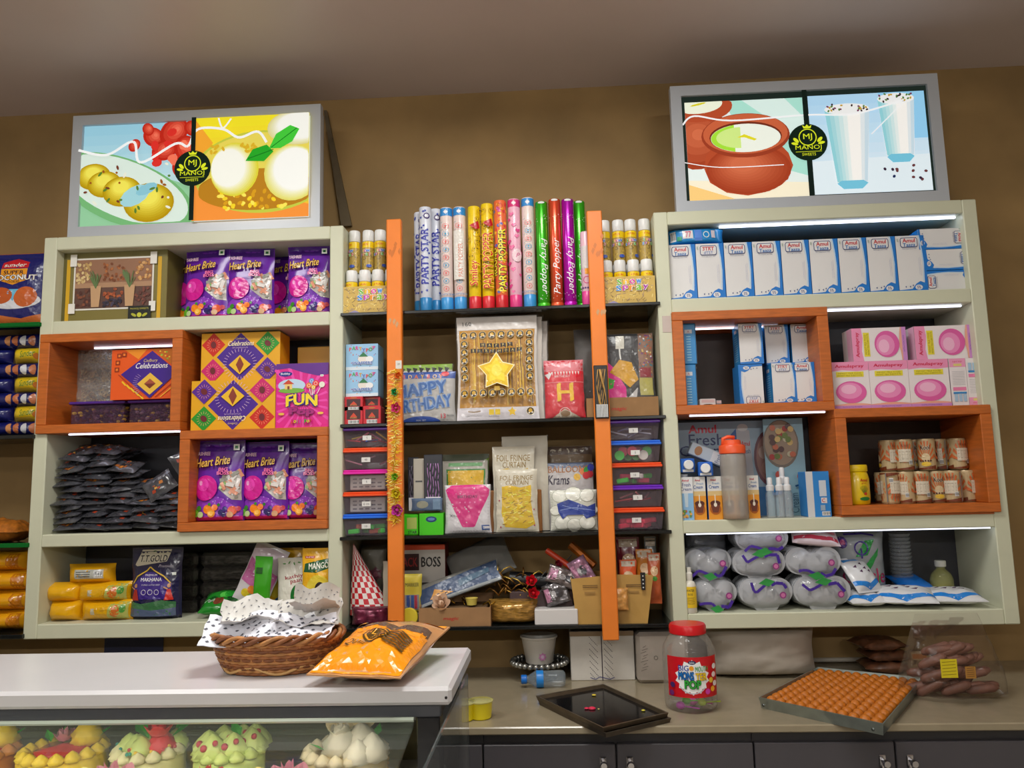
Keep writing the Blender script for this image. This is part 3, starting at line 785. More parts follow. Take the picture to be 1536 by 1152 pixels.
cake('pale green cream cake topped by a large red rose and leaves', 224, 1130, 1.005, .13, (230, 225, 160), (230, 225, 170), deco_b)
cake('pale green cake with swirled cones and red dots', 345, 1130, 1.005, .128, lg, lg, deco_c)
cake('white rose cake with wafer discs and nut covered side, rightmost in counter', 518, 1131, 1.005, .155, (228, 205, 150), (236, 222, 180), deco_d)
cake('orange edged cake cut off at the left picture edge of the counter', -30, 1132, 1.005, .13, (200, 120, 40), (220, 140, 50), deco_a)
cake('pink rose cake in the nearer row before the yellow cake', 165, 1190, 1.0, .125, (235, 215, 220), (235, 200, 210), deco_p)
cake('cake with red and yellow roses in nearer row before the dotted cake', 308, 1192, 1.0, .125, (240, 220, 160), (245, 225, 150), deco_r)
cake('pink rose cake in the nearer row beside the white rose cake', 432, 1190, 1.0, .125, (240, 225, 225), (235, 195, 205), deco_p)

# ------------------------------------------------------------------ basket with folded paper, bread bag
c = Pz(416, 1002, ST); bx, by = c.x, c.y
e = empty('wicker_basket', (bx, by, ST), 'oval brown wicker basket of printed papers on the white counter', 'basket')
RX, RY, HB = .118, .080, .062
def oval(s, z, k=1.0, n=40, wob=0, ph=0): return [(RX * s * k * math.cos(2 * PI * i / n), RY * s * k * math.sin(2 * PI * i / n), z + wob * math.sin(i * PI / 2 * 2 + ph)) for i in range(n)]
wk = [M((150, 92, 48), .55, var=.25, scale=60), M((176, 120, 66), .55, var=.25, scale=60), M((122, 70, 36), .55, var=.25, scale=60)]
for k in range(11):
    s = .82 + .2 * (k / 10) ** .8; m = MB(); n = 64
    m.tube([(RX * s * (1 + .022 * math.cos(PI * (i + k))) * math.cos(2 * PI * i / n), RY * s * (1 + .022 * math.cos(PI * (i + k))) * math.sin(2 * PI * i / n), .004 + k * .0052) for i in range(n)], .0034, 5, closed=True)
    m.build('woven_strand', wk[k % 3], e, smooth=True)
m = MB()
for k in range(32):
    a = 2 * PI * k / 32
    m.tube([(RX * .8 * math.cos(a), RY * .8 * math.sin(a), .002), (RX * .93 * math.cos(a), RY * .93 * math.sin(a), .03), (RX * 1.03 * math.cos(a), RY * 1.03 * math.sin(a), HB)], .0026, 5)
m.build('upright_cane', wk[1], e, smooth=True)
for q in range(3):
    m = MB(); n = 90
    m.tube([((RX * 1.04 + .005 * math.cos(i * .7 + q * 2.1)) * math.cos(2 * PI * i / n), (RY * 1.04 + .005 * math.cos(i * .7 + q * 2.1)) * math.sin(2 * PI * i / n), HB + .003 + .006 * math.sin(i * .7 + q * 2.1)) for i in range(n)], .0042, 5, closed=True)
    m.build('braided_rim', wk[q], e, smooth=True)
m = MB(); n = 60
m.tube([(RX * .86 * math.cos(2 * PI * i / n), RY * .86 * math.sin(2 * PI * i / n) - .002, .010 + .006 * math.sin(i * PI / 5)) for i in range(n)], .0028, 5, closed=True); m.build('zigzag_strand', M((205, 160, 100), .55), e, smooth=True)
MB().lathe([(.001, .001), (.8, .001), (.8, .004), (.001, .004)], 36, sx=RX, sy=RY).build('basket_base', wk[2], e)
def paper(label, loc, rz, w, d, fold, seed, tone):
    nu, nv = 16, 8; vs = []; fs = []
    for j in range(nv + 1):
        for i in range(nu + 1):
            u, v = i / nu - .5, j / nv - .5
            z = .010 * noise.noise((u * 3 + seed, v * 3, seed)) + fold * .12 * abs(v) ** 1.3 + .006 * math.sin(u * 9 + seed) + .0035 * noise.noise((u * 9, v * 7 + seed, 2))
            vs.append((u * w + .008 * noise.noise((v * 6, seed, 1)), v * d + .006 * noise.noise((u * 7, seed, 3)), z))
    for j in range(nv):
        for i in range(nu): a = j * (nu + 1) + i; fs.append((a, a + 1, a + nu + 2, a + nu + 1))
    N = len(vs); vs += [(x, y, z - .0015) for x, y, z in vs]; fs += [tuple(i + N for i in reversed(f)) for f in fs]
    bd = [j * (nu + 1) for j in range(nv)] ; 
    for j in range(nv):
        a = j * (nu + 1); fs.append((a, a + nu + 1, a + nu + 1 + N, a + N)); b = a + nu; fs.append((b, b + N, b + nu + 1 + N, b + nu + 1))
    for i in range(nu):
        fs.append((i, i + N, i + 1 + N, i + 1)); k = nv * (nu + 1) + i; fs.append((k, k + 1, k + 1 + N, k + N))
    mb = MB(); mb.add(vs, fs); o = mb.build('folded_paper', M(tone, .5), smooth='auto', loc=loc, rot=(.5, 0, rz)); tag(o, label, 'paper', 'printed papers in the basket')
    mk = MB()
    for j in range(1, nv):
        for i in range(0, nu):
            a = Vector(vs[j * (nu + 1) + i]); b = Vector(vs[j * (nu + 1) + i + 1]); d0 = (b - a)
            if (i + j) % 2: continue
            q = d0 * .7; y = Vector((0, .0045, 0)); up_ = Vector((0, 0, .0010))
            mk.add([a + up_, a + q * .6 + y + up_, a + q + y * .3 + up_, a + q * .5 - y * .4 + up_], [(0, 3, 2, 1)])
    mk.build('printed_mark', M((84, 86, 98), .5), o)
pz = ST + HB
for k, (dx, dy, dz, rz, w, d, fold, tone, lb) in enumerate([
    (-.045, -.02, -.012, .15, .17, .09, .10, (228, 230, 240), 'white printed paper sheet lowest at the front left of the basket'),
    (-.02, .015, .000, -.1, .19, .085, .12, (222, 222, 226), 'white printed paper sheet across the middle of the basket'),
    (-.055, .01, .015, .35, .11, .06, .5, (232, 230, 226), 'curled white printed paper on the left of the basket'),
    (.055, .015, .012, .08, .12, .075, .35, (196, 192, 186), 'greyish printed paper folded on the right of the basket'),
    (.03, -.022, -.008, -.06, .17, .07, .12, (226, 226, 236), 'long white printed paper along the basket front rim'),
    (.07, .02, .030, .2, .085, .05, .7, (205, 200, 194), 'small curled printed paper topmost at the basket right')]):
    paper(lb, (bx + dx, by + dy, pz + dz + .014 + (.008 if dy < 0 else 0)), rz, w, d, fold, k * 3.7, tone)
# orange bread bag lying on the counter
def art_bread(A, w, h):
    A.rect(.003, .004, w - .003, h * .58, (245, 150, 20))
    A.poly([(w * .0, h * .55), (w * .35, h * .66), (w * .6, h * .56), (w * .95, h * .62), (w * .97, h * .5), (w * .03, h * .5)], (245, 150, 20))
    A.poly([(w * .05, h * .60), (w * .3, h * .74), (w * .62, h * .62), (w * .95, h * .72), (w * .97, h * .60), (w * .62, h * .54), (w * .35, h * .64), (w * .05, h * .56)], (96, 76, 62))
    A.rect(.004, h * .9, w - .004, h * .985, (245, 160, 40))
    A.rect(w * .08, h * .86, w * .42, h * .93, (235, 235, 232)); A.text('11 7 NOV 19', w * .25, h * .895, w * .28, h * .035, (60, 60, 60))
    A.ell(w * .48, h * .42, w * .15, h * .11, (84, 60, 20), 22); A.ell(w * .48, h * .42, w * .13, h * .09, (232, 150, 40), 22); A.ell(w * .48, h * .42, w * .11, h * .075, (84, 60, 20), 22)
    A.text('LJ', w * .48, h * .42, w * .1, h * .08, (240, 170, 50), shear=.3)
    A.text('Quill', w * .34, h * .27, w * .24, h * .08, (84, 60, 20), shear=.3)
    for k in range(7): A.line([(w * .60, h * (.5 - k * .03)), (w * .75, h * (.47 - k * .035)), (w * .9, h * (.40 - k * .03))], .0035, (84, 60, 20), keep=k > 0)
    A.ell(w * .12, h * .7, w * .07, h * .05, (84, 60, 20), 16); A.ell(w * .12, h * .7, w * .05, h * .035, (240, 150, 40), 16)
c = Pz(560, 1003, ST)
b = pouch('bread_bag', 'orange plastic bread bag lying beside the wicker basket', 'bread bag', .15, .20, .052, (244, 150, 24), art_bread, kind='pillow', seed=4, cr=.004, rough=.18, mat=M((205, 150, 100), .2, coat=.3), maxe=.01)
q0, q1, q2 = Pz(470, 1012, ST + .012), Pz(600, 1026, ST + .012), Pz(675, 968, ST + .02)
wv, lv = q1 - q0, q2 - q1
b.rotation_euler = (-PI / 2 + .13, 0, math.atan2(-lv.x, lv.y)); mid = (q0 + q1) / 2
b.location = (mid.x, mid.y, ST + .020); b.location.y -= .016; b.scale = (wv.length / .15 * .95, 1.3, lv.length / .20)

# ------------------------------------------------------------------ things on the rear worktop
z = CT
# two stacked black trays
def tray(name, label, cs, zb, hgt, mat, wall, group, inner=None):
    """cs: four plan corners"""
    ctr = sum((Vector((q[0], q[1])) for q in cs), Vector((0, 0))) / 4
    e = empty(name, (ctr.x, ctr.y, zb), label, 'tray', group)
    q = [Vector((p[0] - ctr.x, p[1] - ctr.y)) for p in cs]
    m = MB(); m.add([(p.x * .97, p.y * .97, 0) for p in q] + [(p.x * .97, p.y * .97, .003) for p in q], [(3, 2, 1, 0), (4, 5, 6, 7), (0, 1, 5, 4), (1, 2, 6, 5), (2, 3, 7, 6), (3, 0, 4, 7)]); m.build('tray_floor', inner or mat, e)
    for k in range(4):
        a, b2 = q[k], q[(k + 1) % 4]; m = MB(); k1 = 1 - wall / a.length * 1.3; k2 = 1 - wall / b2.length * 1.3
        m.add([(a.x * .975, a.y * .975, 0), (b2.x * .975, b2.y * .975, 0), (b2.x, b2.y, hgt), (a.x, a.y, hgt), (a.x * k1 * .975, a.y * k1 * .975, .002), (b2.x * k2 * .975, b2.y * k2 * .975, .002), (b2.x * k2, b2.y * k2, hgt), (a.x * k1, a.y * k1, hgt)],
              [(0, 1, 2, 3), (5, 4, 7, 6), (3, 2, 6, 7), (0, 4, 5, 1), (0, 3, 7, 4), (1, 5, 6, 2)]); m.build('tray_wall', mat, e)
    return e
pc = [Pz(*p, CT + .016) for p in ((905, 1097), (1003, 1074), (905, 1030), (804, 1048))]
tm = M((88, 78, 66), .35, metal=.6, var=.2)
tray('black_tray', 'lower steel tray of the empty stacked pair on the worktop', [(p.x + .006, p.y - .004) for p in pc], CT, .012, tm, .006, 'empty black trays', M((25, 25, 25), .2))
t2 = tray('black_tray', 'upper black steel tray with crumbs, stacked at an angle on worktop', [(p.x, p.y) for p in pc], CT + .0125, .012, M((96, 84, 68), .35, metal=.6, var=.2), .006, 'empty black trays', M((24, 24, 26), .12))
for (px, py, col, r) in ((888, 1063, (220, 40, 80), .011), (880, 1063, (220, 40, 80), .007), (891, 1043, (215, 190, 60), .007), (965, 1066, (200, 190, 60), .006), (898, 1064, (225, 210, 120), .003)):
    p = Pz(px, py, CT + .017); o = MB().ball((0, 0, 0), r, 8, 5, sz=.35).build('crumb', M(col, .5), t2, smooth=True, loc=(p.x - t2.location.x, p.y - t2.location.y, .0055))
# tray of laddoos
pc = [Pz(*p, CT + .028) for p in ((1325, 1087), (1385, 1017), (1226, 1001), (1138, 1047))]
TR = tray('steel_tray', 'shallow steel tray filled with orange sweet balls on the worktop', [(p.x, p.y) for p in pc], CT, .030, M((150, 158, 152), .3, metal=.75, var=.12), .004, None)
a0, b0, c0, d0 = [Vector((p.x, p.y)) for p in pc]
for k, (p, q) in enumerate(((d0, a0),)):
    for s in (.05, .93):
        pt = p.lerp(q, s); MB().lathe([(.0045, 0), (.0045, .002), (.002, .004)], 10).build('rivet', M((90, 95, 92), .3, metal=.8), TR, smooth='auto', loc=(pt.x - TR.location.x - .0035, pt.y - TR.location.y - .004, .013), rot=(PI / 2, 0, -.7))
lm = M((186, 104, 14), .5, var=.15, scale=90, bump=.25)
lad = None; NI, NJ = 11, 12
for i in range(NI):
    for j in range(NJ):
        s, t = (i + .5) / NI * .94 + .03, (j + .5) / NJ * .94 + .03
        p = d0.lerp(a0, s).lerp(c0.lerp(b0, s), t); random.seed(i * 40 + j)
        if lad is None:
            lad = MB().ball((0, 0, 0), .0150, 12, 8).build('orange_sweet', lm, smooth=True); tag(lad, 'round orange sweet packed in the rows on the steel tray', 'sweet', 'orange sweets on the steel tray'); L = lad
        else: L = dup(lad)
        L.location = (p.x, p.y, CT + .003 + .0150 * .98); L.rotation_euler = (random.random() * 6, random.random() * 6, 0)
        f = random.uniform(.95, 1.05); L.scale = (f, f, .98)
# jar with red lid
p = Pz(1044, 1072, CT); e = empty('plastic_jar', (p.x, p.y + .07, CT), 'clear plastic candy jar with red lid and red label', 'jar')
body = [(.060, 0), (.069, .006), (.072, .02), (.073, .06), (.073, .155), (.070, .172), (.058, .195), (.048, .205), (.047, .215)]
MB().lathe(body, 8 * 4, wob=lambda a, k: 1 + (.03 * math.cos(4 * a) if k < 6 else 0)).build('jar_body', FILM((200, 195, 190), .16, .08, 0), e, smooth=True)
MB().lathe([(.0495, .205), (.052, .207), (.052, .226), (.049, .232), (.02, .233), (.001, .233)], 32, wob=lambda a, k: 1 + (.012 * math.cos(28 * a) if k < 3 else 0)).build('jar_lid', M((205, 20, 30), .3), e, smooth='auto')
def jar_art(A, w, h):
    A.rect(0, 0, w, h, (205, 24, 36)); cx = w * .47
    A.star(cx, h * .5, h * .46, h * .38, (245, 245, 245), 14, ry=.95)
    A.ell(cx, h * .87, h * .1, h * .05, (30, 40, 90), 14); A.text('bbb', cx, h * .87, h * .12, h * .05, (240, 240, 240))
    A.text('BIG', cx - h * .22, h * .73, h * .26, h * .14, (40, 60, 160), bold=.03); A.ell(cx - h * .02, h * .73, h * .06, h * .06, (240, 160, 40), 12); A.text('MOUTH', cx + h * .24, h * .71, h * .34, h * .13, (40, 150, 70), bold=.03)
    A.text('MONS', cx - h * .16, h * .54, h * .40, h * .19, (30, 120, 200), bold=.05, edge=(20, 30, 80)); A.text('TER', cx + h * .22, h * .52, h * .30, h * .17, (240, 205, 40), bold=.05, edge=(150, 90, 20))
    A.text('POP', cx, h * .33, h * .42, h * .2, (50, 170, 60), bold=.05, edge=(20, 80, 30))
    A.line([(cx + h * .38 * math.cos(t), h * .47 + h * .36 * math.sin(t)) for t in [3.7 + .12 * k for k in range(17)]], h * .025, (190, 190, 200))
    for x, y, c_ in ((.80, .42, (230, 190, 60)), (.83, .2, (245, 175, 40)), (.72, .15, (210, 60, 170)), (.12, .3, (70, 40, 100)), (.88, .75, (240, 240, 240)), (.86, .55, (240, 220, 220)), (.88, .33, (235, 225, 225)), (.1, .1, (110, 40, 110))): A.ell(w * x, h * y, h * .07, h * .07, c_, 14)
def cyl(r, z0): return lambda u, v, of: ((r + of) * math.sin(u / r), -(r + of) * math.cos(u / r), z0 + v)
A = Art(); jar_art(A, .16, .108)
A.build('printed_label', lambda u, v, of: ((.0757 + of) * math.sin((u - .08) / .0757), -(.0757 + of) * math.cos((u - .08) / .0757), .045 + v), e, .3, maxe=.01)
jl = (e.location.x, e.location.y)
random.seed(3)
for k, (col, lb) in enumerate((((200, 60, 190), 'purple lollipop lying on the bottom of the red lidded jar'), ((110, 200, 60), 'green lollipop lying in the red lidded jar'), ((215, 70, 170), 'pink lollipop at the right bottom of the red lidded jar'), ((180, 205, 60), 'lime lollipop at the jar back'))):
    m = MB(); m.ball((0, 0, 0), .013, 10, 6, sz=.8); m.tube([(.01, 0, 0), (.055, .0, .004)], .0022)
    o = m.build('lollipop', M(col, .3), smooth=True, loc=(jl[0] - .035 + .02 * k, jl[1] - .03 + .018 * (k % 3), CT + .014 + .008 * (k % 2)), rot=(0, .1, random.uniform(-1, 1))); tag(o, lb, 'lollipop', 'lollipops in the jar')
# yellow tubs
for k, (px, py) in enumerate(((693, 1083), (720, 1080))):
    p = Pz(px, py, CT); e = empty('yellow_tub', (p.x, p.y + .02, CT), ['small yellow plastic tub half hidden behind the cake counter', 'small yellow plastic tub standing free on worktop edge'][k], 'tub', 'yellow tubs')
    MB().lathe([(.027, 0), (.030, .003), (.034, .045), (.035, .047), (.033, .047), (.029, .006), (.001, .005)], 24).build('tub_body', M((238, 220, 30), .3, coat=.3), e, smooth='auto')
    MB().lathe([(.032, .036), (.02, .041), (.001, .039)], 20, wob=lambda a, q: 1 + .03 * math.cos(5 * a)).build('filling', M((225, 205, 40), .5), e, smooth=True)
    MB().lathe([(.036, .045), (.037, .048), (.035, .049)], 24).build('rim', FILM((230, 230, 170), .4, .1, 0), e, smooth='auto')
# white pot on a beaded silver stand
p = Pz(810, 1016, CT); e = empty('cake_stand', (p.x, .10, CT), 'round silver stand with beaded rim under the white pot', 'stand')
MB().lathe([(.055, 0), (.056, .004), (.02, .012), (.014, .03), (.03, .042), (.085, .046), (.088, .050), (.001, .050)], 32).build('stand_body', M((120, 120, 118), .25, metal=.9), e, smooth='auto')
for k in range(30):
    a = 2 * PI * k / 30
    o = MB().ball((0, 0, 0), .0092, 8, 6).build('bead', M((170, 170, 165), .2, metal=.8), e, smooth=True, loc=(.091 * math.cos(a), .091 * math.sin(a), .055)) if k == 0 else link(bpy.data.objects.new('bead', o.data), e)
    o.location = (.091 * math.cos(a), .091 * math.sin(a), .055)
o = MB().lathe([(.042, 0), (.045, .003), (.058, .080), (.062, .082), (.062, .088), (.058, .088), (.053, .076), (.043, .006), (.001, .005)], 32).build('white_pot', M((196, 190, 180), .35), smooth='auto', loc=(p.x, .10, CT + .0505)); tag(o, 'white round plastic pot with pink print on the beaded stand', 'pot')
A = Art(); A.star(.012, .028, .014, .009, (190, 120, 170), 7); A.ell(.012, .028, .006, .006, (200, 170, 195), 10); A.build('printed_flower', cyl(.051, 0), o, maxe=.006)
# lying water bottle
a = P(782, 1026, -.02); b = P(846, 1021, -.02)
e = empty('water_bottle', (a.x, -.02, CT + .026), 'small clear water bottle with blue cap and label lying on its side', 'bottle', rz=.06)
tf = Matrix.Rotation(PI / 2, 4, 'Y')
MB().lathe([(.011, .012), (.011, .022), (.016, .03), (.025, .045), (.0255, .125), (.024, .135), (.018, .140), (.001, .138)], 20, tf=tf).build('bottle_body', FILM((200, 215, 225), .18, .06, 0), e, smooth='auto')
MB().lathe([(.0125, 0), (.0135, .002), (.0135, .016), (.012, .018)], 16, tf=tf, wob=lambda a_, k: 1 + .03 * math.cos(16 * a_)).build('cap', M((20, 110, 205), .35), e, smooth='auto')
MB().lathe([(.0258, .048), (.0262, .05), (.0262, .068), (.0258, .07)], 20, tf=tf).build('label', M((30, 130, 215), .35), e, smooth='auto')
# white carton with marks
cx, z0, w_, h_ = fit(856, 957, 952, 1026, .06)
o = MB().box(-w_ / 2, w_ / 2, 0, .17, 0, .155, .002).build('white_carton', M((205, 200, 192), .6, var=.03), loc=(cx, .06, CT)); tag(o, 'white cardboard carton with taped seam and dashed marks below the shelf', 'carton')
A = Art(); A.rect(w_ * .485, 0, w_ * .5, .155, (60, 50, 60)); A.rect(0, .14, w_, .155, (150, 125, 95))
for k in range(7):
    for q in range(7):
        for x0 in (.30, .53):
            u = w_ * x0 + q * .004 + .0; v = .138 - k * .019 - q * .0044
            if v > .008 and u < w_ * .72: A.line([(u, v), (u + .0022, v - .0028)], .0016, (40, 30, 60), keep=True)
A.line([(w_ * .3, .01), (w_ * .38, .004), (w_ * .45, .012), (w_ * .6, .004), (w_ * .68, .01)], .002, (50, 50, 120)); A.build('printed_front', face_front(w_), o, .6)
# translucent plastic crate lid standing, long white sack
cx, z0, w_, h_ = fit(956, 945, 1034, 1032, .0)
o = MB().box(-w_ / 2, w_ / 2, 0, .11, 0, .158, .012).build('plastic_bin', M((160, 150, 140), .35, var=.08, scale=8), loc=(cx + .0, .01, CT)); tag(o, 'greyish translucent plastic bin behind the red lidded jar', 'bin')
A = Art()
for k in range(9): A.line([(.012 + .004 * (k % 3), .04 + k * .009), (.03 + .005 * (k % 2), .046 + k * .009)], .0015, (110, 100, 92), keep=k > 0)
A.ring(.06, .08, .006, .002, (110, 100, 92), 8); A.build('scratches', face_front(w_), o, .5)
p0 = P(1075, 1000, .08); p1 = P(1212, 1000, .08)
o = pouch('paper_sack', 'long white packing sack lying under the right cabinet', 'sack', p1.x - p0.x + .06, .15, .11, (158, 148, 138), kind='flat', seed=8, cr=.006, rough=.6, mat=M((170, 160, 148), .6, var=.06, scale=9)); o.location = ((p0.x + p1.x) / 2, .10, CT + .004)
# brown snack packs at the right
p = P(1322, 990, .15)
for k, (lb, dz, dx) in enumerate((('flat brown snack packet at the bottom of pile under right cabinet', 0, 0), ('flat brown snack packet in the middle of pile under right cabinet', .035, .012), ('brown and orange snack packet on top of pile under right cabinet', .07, -.004))):
    o = pouch('snack_packet', lb, 'packet', .15, .12, .034, (92, 58, 40), kind='flat', seed=20 + k, cr=.005, group='brown snack packets on the worktop', mat=M((104, 66, 46), .3, var=.5, scale=45, coat=.3))
    o.rotation_euler = (-PI / 2, 0, .12 * (k - 1)); o.location = (p.x + dx, .085, CT + .018 + dz)
A = Art(); A.rect(.0, .0, .05, .075, (150, 125, 92)); A.rect(.003, .055, .047, .07, (150, 90, 40)); A.text('SPECIAL', .025, .045, .042, .012, (60, 40, 30), bold=.02); A.text('MIX', .025, .025, .03, .014, (60, 40, 30), bold=.02)
p = P(1377, 985, .06); o = MB().box(-.026, .026, 0, .03, 0, .08, .004).build('snack_box', M((140, 115, 85), .5), loc=(p.x, .05, CT)); tag(o, 'small tan printed packet leaning between the brown packets and brown bag', 'packet'); A.build('printed_front', lambda u, v, of: (u - .025, -of, v + .002), o)
p = Pz(1450, 1058, CT)
o = pouch('snack_bag', 'large clear bag of brown snack sticks at the worktop right end', 'bag', .31, .23, .17, (96, 62, 50), kind='stand', seed=31, cr=.010, mat=FILM((150, 125, 110), .07, .15, .5, 18), taper=.6); o.location = (p.x + .015, p.y + .10, CT + .002)
random.seed(12)
sm = M((112, 72, 58), .55, var=.35, scale=40)
for k in range(34):
    r_ = k // 9; i = k % 9
    x = -.088 + i * .022 + random.uniform(-.005, .005); ztop = [.026, .062, .098, .13][r_]
    m = MB(); m.lathe([(.006, -.042), (.0125, -.03), (.0135, 0), (.0125, .03), (.006, .042)], 8, tf=Matrix.Rotation(1.2 + random.uniform(-.25, .25), 4, 'Y') @ Matrix.Rotation(.3, 4, 'X'))
    o2 = m.build('snack_stick', sm, smooth=True, loc=(p.x + .015 + x * (1 - .2 * r_), p.y + .10 + random.uniform(-.035, .03) * (1 - .2 * r_), CT + ztop)); tag(o2, 'knobbly brown snack stick piled inside the large clear bag', 'snack', 'snack sticks in the clear bag')
for px, py, w2, h2, col in ((1418, 1000, .045, .05, (214, 196, 30)), (1450, 1006, .028, .032, (170, 120, 50))):
    a = P(px, py, p.y - .01); A = Art(); A.rect(0, 0, w2, h2, col)
    for k in range(5): A.line([(.004, h2 * (.15 + .17 * k)), (w2 - .004, h2 * (.2 + .17 * k))], .002, (160, 140, 20) if w2 > .03 else (120, 80, 40), keep=k > 0)
    A.build('price_sticker', lambda u, v, of: (u + a.x - o.location.x - w2 / 2, a.y - o.location.y - .02 - of, v + a.z - o.location.z - h2 / 2), o)
o = MB().tube([(P(1208, 994, .25).x, .25, CT + .012), (P(1330, 986, .25).x, .25, CT + .012)], .008, 8).build('pipe', M((170, 162, 150), .5), smooth=True); tag(o, 'thin pale pipe along the wall behind the worktop', 'pipe')
o = MB().box(-.11, .11, 0, .004, 0, .15, .001).build('blue_patch', M((40, 44, 78), .5), loc=(P(200, 965, .26).x, .262, .92)); tag(o, 'dark blue square panel on wall below left cabinet', 'panel')
# ================================================================== LEFT CABINET
# ---- top row: taped carton with a picture, candy bags
def art_taped(A, w, h):
    for x in (.06, .915): A.rect(w * x, 0, w * (x + .035), h, (214, 166, 30))
    A.rect(0, h * .86, w, h, (118, 110, 62)); A.rect(w * .02, 0, w * .055, h, (96, 88, 40))
    x0, x1, y0, y1 = w * .13, w * .88, h * .17, h * .87
    wt = (228, 224, 214)
    A.rect(x0, y0, x1, y1, wt); b = .006
    A.rect(x0 + b, y0 + b, x1 - b, y1 - b, (150, 108, 82)); random.seed(6); pw, ph = x1 - x0 - 2 * b, y1 - y0 - 2 * b; X, Y = x0 + b, y0 + b
    A.rect(X, Y, X + pw, Y + ph * .42, (96, 66, 56)); A.rect(X, Y + ph * .42, X + pw, Y + ph * .52, (176, 136, 104))
    def nuts(a, c, d, f, cols, n):
        for k in range(n): A.ell(X + pw * random.uniform(a, c), Y + ph * random.uniform(d, f), .006, .0048, random.choice(cols), 7, rot=random.random() * 3, keep=k > 0)
    nuts(.02, .2, .52, .96, [(206, 176, 120), (186, 150, 92), (222, 196, 140)], 40); nuts(.36, .64, .55, .9, [(150, 84, 44), (178, 108, 60), (120, 66, 36)], 36)
    nuts(.8, .98, .55, .97, [(196, 140, 80), (214, 164, 104), (170, 112, 60)], 34); nuts(.02, .2, .05, .38, [(104, 60, 44), (130, 74, 50), (84, 46, 40)], 26)
    nuts(.38, .62, .2, .4, [(176, 90, 50), (150, 70, 40)], 20); nuts(.38, .62, .03, .2, [(52, 44, 62), (70, 62, 84), (40, 34, 48)], 26); nuts(.8, .98, .05, .38, [(122, 66, 52), (96, 52, 44)], 24)
    for cx in (.28, .72):
        A.poly([(X + pw * (cx - .05), Y + ph * .02), (X + pw * (cx + .05), Y + ph * .02), (X + pw * (cx + .07), Y + ph * .45), (X + pw * (cx - .07), Y + ph * .45)], (196, 156, 116))
        for k in range(12):
            dx = random.uniform(-.1, .1); A.line([(X + pw * cx, Y + ph * .4), (X + pw * (cx + dx), Y + ph * random.uniform(.6, .78))], .003, (96, 120, 72), keep=k > 0)
    for x, y in ((x0, y1), (x1, y1), (x0, y0), (x1, y0)):
        A.rect(x - .012, y - (.03 if y == y1 else .012), x + .012, y + (.014 if y == y1 else .024), (232, 228, 220))
    A.rect(w * .66, 0, w * .87, h * .2, (22, 26, 22)); A.text('MANOJ SWEETS', w * .765, h * .16, w * .17, h * .03, (190, 180, 70)); A.ell(w * .765, h * .08, w * .022, w * .022, (200, 200, 60), 12)
    for q in (-1, 1): A.ell(w * .765 + q * .02, h * .08, .011, .005, (180, 180, 50), 8, rot=q * .5)
carton('taped_carton', 'olive cardboard carton with a taped-on dry fruit photo', 'carton', (90, 372, 250, 479), .045, .20, (126, 114, 56), art_taped, z=S1, rough=.5)

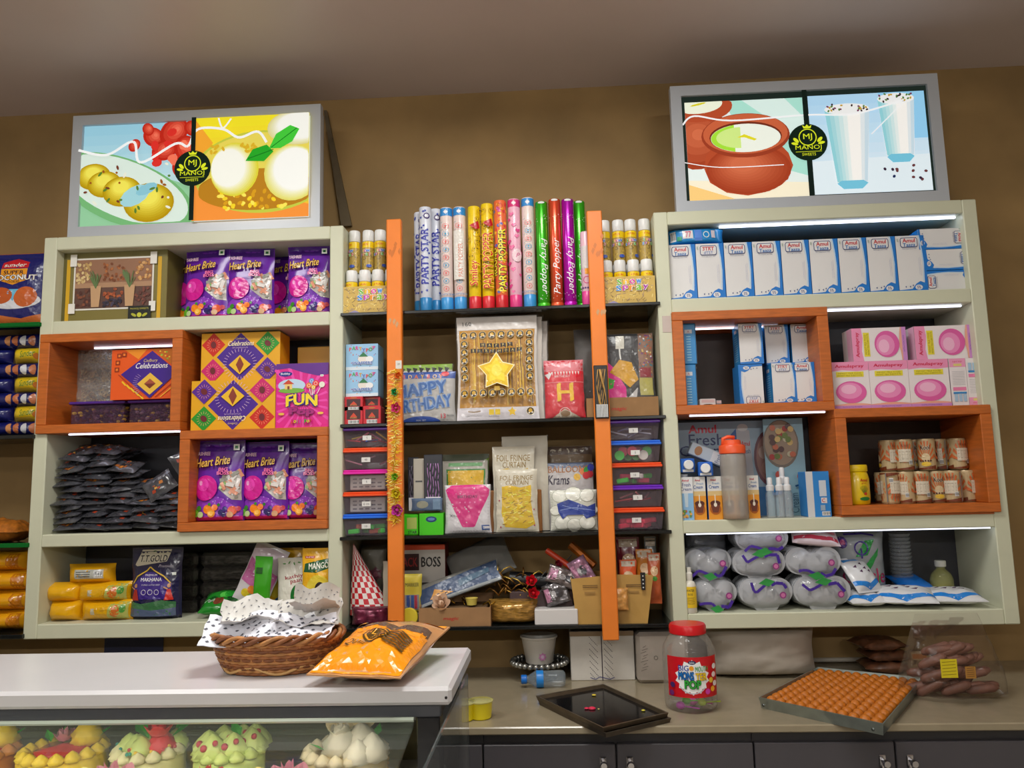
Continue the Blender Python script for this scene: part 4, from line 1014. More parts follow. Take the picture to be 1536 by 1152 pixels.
def art_candy(A, w, h):
    random.seed(11); pu, dp = (108, 34, 168), (70, 20, 130)
    A.rect(w * .02, h * .86, w * .98, h * .985, dp); A.rect(w * .02, h * .01, w * .98, h * .06, (205, 40, 150))
    A.poly([(w * .02, h * .2), (w * .3, h * .33), (w * .62, h * .28), (w * .98, h * .12), (w * .98, h * .06), (w * .02, h * .06)], (150, 60, 200))
    # window of wrapped sweets
    win = [(w * .52, h * .40), (w * .60, h * .57), (w * .96, h * .63), (w * .97, h * .25), (w * .80, h * .26)]
    A.poly(win, (186, 178, 172))
    for k in range(46):
        x, y = w * random.uniform(.58, .95), h * random.uniform(.27, .60)
        if y < h * (.40 - .30 * (x / w - .52)) + .004 or y > h * (.55 + .12 * (x / w - .6)): continue
        a = random.uniform(0, PI); L, q = w * .08, w * .032
        pts = [(-L, -q), (L, -q), (L, q), (-L, q)]
        A.poly([(x + u * math.cos(a) - v * math.sin(a), y + u * math.sin(a) + v * math.cos(a)) for u, v in pts], random.choice([(236, 230, 226), (206, 196, 190), (226, 214, 210), (150, 150, 140), (225, 150, 120), (150, 190, 120), (240, 236, 236)]))
    # pink glossy sweet
    A.ell(w * .28, h * .41, w * .235, h * .155, (214, 22, 150), 26); A.ell(w * .22, h * .45, w * .12, h * .08, (240, 70, 185), 18, rot=.5); A.ell(w * .17, h * .47, w * .035, h * .03, (250, 170, 225), 10)
    # fruit along the bottom
    for x, y, r, c in ((.1, .1, .07, (110, 190, 50)), (.2, .085, .06, (190, 215, 150)), (.16, .16, .05, (60, 140, 40)), (.34, .15, .085, (245, 140, 20)), (.42, .10, .075, (250, 165, 40)), (.48, .17, .06, (240, 120, 20)), (.60, .11, .055, (50, 40, 110)), (.68, .15, .05, (60, 50, 130)), (.66, .08, .045, (40, 36, 96)), (.82, .13, .085, (225, 90, 50)), (.78, .08, .06, (215, 170, 130)), (.92, .15, .05, (200, 70, 90)), (.38, .21, .03, (60, 150, 40)), (.56, .2, .03, (50, 130, 40))):
        A.ell(w * x, h * y, w * r, w * r, c, 14)
    A.ell(w * .42, h * .10, w * .05, w * .05, (255, 200, 90), 12)
    for k in range(10): A.star(w * random.uniform(.45, .75), h * random.uniform(.22, .3), w * .018, w * .008, (200, 150, 235), keep=k > 0)
    A.text('YASHREE', w * .19, h * .835, w * .30, h * .045, (240, 200, 215), bold=.04)
    A.text('Heart Brite', w * .40, h * .735, w * .70, h * .105, (240, 190, 90), shear=.3, bold=.03, edge=(84, 36, 10), rot=.10)
    A.text('BIG', w * .63, h * .635, w * .19, h * .042, (250, 120, 180), bold=.05, edge=(120, 10, 90)); A.text('BOSS', w * .63, h * .59, w * .25, h * .042, (250, 120, 180), bold=.05, edge=(120, 10, 90))
    A.rect(w * .80, h * .87, w * .92, h * .945, (235, 240, 235)); A.rect(w * .83, h * .89, w * .89, h * .925, (40, 120, 60))
proto = None
def candy_bag(label, x0, yt, x1, yb, y, z, group, tilt=0.0, rz=0.0):
    global proto
    cx, z0, w_, h_ = fit(x0, yt, x1, yb, y); h_ += z0 - z
    if proto is None:
        proto = pouch('candy_bag', label, 'candy bag', .165, .255, .055, (104, 32, 164), art_candy, seed=2, group=group); o = proto
    else: o = dup(proto, label=label); o['group'] = group
    o.scale = (w_ / .165, 1, h_ / .255); o.location = (cx, y + .028, z); o.rotation_euler = (-tilt, 0, rz)
    return o
g = 'purple candy bags on the top shelf'
candy_bag('purple candy bag half hidden, beside the taped carton', 252, 372, 318, 476, .16, S1, g)
candy_bag('purple candy bag second row, showing between the two right front bags', 396, 372, 462, 474, .16, S1, g)
candy_bag('leftmost front purple candy bag on the top shelf of left cabinet', 271, 369, 342, 477, .05, S1, g, 0, -.12)
candy_bag('middle front purple candy bag on the top shelf of left cabinet', 337, 368, 407, 475, .05, S1, g, 0, .08)
candy_bag('rightmost front purple candy bag on the top shelf of left cabinet', 428, 366, 494, 474, .05, S1, g, 0, .03)
g = 'purple candy bags in the lower wooden niche'; zb = S3 + .030
candy_bag('leftmost purple candy bag in the lower wooden niche', 287, 660, 362, 790, .04, zb, g, 0, .04)
candy_bag('middle purple candy bag in the lower wooden niche', 358, 662, 430, 788, .06, zb, g, 0, -.04)
candy_bag('rightmost purple candy bag in the lower wooden niche', 419, 664, 488, 786, .09, zb, g, 0, .12)

# ---- wooden niche A: snack bags, chocolate box, tubs
zn = 1.705 + .030
nut = M((176, 132, 74), .5, var=.5, scale=70, bump=.5)
cx, z0, w_, h_ = fit(104, 604, 186, 634, .05)
for k, (xa, xb, lb) in enumerate(((102, 186, 'purple lidded snack tub below the orange box, left one'), (190, 263, 'purple lidded snack tub below the orange box, right one'))):
    cx, z0, w_, h_ = fit(xa, 601, xb, 636, .045)
    e = empty('snack_tub', (cx, .045, zn), lb, 'tub', 'purple lidded snack tubs')
    hb = h_ - .008
    MB().box(-w_ / 2 + .005, w_ / 2 - .005, .004, .12, 0, hb, .006).build('tub_body', FILM((120, 90, 120), .22, .1, 0), e)
    MB().box(-w_ / 2, w_ / 2, 0, .124, hb, hb + .010, .003).build('lid', M((78, 40, 140), .35), e)
    random.seed(k); m = MB()
    for q in range(170): m.ball((random.uniform(-w_ / 2 + .012, w_ / 2 - .012), random.uniform(.012, .11), random.uniform(.006, hb - .006)), random.uniform(.006, .009), 6, 4, random.choice([0, 0, 1, 2, 3]), sz=.7)
    n_ = m.build('wrapped_sweets', [M((66, 36, 70), .35), M((200, 160, 50), .35), M((120, 96, 110), .4), M((90, 60, 70), .4)], e); n_['kind'] = 'stuff'
def art_celeb_orange(A, w, h):
    A.rect(0, 0, w, h, (236, 92, 28)); random.seed(1)
    A.poly([(w * .62, h), (w, h), (w, h * .62)], (200, 110, 30)); A.poly([(w * .55, h), (w * .2, h), (w * .42, h * .8)], (246, 150, 40))
    for k in range(16): A.ell(w * random.uniform(.72, .98), h * random.uniform(.78, .98), w * .016, h * .016, random.choice([(250, 200, 60), (150, 190, 60), (230, 60, 40)]), 8, keep=k > 0)
    for x, y in ((.12, .88), (.10, .74), (.09, .60), (.2, .9)): A.rect(w * x - .008, h * y - .008, w * x + .008, h * y + .008, (150, 50, 20)); A.rect(w * x - .004, h * y - .004, w * x + .004, h * y + .004, (240, 130, 50))
    for k in range(5): A.line([(w * (.18 + .07 * k), h * (.36 - .07 * k)), (w * (.24 + .07 * k), h * (.28 - .07 * k))], .006, (250, 200, 40), keep=k > 0)
    A.line([(w * .12, h * .5), (w * .5, h * .05)], .0025, (170, 50, 30)); A.line([(w * .7, h * .03), (w * .98, h * .32)], .0025, (170, 50, 30)); A.line([(w * .78, h * .03), (w * .98, h * .24)], .003, (250, 190, 60))
    A.poly([(w * .16, h * .5), (w * .64, h * .96), (w * .995, h * .58), (w * .995, h * .46), (w * .62, h * .0 + .002)], (66, 34, 140))
    A.text('Cadbury', w * .62, h * .76, w * .22, h * .08, (225, 200, 120), shear=.3); A.text('Celebrations', w * .64, h * .665, w * .5, h * .11, (245, 240, 235), shear=.3, bold=.02)
    for k in range(10): 
        t = 2.4 + k * .16; A.line([(w * .62 + w * .2 * math.cos(t), h * .3 + h * .22 * math.sin(t)), (w * .62 + w * .27 * math.cos(t), h * .3 + h * .3 * math.sin(t))], .0014, (180, 150, 200), keep=k > 0)
    A.poly([(w * .42, h * .3), (w * .62, h * .52), (w * .82, h * .3), (w * .62, h * .08)], (236, 190, 70)); A.poly([(w * .53, h * .3), (w * .62, h * .40), (w * .71, h * .3), (w * .62, h * .2)], (120, 50, 34)); A.poly([(w * .53, h * .3), (w * .62, h * .40), (w * .71, h * .3)], (170, 84, 60))
carton('chocolate_box', 'orange chocolate gift box with purple diamond standing on two tubs', 'chocolate box', (167, 524, 263, 600), .03, .10, (222, 84, 26), art_celeb_orange, z=zn + fit(102, 601, 186, 636, .045)[3] + .0025)
random.seed(21); zz = zn + fit(102, 601, 186, 636, .045)[3] + .0025
for k, lb in enumerate(('lowest clear bag of twisted snacks in the upper wooden niche', 'middle clear bag of twisted snacks in the upper wooden niche', 'topmost clear bag of twisted snacks in the upper wooden niche')):
    cx = P(146, 560, .17).x
    b = pouch('snack_bag', lb, 'bag', .20, .10, .082, (170, 130, 80), kind='flat', seed=40 + k, cr=.006, group='clear snack bags in the upper wooden niche', mat=FILM((225, 222, 215), .3, .12, .6, 30))
    b.location = (cx, .185, zz - .012 + .072 * k)
    m = MB()
    for q in range(70):
        x, z_, y_ = random.uniform(-.085, .085), random.uniform(.012, .085), random.uniform(-.026, .02); r = random.uniform(.007, .011); a = random.uniform(0, 6)
        m.tube([(x + r * math.cos(a + t), y_ + .003 * math.sin(3 * t), z_ + r * math.sin(a + t)) for t in (0, 1, 2, 3, 4, 5)], .003, 5, random.choice([0, 0, 1, 2]))
    n_ = m.build('twisted_snacks', [nut, M((206, 170, 110), .5), M((136, 96, 54), .5)], b, smooth=True); n_['kind'] = 'stuff'
# ---- on top of lower niche: chocolate boxes, lollipop box
def art_celeb(A, w, h):
    A.rect(0, 0, w, h, (232, 170, 20)); pu = (74, 32, 146)
    A.poly([(w * .20, h * .5), (w * .5, h * 1.0), (w * .80, h * .5), (w * .5, 0)], pu)
    for x, y, c in ((.155, .76, (206, 40, 26)), (.845, .76, (36, 150, 40)), (.155, .22, (206, 30, 110)), (.845, .22, (92, 36, 150))):
        A.poly([(w * (x - .15), h * y), (w * x, h * (y + .25)), (w * (x + .15), h * y), (w * x, h * (y - .25))] if .2 < y < .8 else [], c)
        for k in range(16):
            t = 2 * PI * k / 16; A.line([(w * x + w * .055 * math.cos(t), h * y + h * .095 * math.sin(t)), (w * x + w * .085 * math.cos(t), h * y + h * .145 * math.sin(t))], .0012, (240, 170, 130), keep=k > 0)
        A.ell(w * x, h * y, w * .035, h * .075, (110, 34, 40), 12, rot=x)
    A.text('Cadbury', w * .5, h * .87, w * .12, h * .05, (235, 205, 130), shear=.3); A.text('Celebrations', w * .51, h * .775, w * .33, h * .10, (250, 235, 200), shear=.3, bold=.03); A.text('SPLENDOUR', w * .5, h * .685, w * .2, h * .028, (200, 170, 210))
    for k in range(30):
        t = 2 * PI * k / 30; A.line([(w * .5 + w * .17 * math.cos(t), h * .34 + h * .26 * math.sin(t)), (w * .5 + w * .215 * math.cos(t), h * .34 + h * .33 * math.sin(t))], .0014, (225, 190, 220), keep=k > 0)
    A.poly([(w * .36, h * .33), (w * .5, h * .53), (w * .64, h * .33), (w * .5, h * .13)], (240, 190, 40)); A.poly([(w * .45, h * .33), (w * .5, h * .5), (w * .55, h * .33), (w * .5, h * .16)], (140, 56, 40))
def flip(art):
    def f(A, w, h):
        B = Art(); art(B, w, h)
        A.it += [([(w - x, h - y) for x, y in vs], ts, c, l) for vs, ts, c, l in B.it]; A.l = B.l
    return f
zt = 1.702
b1 = carton('chocolate_box', 'yellow and purple chocolate box upside down, lower of the two stacked', 'chocolate box', (287, 570, 413, 641), .02, .10, (226, 160, 20), flip(art_celeb), z=zt, group='yellow chocolate boxes')
h1 = fit(287, 570, 413, 641, .02); h1 = h1[3] + h1[1] - zt
b2 = carton('chocolate_box', 'yellow and purple chocolate box upright, upper of the two stacked', 'chocolate box', (302, 499, 420, 569), .045, .10, (226, 160, 20), art_celeb, z=zt + h1, group='yellow chocolate boxes')
def art_fun(A, w, h):
    mg = (222, 22, 140); A.rect(0, 0, w, h, mg); random.seed(9)
    for k in range(20):
        t = 2 * PI * k / 20; c, s = math.cos(t), math.sin(t); cx, cy = w * .5, h * .4
        L = min(abs((w * .5) / c) if abs(c) > 1e-3 else 9, abs(((h * .6) if s > 0 else h * .4) / s) if abs(s) > 1e-3 else 9) * .97
        c2, s2 = math.cos(t + .1), math.sin(t + .1); A.poly([(cx, cy), (cx + L * c, cy + L * s), (cx + L * .97 * c2, cy + L * .97 * s2)], (238, 70, 175), keep=k > 0) if L < .2 else None
    A.poly([(0, h), (w, h), (w, h * .82), (w * .8, h * .80), (w * .5, h * .86), (w * .25, h * .93), (0, h * .91)], (96, 34, 140))
    A.ell(w * .18, h * .84, w * .13, h * .04, (30, 40, 140), 16); A.text('Bobby', w * .18, h * .84, w * .18, h * .04, (230, 230, 240), bold=.04)
    A.poly(ellpts(w * .3, h * .66, w * .26, h * .10, 20), (190, 215, 240)); A.ell(w * .3, h * .58, w * .25, h * .04, (120, 180, 60), 18)
    A.rect(w * .17, h * .60, w * .31, h * .68, (240, 205, 120)); A.poly([(w * .13, h * .68), (w * .35, h * .68), (w * .24, h * .75)], (206, 70, 40)); A.rect(w * .22, h * .60, w * .26, h * .65, (130, 60, 40))
    for x, y, r, c in ((.68, .72, .05, (90, 150, 220)), (.76, .68, .06, (235, 60, 60)), (.63, .65, .055, (240, 120, 40)), (.88, .66, .055, (235, 235, 215)), (.72, .62, .04, (240, 205, 50))):
        A.line([(w * x, h * y), (w * (x * .4 + .42), h * .5)], .002, (245, 240, 235)); A.ell(w * x, h * y, w * r, w * r, c, 14); A.ring(w * x, h * y, w * r * .5, .0012, (250, 240, 230), 10)
    A.text('FUN', w * .5, h * .415, w * .60, h * .17, (248, 220, 40), bold=.07, edge=(40, 40, 130), arc=.006); A.text('Pop', w * .5, h * .245, w * .48, h * .13, (170, 24, 120), bold=.08, edge=(110, 10, 90)); 
    for x in (.12, .86): A.ell(w * x, h * .22, w * .06, h * .02, (240, 190, 80), 10)
    for k, (ch, c) in enumerate(zip('Lollipop', [(230, 60, 40), (240, 200, 40), (60, 170, 60), (40, 120, 200), (240, 130, 40), (60, 170, 60), (235, 210, 60), (220, 50, 60)])): A.text(ch, w * (.33 + .05 * k), h * .10, None, h * .055 if ch in 'Llp' else h * .042, c, bold=.06, edge=(60, 10, 50))
    A.rect(w * .86, h * .78, w * .92, h * .81, (235, 240, 235)); A.rect(w * .88, h * .79, w * .90, h * .80, (40, 120, 60))
carton('lollipop_box', 'bright pink lollipop box with purple top beside the chocolate boxes', 'box', (414, 545, 493, 640), .02, .12, (214, 30, 140), art_fun, z=zt)
o = carton('gift_box', 'plain gold box behind the pink lollipop box', 'box', (446, 520, 498, 560), .16, .07, (206, 164, 30), None, z=zt, group=None)

# ---- black packets heap
random.seed(5)
shapes = []
for k in range(4):
    T, X = pouch_fn(.105, .075, .026, 'pillow', 60 + k, .004)
    p_ = pouch('black_packet', None, None, .105, .075, .026, (30, 30, 34), kind='pillow', seed=60 + k, cr=.004, nu=12, nv=8, mat=M((66, 66, 72), .2, var=.6, scale=45, coat=.6))
    A = Art()
    for q in range(10):
        x, y = random.uniform(.015, .085), random.uniform(.012, .06); r = random.uniform(.003, .009)
        A.poly([(x - r, y - r * .5), (x + r * .6, y - r * .7), (x + r, y + r * .4), (x - r * .4, y + r * .6)], random.choice([(186, 110, 30), (150, 80, 24), (120, 120, 126), (205, 150, 60), (96, 96, 104), (170, 60, 30)]), keep=q > 0)
    A.build('printed_mark', lambda u, v, of: (X(u, v), -T(u, v) - of, v), p_, .3, maxe=.02)
    shapes.append(p_)
xl, xr = -1.732, -1.262
rows = [(0, 5), (1, 5), (2, 5), (3, 5), (4, 5), (5, 5), (6, 4), (7, 4), (8, 3), (9, 3), (10, 2), (11, 2), (12, 2)]
used = [0] * 4; cnt = 0
for r_, n in rows:
    for i in range(n):
        for dep in ((0, 1) if r_ in (11, 12) else (0,)):
            k = random.randrange(4)
            x = xl + .055 + i * (.092 if n > 2 else .098) + random.uniform(-.010, .010); x = min(x, xr - .05)
            if n <= 4 and r_ > 9: x = xl + .07 + i * .10 + random.uniform(-.012, .012)
            zz = S3 + .013 + r_ * .0215 * (.93 if i > 2 else 1)
            side = ['at the far left', 'left of the middle', 'in the middle', 'right of the middle', 'at the far right'][min(4, i)]
            lb = 'black foil snack packet %s of the heap, %s layer from the bottom' % (side, ORD[r_])
            if dep: lb = lb.replace('from the bottom', 'up, rear')
            if used[k] == 0: o = shapes[k]; used[k] = 1
            else: o = dup(shapes[k])
            tag(o, lb, 'packet', 'black foil snack packets')
            o.location = (x, .045 + random.uniform(-.012, .012) + .085 * dep, zz)
            o.rotation_euler = (-PI / 2 + .32 + random.uniform(-.2, .3), random.uniform(-.14, .14), random.uniform(-.35, .35))
            cnt += 1
for x, z_, ry, lb in ((-1.300, 1.60, 1.0, 'black foil packet tilted at the upper right of the heap'), (-1.335, 1.52, -.6, 'black foil packet tilted below the upper right one')):
    o = dup(shapes[1], label=lb); o.location = (x, .05, z_ - .03); o.rotation_euler = (-.3, ry, .2)

# ---- bottom row
def art_yel(A, w, h):
    A.rect(w * .35, h * .1, w * .62, h * .9, (226, 170, 20)); A.rect(w * .30, h * .35, w * .38, h * .65, (200, 190, 160))
    A.poly([(w * .62, h * .06), (w * .96, h * .1), (w * .96, h * .9), (w * .66, h * .94)], (180, 180, 90)); A.ell(w * .76, h * .5, w * .08, h * .3, (206, 110, 40), 12); A.ell(w * .88, h * .6, w * .05, h * .2, (80, 150, 60), 10)
def art_yel2(A, w, h):
    A.rect(w * .25, h * .3, w * .85, h * .75, (186, 186, 176))
    for k in range(3): A.rect(w * .29, h * (.4 + k * .11), w * .6, h * (.44 + k * .11), (90, 90, 90), keep=k > 0)
    A.barcode(w * .68, h * .34, w * .83, h * .7)
for k, (x0, yt, x1, yb, y, art, lb) in enumerate(((64, 911, 112, 938, .03, None, 'yellow sweet packet at the lower left of the pile'), (111, 908, 190, 938, .03, art_yel, 'yellow sweet packet at the lower right of the pile'),
     (58, 885, 112, 911, .04, None, 'yellow sweet packet at the left of the middle layer'), (106, 883, 187, 911, .04, art_yel, 'yellow sweet packet at the right of the middle layer'), (92, 858, 163, 885, .05, art_yel2, 'yellow sweet packet with grey label on top of the pile'))):
    cx, z0, w_, h_ = fit(x0, yt, x1, yb, y); lay = [0, 0, 1, 1, 2][k]
    o = pouch('sweet_packet', lb, 'packet', w_, .068, .09, (232, 172, 16), art, kind='pillow', seed=70 + k, cr=.004, group='yellow sweet packets', nu=14, nv=12)
    o.location = (cx, y + .045, S4 + lay * .060 - .001)
def art_gold(A, w, h):
    nv_ = (24, 22, 66); A.rect(w * .03, h * .02, w * .97, h * .98, nv_)
    A.poly([(w * .1, h * .76), (w * .2, h * .97), (w * .78, h * .97), (w * .72, h * .80), (w * .14, h * .74)], (214, 206, 186)); A.text('T.T.GOLD', w * .45, h * .845, w * .54, h * .09, (28, 28, 50), bold=.03); A.ell(w * .45, h * .94, w * .04, h * .015, (60, 90, 40), 10)
    A.text('Premium', w * .72, h * .74, w * .28, h * .04, (200, 190, 210), shear=.3)
    A.line([(w * .08, h * .5), (w * .16, h * .6), (w * .36, h * .68), (w * .42, h * .73), (w * .5, h * .68), (w * .7, h * .6), (w * .86, h * .48)], .004, (226, 184, 60))
    A.rect(w * .1, h * .28, w * .86, h * .5, (60, 40, 130)); A.poly([(w * .1, h * .5), (w * .36, h * .66), (w * .5, h * .66), (w * .86, h * .48)], (60, 40, 130))
    A.text('PREMIUM', w * .45, h * .615, w * .24, h * .03, (235, 225, 235)); A.text('MAKHANA', w * .46, h * .555, w * .42, h * .05, (240, 235, 240), bold=.03); A.text('PUFFED LOTUS SEED', w * .46, h * .48, w * .36, h * .02, (215, 205, 225))
    for x in (.33, .46, .59): A.ring(w * x, h * .38, w * .045, .0016, (220, 210, 230), 12)
    for x, c in ((.14, (176, 36, 36)), (.8, (206, 50, 40))):
        A.poly([(w * (x - .06), h * .27), (w * (x + .1), h * .27), (w * (x + .05), h * .42), (w * (x - .01), h * .42)], c); A.ell(w * (x + .02), h * .47, w * .035, h * .03, (196, 140, 100), 10); A.line([(w * x, h * .42), (w * (x - .08), h * .45)], .004, (196, 140, 100))
    A.poly([(w * .05, h * .05), (w * .94, h * .05), (w * .94, h * .24), (w * .7, h * .27), (w * .3, h * .22), (w * .05, h * .26)], (60, 110, 70)); A.poly([(w * .05, h * .05), (w * .94, h * .05), (w * .94, h * .16), (w * .5, h * .13), (w * .05, h * .17)], (80, 92, 120))
    A.rect(w * .86, h * .61, w * .93, h * .65, (230, 235, 230))
cx, z0, w_, h_ = fit(190, 822, 268, 929, .06); o = pouch('makhana_pouch', 'dark navy stand-up snack pouch with pale title panel in bottom row', 'pouch', w_, h_ + z0 - S4, .07, (26, 24, 60), art_gold, seed=81); o.location = (cx, .09, S4)
# film wrapped dark stack at the back
cx, z0, w_, h_ = fit(200, 826, 392, 915, .17)
for k in range(4):
    for q in range(2):
        o = MB().box(-w_ * .24, w_ * .24, 0, .07, 0, .052, .012).build('wrapped_bale', FILM((70, 66, 62), .75, .2, .6, 40), loc=(cx + (q - .5) * w_ * .5, .175, S4 + k * .0525)); tag(o, 'dark film wrapped bale behind the pouches, %s column, %s from the bottom' % (['left', 'right'][q], ORD[k]), 'bale', 'film wrapped bales at the back')
def art_green(A, w, h):
    for x, y, c in ((.25, .4, (20, 90, 30)), (.5, .6, (90, 200, 80)), (.7, .4, (20, 80, 30)), (.4, .3, (120, 60, 40)), (.6, .65, (40, 160, 50))): A.ell(w * x, h * y, w * .12, h * .16, c, 9, rot=x * 5)
    A.text('Pan', w * .2, h * .35, w * .22, h * .2, (200, 225, 200), shear=.3)
cx, z0, w_, h_ = fit(290, 890, 350, 926, .04); o = pouch('mint_packet', 'dark green packet lying flat in the bottom row', 'packet', .15, .12, .045, (34, 130, 40), art_green, kind='flat', seed=83, cr=.004); o.location = (cx + .02, .05, S4 + .021); o.rotation_euler = (-1.15, 0, .1)
def art_pink(A, w, h):
    A.rect(w * .03, h * .45, w * .97, h * .95, (220, 200, 215)); A.poly([(w * .03, h * .4), (w * .97, h * .3), (w * .97, h * .62), (w * .03, h * .75)], (206, 110, 170)); A.text('50', w * .4, h * .55, w * .3, h * .09, (240, 225, 235), bold=.04)
    for x, y, c in ((.3, .25, (226, 200, 50)), (.5, .2, (120, 180, 60)), (.7, .25, (216, 80, 60)), (.45, .32, (240, 140, 50))): A.ell(w * x, h * y, w * .13, h * .06, c, 10)
cx, z0, w_, h_ = fit(345, 832, 395, 930, .06); o = pouch('candy_pouch', 'white and pink pouch leaning over beside the green packet', 'pouch', .12, .235, .03, (216, 208, 214), art_pink, kind='pillow', seed=84); o.location = (cx - .02, .10, S4 + .018); o.rotation_euler = (0, .42, .1)
cx, z0, w_, h_ = fit(376, 835, 400, 935, .03); o = pouch('green_sachet', 'narrow bright green upright packet between the pink and mango pouches', 'packet', w_ + .005, h_ + z0 - S4, .03, (60, 160, 30), lambda A, w, h: (A.rect(w * .1, h * .05, w * .9, h * .2, (140, 190, 60)), A.ell(w * .4, h * .18, w * .25, h * .04, (230, 200, 60), 10), A.rect(w * .1, h * .72, w * .5, h * .82, (30, 90, 30))), seed=85); o.location = (cx, .045, S4); o.rotation_euler = (0, .06, 0)
def art_mango(A, w, h):
    ye = (240, 180, 24); gr = (20, 84, 44)
    A.rect(w * .02, h * .02, w * .98, h * .98, ye); A.poly([(w * .06, h * .66), (w * .1, h * .78), (w * .5, h * .82), (w * .97, h * .86), (w * .97, h * .72), (w * .5, h * .65)], gr); A.text('MANGO', w * .56, h * .75, w * .66, h * .085, (240, 240, 225), bold=.05, rot=.07)
    A.rect(w * .1, h * .855, w * .42, h * .89, (200, 60, 40)); A.text('RUSTIC', w * .26, h * .872, w * .26, h * .022, (240, 230, 220), bold=.03)
    A.ell(w * .55, h * .42, w * .38, h * .2, (226, 200, 60), 24)
    A.poly([(w * .3, h * .03), (w * .97, h * .03), (w * .97, h * .22), (w * .75, h * .28), (w * .5, h * .27), (w * .34, h * .2)], (40, 100, 150))
    A.ell(w * .62, h * .40, w * .17, h * .12, (40, 30, 30), 18); A.ell(w * .62, h * .37, w * .13, h * .1, (176, 112, 76), 18); A.rect(w * .5, h * .385, w * .74, h * .42, (24, 22, 24)); A.poly([(w * .52, h * .33), (w * .72, h * .33), (w * .66, h * .27), (w * .58, h * .27)], (40, 30, 30))
    A.ell(w * .25, h * .19, w * .17, h * .03, (240, 150, 40), 14); A.ell(w * .25, h * .205, w * .14, h * .02, (250, 220, 150), 14); A.rect(w * .02, h * .02, w * .18, h * .14, (70, 140, 50))
cx, z0, w_, h_ = fit(391, 823, 447, 930, .13); o = pouch('mango_pouch', 'yellow mango candy pouch standing at the back behind the white pouch', 'pouch', w_ + .02, h_ + z0 - S4, .04, (236, 176, 24), art_mango, seed=86, group='mango pouches'); o.location = (cx, .16, S4)
def art_paan(A, w, h):
    A.rect(w * .02, h * .02, w * .98, h * .98, (226, 222, 210)); A.text('kathiya', w * .58, h * .68, w * .66, h * .08, (160, 24, 50), bold=.03, rot=.16); A.text('paan c', w * .66, h * .60, w * .5, h * .07, (160, 24, 50), bold=.03, rot=.16)
    A.ell(w * .7, h * .35, w * .27, h * .22, (20, 110, 40), 22); A.ell(w * .74, h * .35, w * .2, h * .16, (226, 190, 50), 20); A.poly([(w * .6, h * .16), (w * .95, h * .16), (w * .92, h * .36), (w * .8, h * .42), (w * .66, h * .36)], (196, 44, 34)); A.ell(w * .8, h * .44, w * .07, h * .05, (190, 120, 80), 12)
    for k in range(5): A.ell(w * (.2 + .15 * k), h * (.9 + .02 * (k % 2)), w * .05, h * .012, (90, 150, 70), 8, rot=k)
cx, z0, w_, h_ = fit(411, 838, 462, 932, .05); o = pouch('mint_pouch', 'white pouch with green and red print between the two yellow pouches', 'pouch', w_, h_ + z0 - S4, .04, (224, 220, 208), art_paan, seed=87); o.location = (cx, .085, S4)
cx, z0, w_, h_ = fit(448, 823, 498, 934, .015); o = pouch('mango_pouch', 'yellow mango candy pouch standing in front at the row end', 'pouch', w_, h_ + z0 - S4, .04, (236, 176, 24), art_mango, seed=88, group='mango pouches'); o.location = (cx, .04, S4); o.scale = (.94, 1, 1)

# ---- far left bay
def art_coco(A, w, h):
    A.rect(w * .02, h * .02, w * .98, h * .97, (26, 30, 110)); A.poly([(w * .42, h * .87), (w * .60, h * .93), (w * .78, h * .87), (w * .78, h * .79), (w * .42, h * .79)], (205, 30, 40)); A.text('sunder', w * .6, h * .835, w * .3, h * .055, (240, 235, 230), bold=.04)
    A.poly([(w * .42, h * .78), (w * .78, h * .78), (w * .78, h * .62), (w * .6, h * .56), (w * .42, h * .62)], (240, 160, 40)); A.text('SUPER', w * .6, h * .73, w * .28, h * .05, (60, 30, 40), bold=.05); A.text('COCONUT', w * .6, h * .66, w * .62, h * .07, (245, 240, 235), bold=.05, edge=(60, 24, 20)); A.text('COOKIES', w * .6, h * .60, w * .2, h * .03, (90, 40, 20))
    A.ell(w * .6, h * .36, w * .36, h * .12, (226, 226, 235), 22); A.poly([(w * .5, h * .5), (w * .7, h * .5), (w * .62, h * .34)], (110, 190, 225)); A.ell(w * .44, h * .42, w * .17, h * .11, (196, 90, 36), 18); A.ell(w * .78, h * .40, w * .15, h * .13, (206, 100, 44), 18, rot=.5)
    A.poly([(w * .02, h * .03), (w * .98, h * .03), (w * .98, h * .18), (w * .7, h * .12), (w * .4, h * .17), (w * .02, h * .1)], (220, 120, 60)); A.ell(w * .3, h * .12, w * .1, h * .04, (60, 150, 60), 8)
cx, z0, w_, h_ = fit(-48, 378, 62, 480, .05); o = pouch('biscuit_pack', 'dark blue coconut biscuit pack on the green edged shelf at far left', 'biscuit pack', w_, h_ + z0 - 2.0975, .06, (24, 28, 104), art_coco, kind='pillow', seed=90); o.location = (cx, .085, 2.0975)
yl, bl = None, None
def roll_art_b(A, w, h):
    for k in range(4): A.ell(w * (.5 + .13 * k), h * .5, w * .05, h * .34, [(206, 140, 90), (190, 110, 70), (214, 214, 220), (200, 120, 80)][k % 4], 12)
    A.ell(w * .1, h * .5, w * .06, h * .4, (40, 44, 150), 10)
def roll_art_y(A, w, h):
    A.text('Sunder', w * .62, h * .55, w * .5, h * .4, (60, 130, 50), shear=.3, rot=.12); A.ell(w * .9, h * .4, w * .08, h * .2, (206, 120, 50), 10)
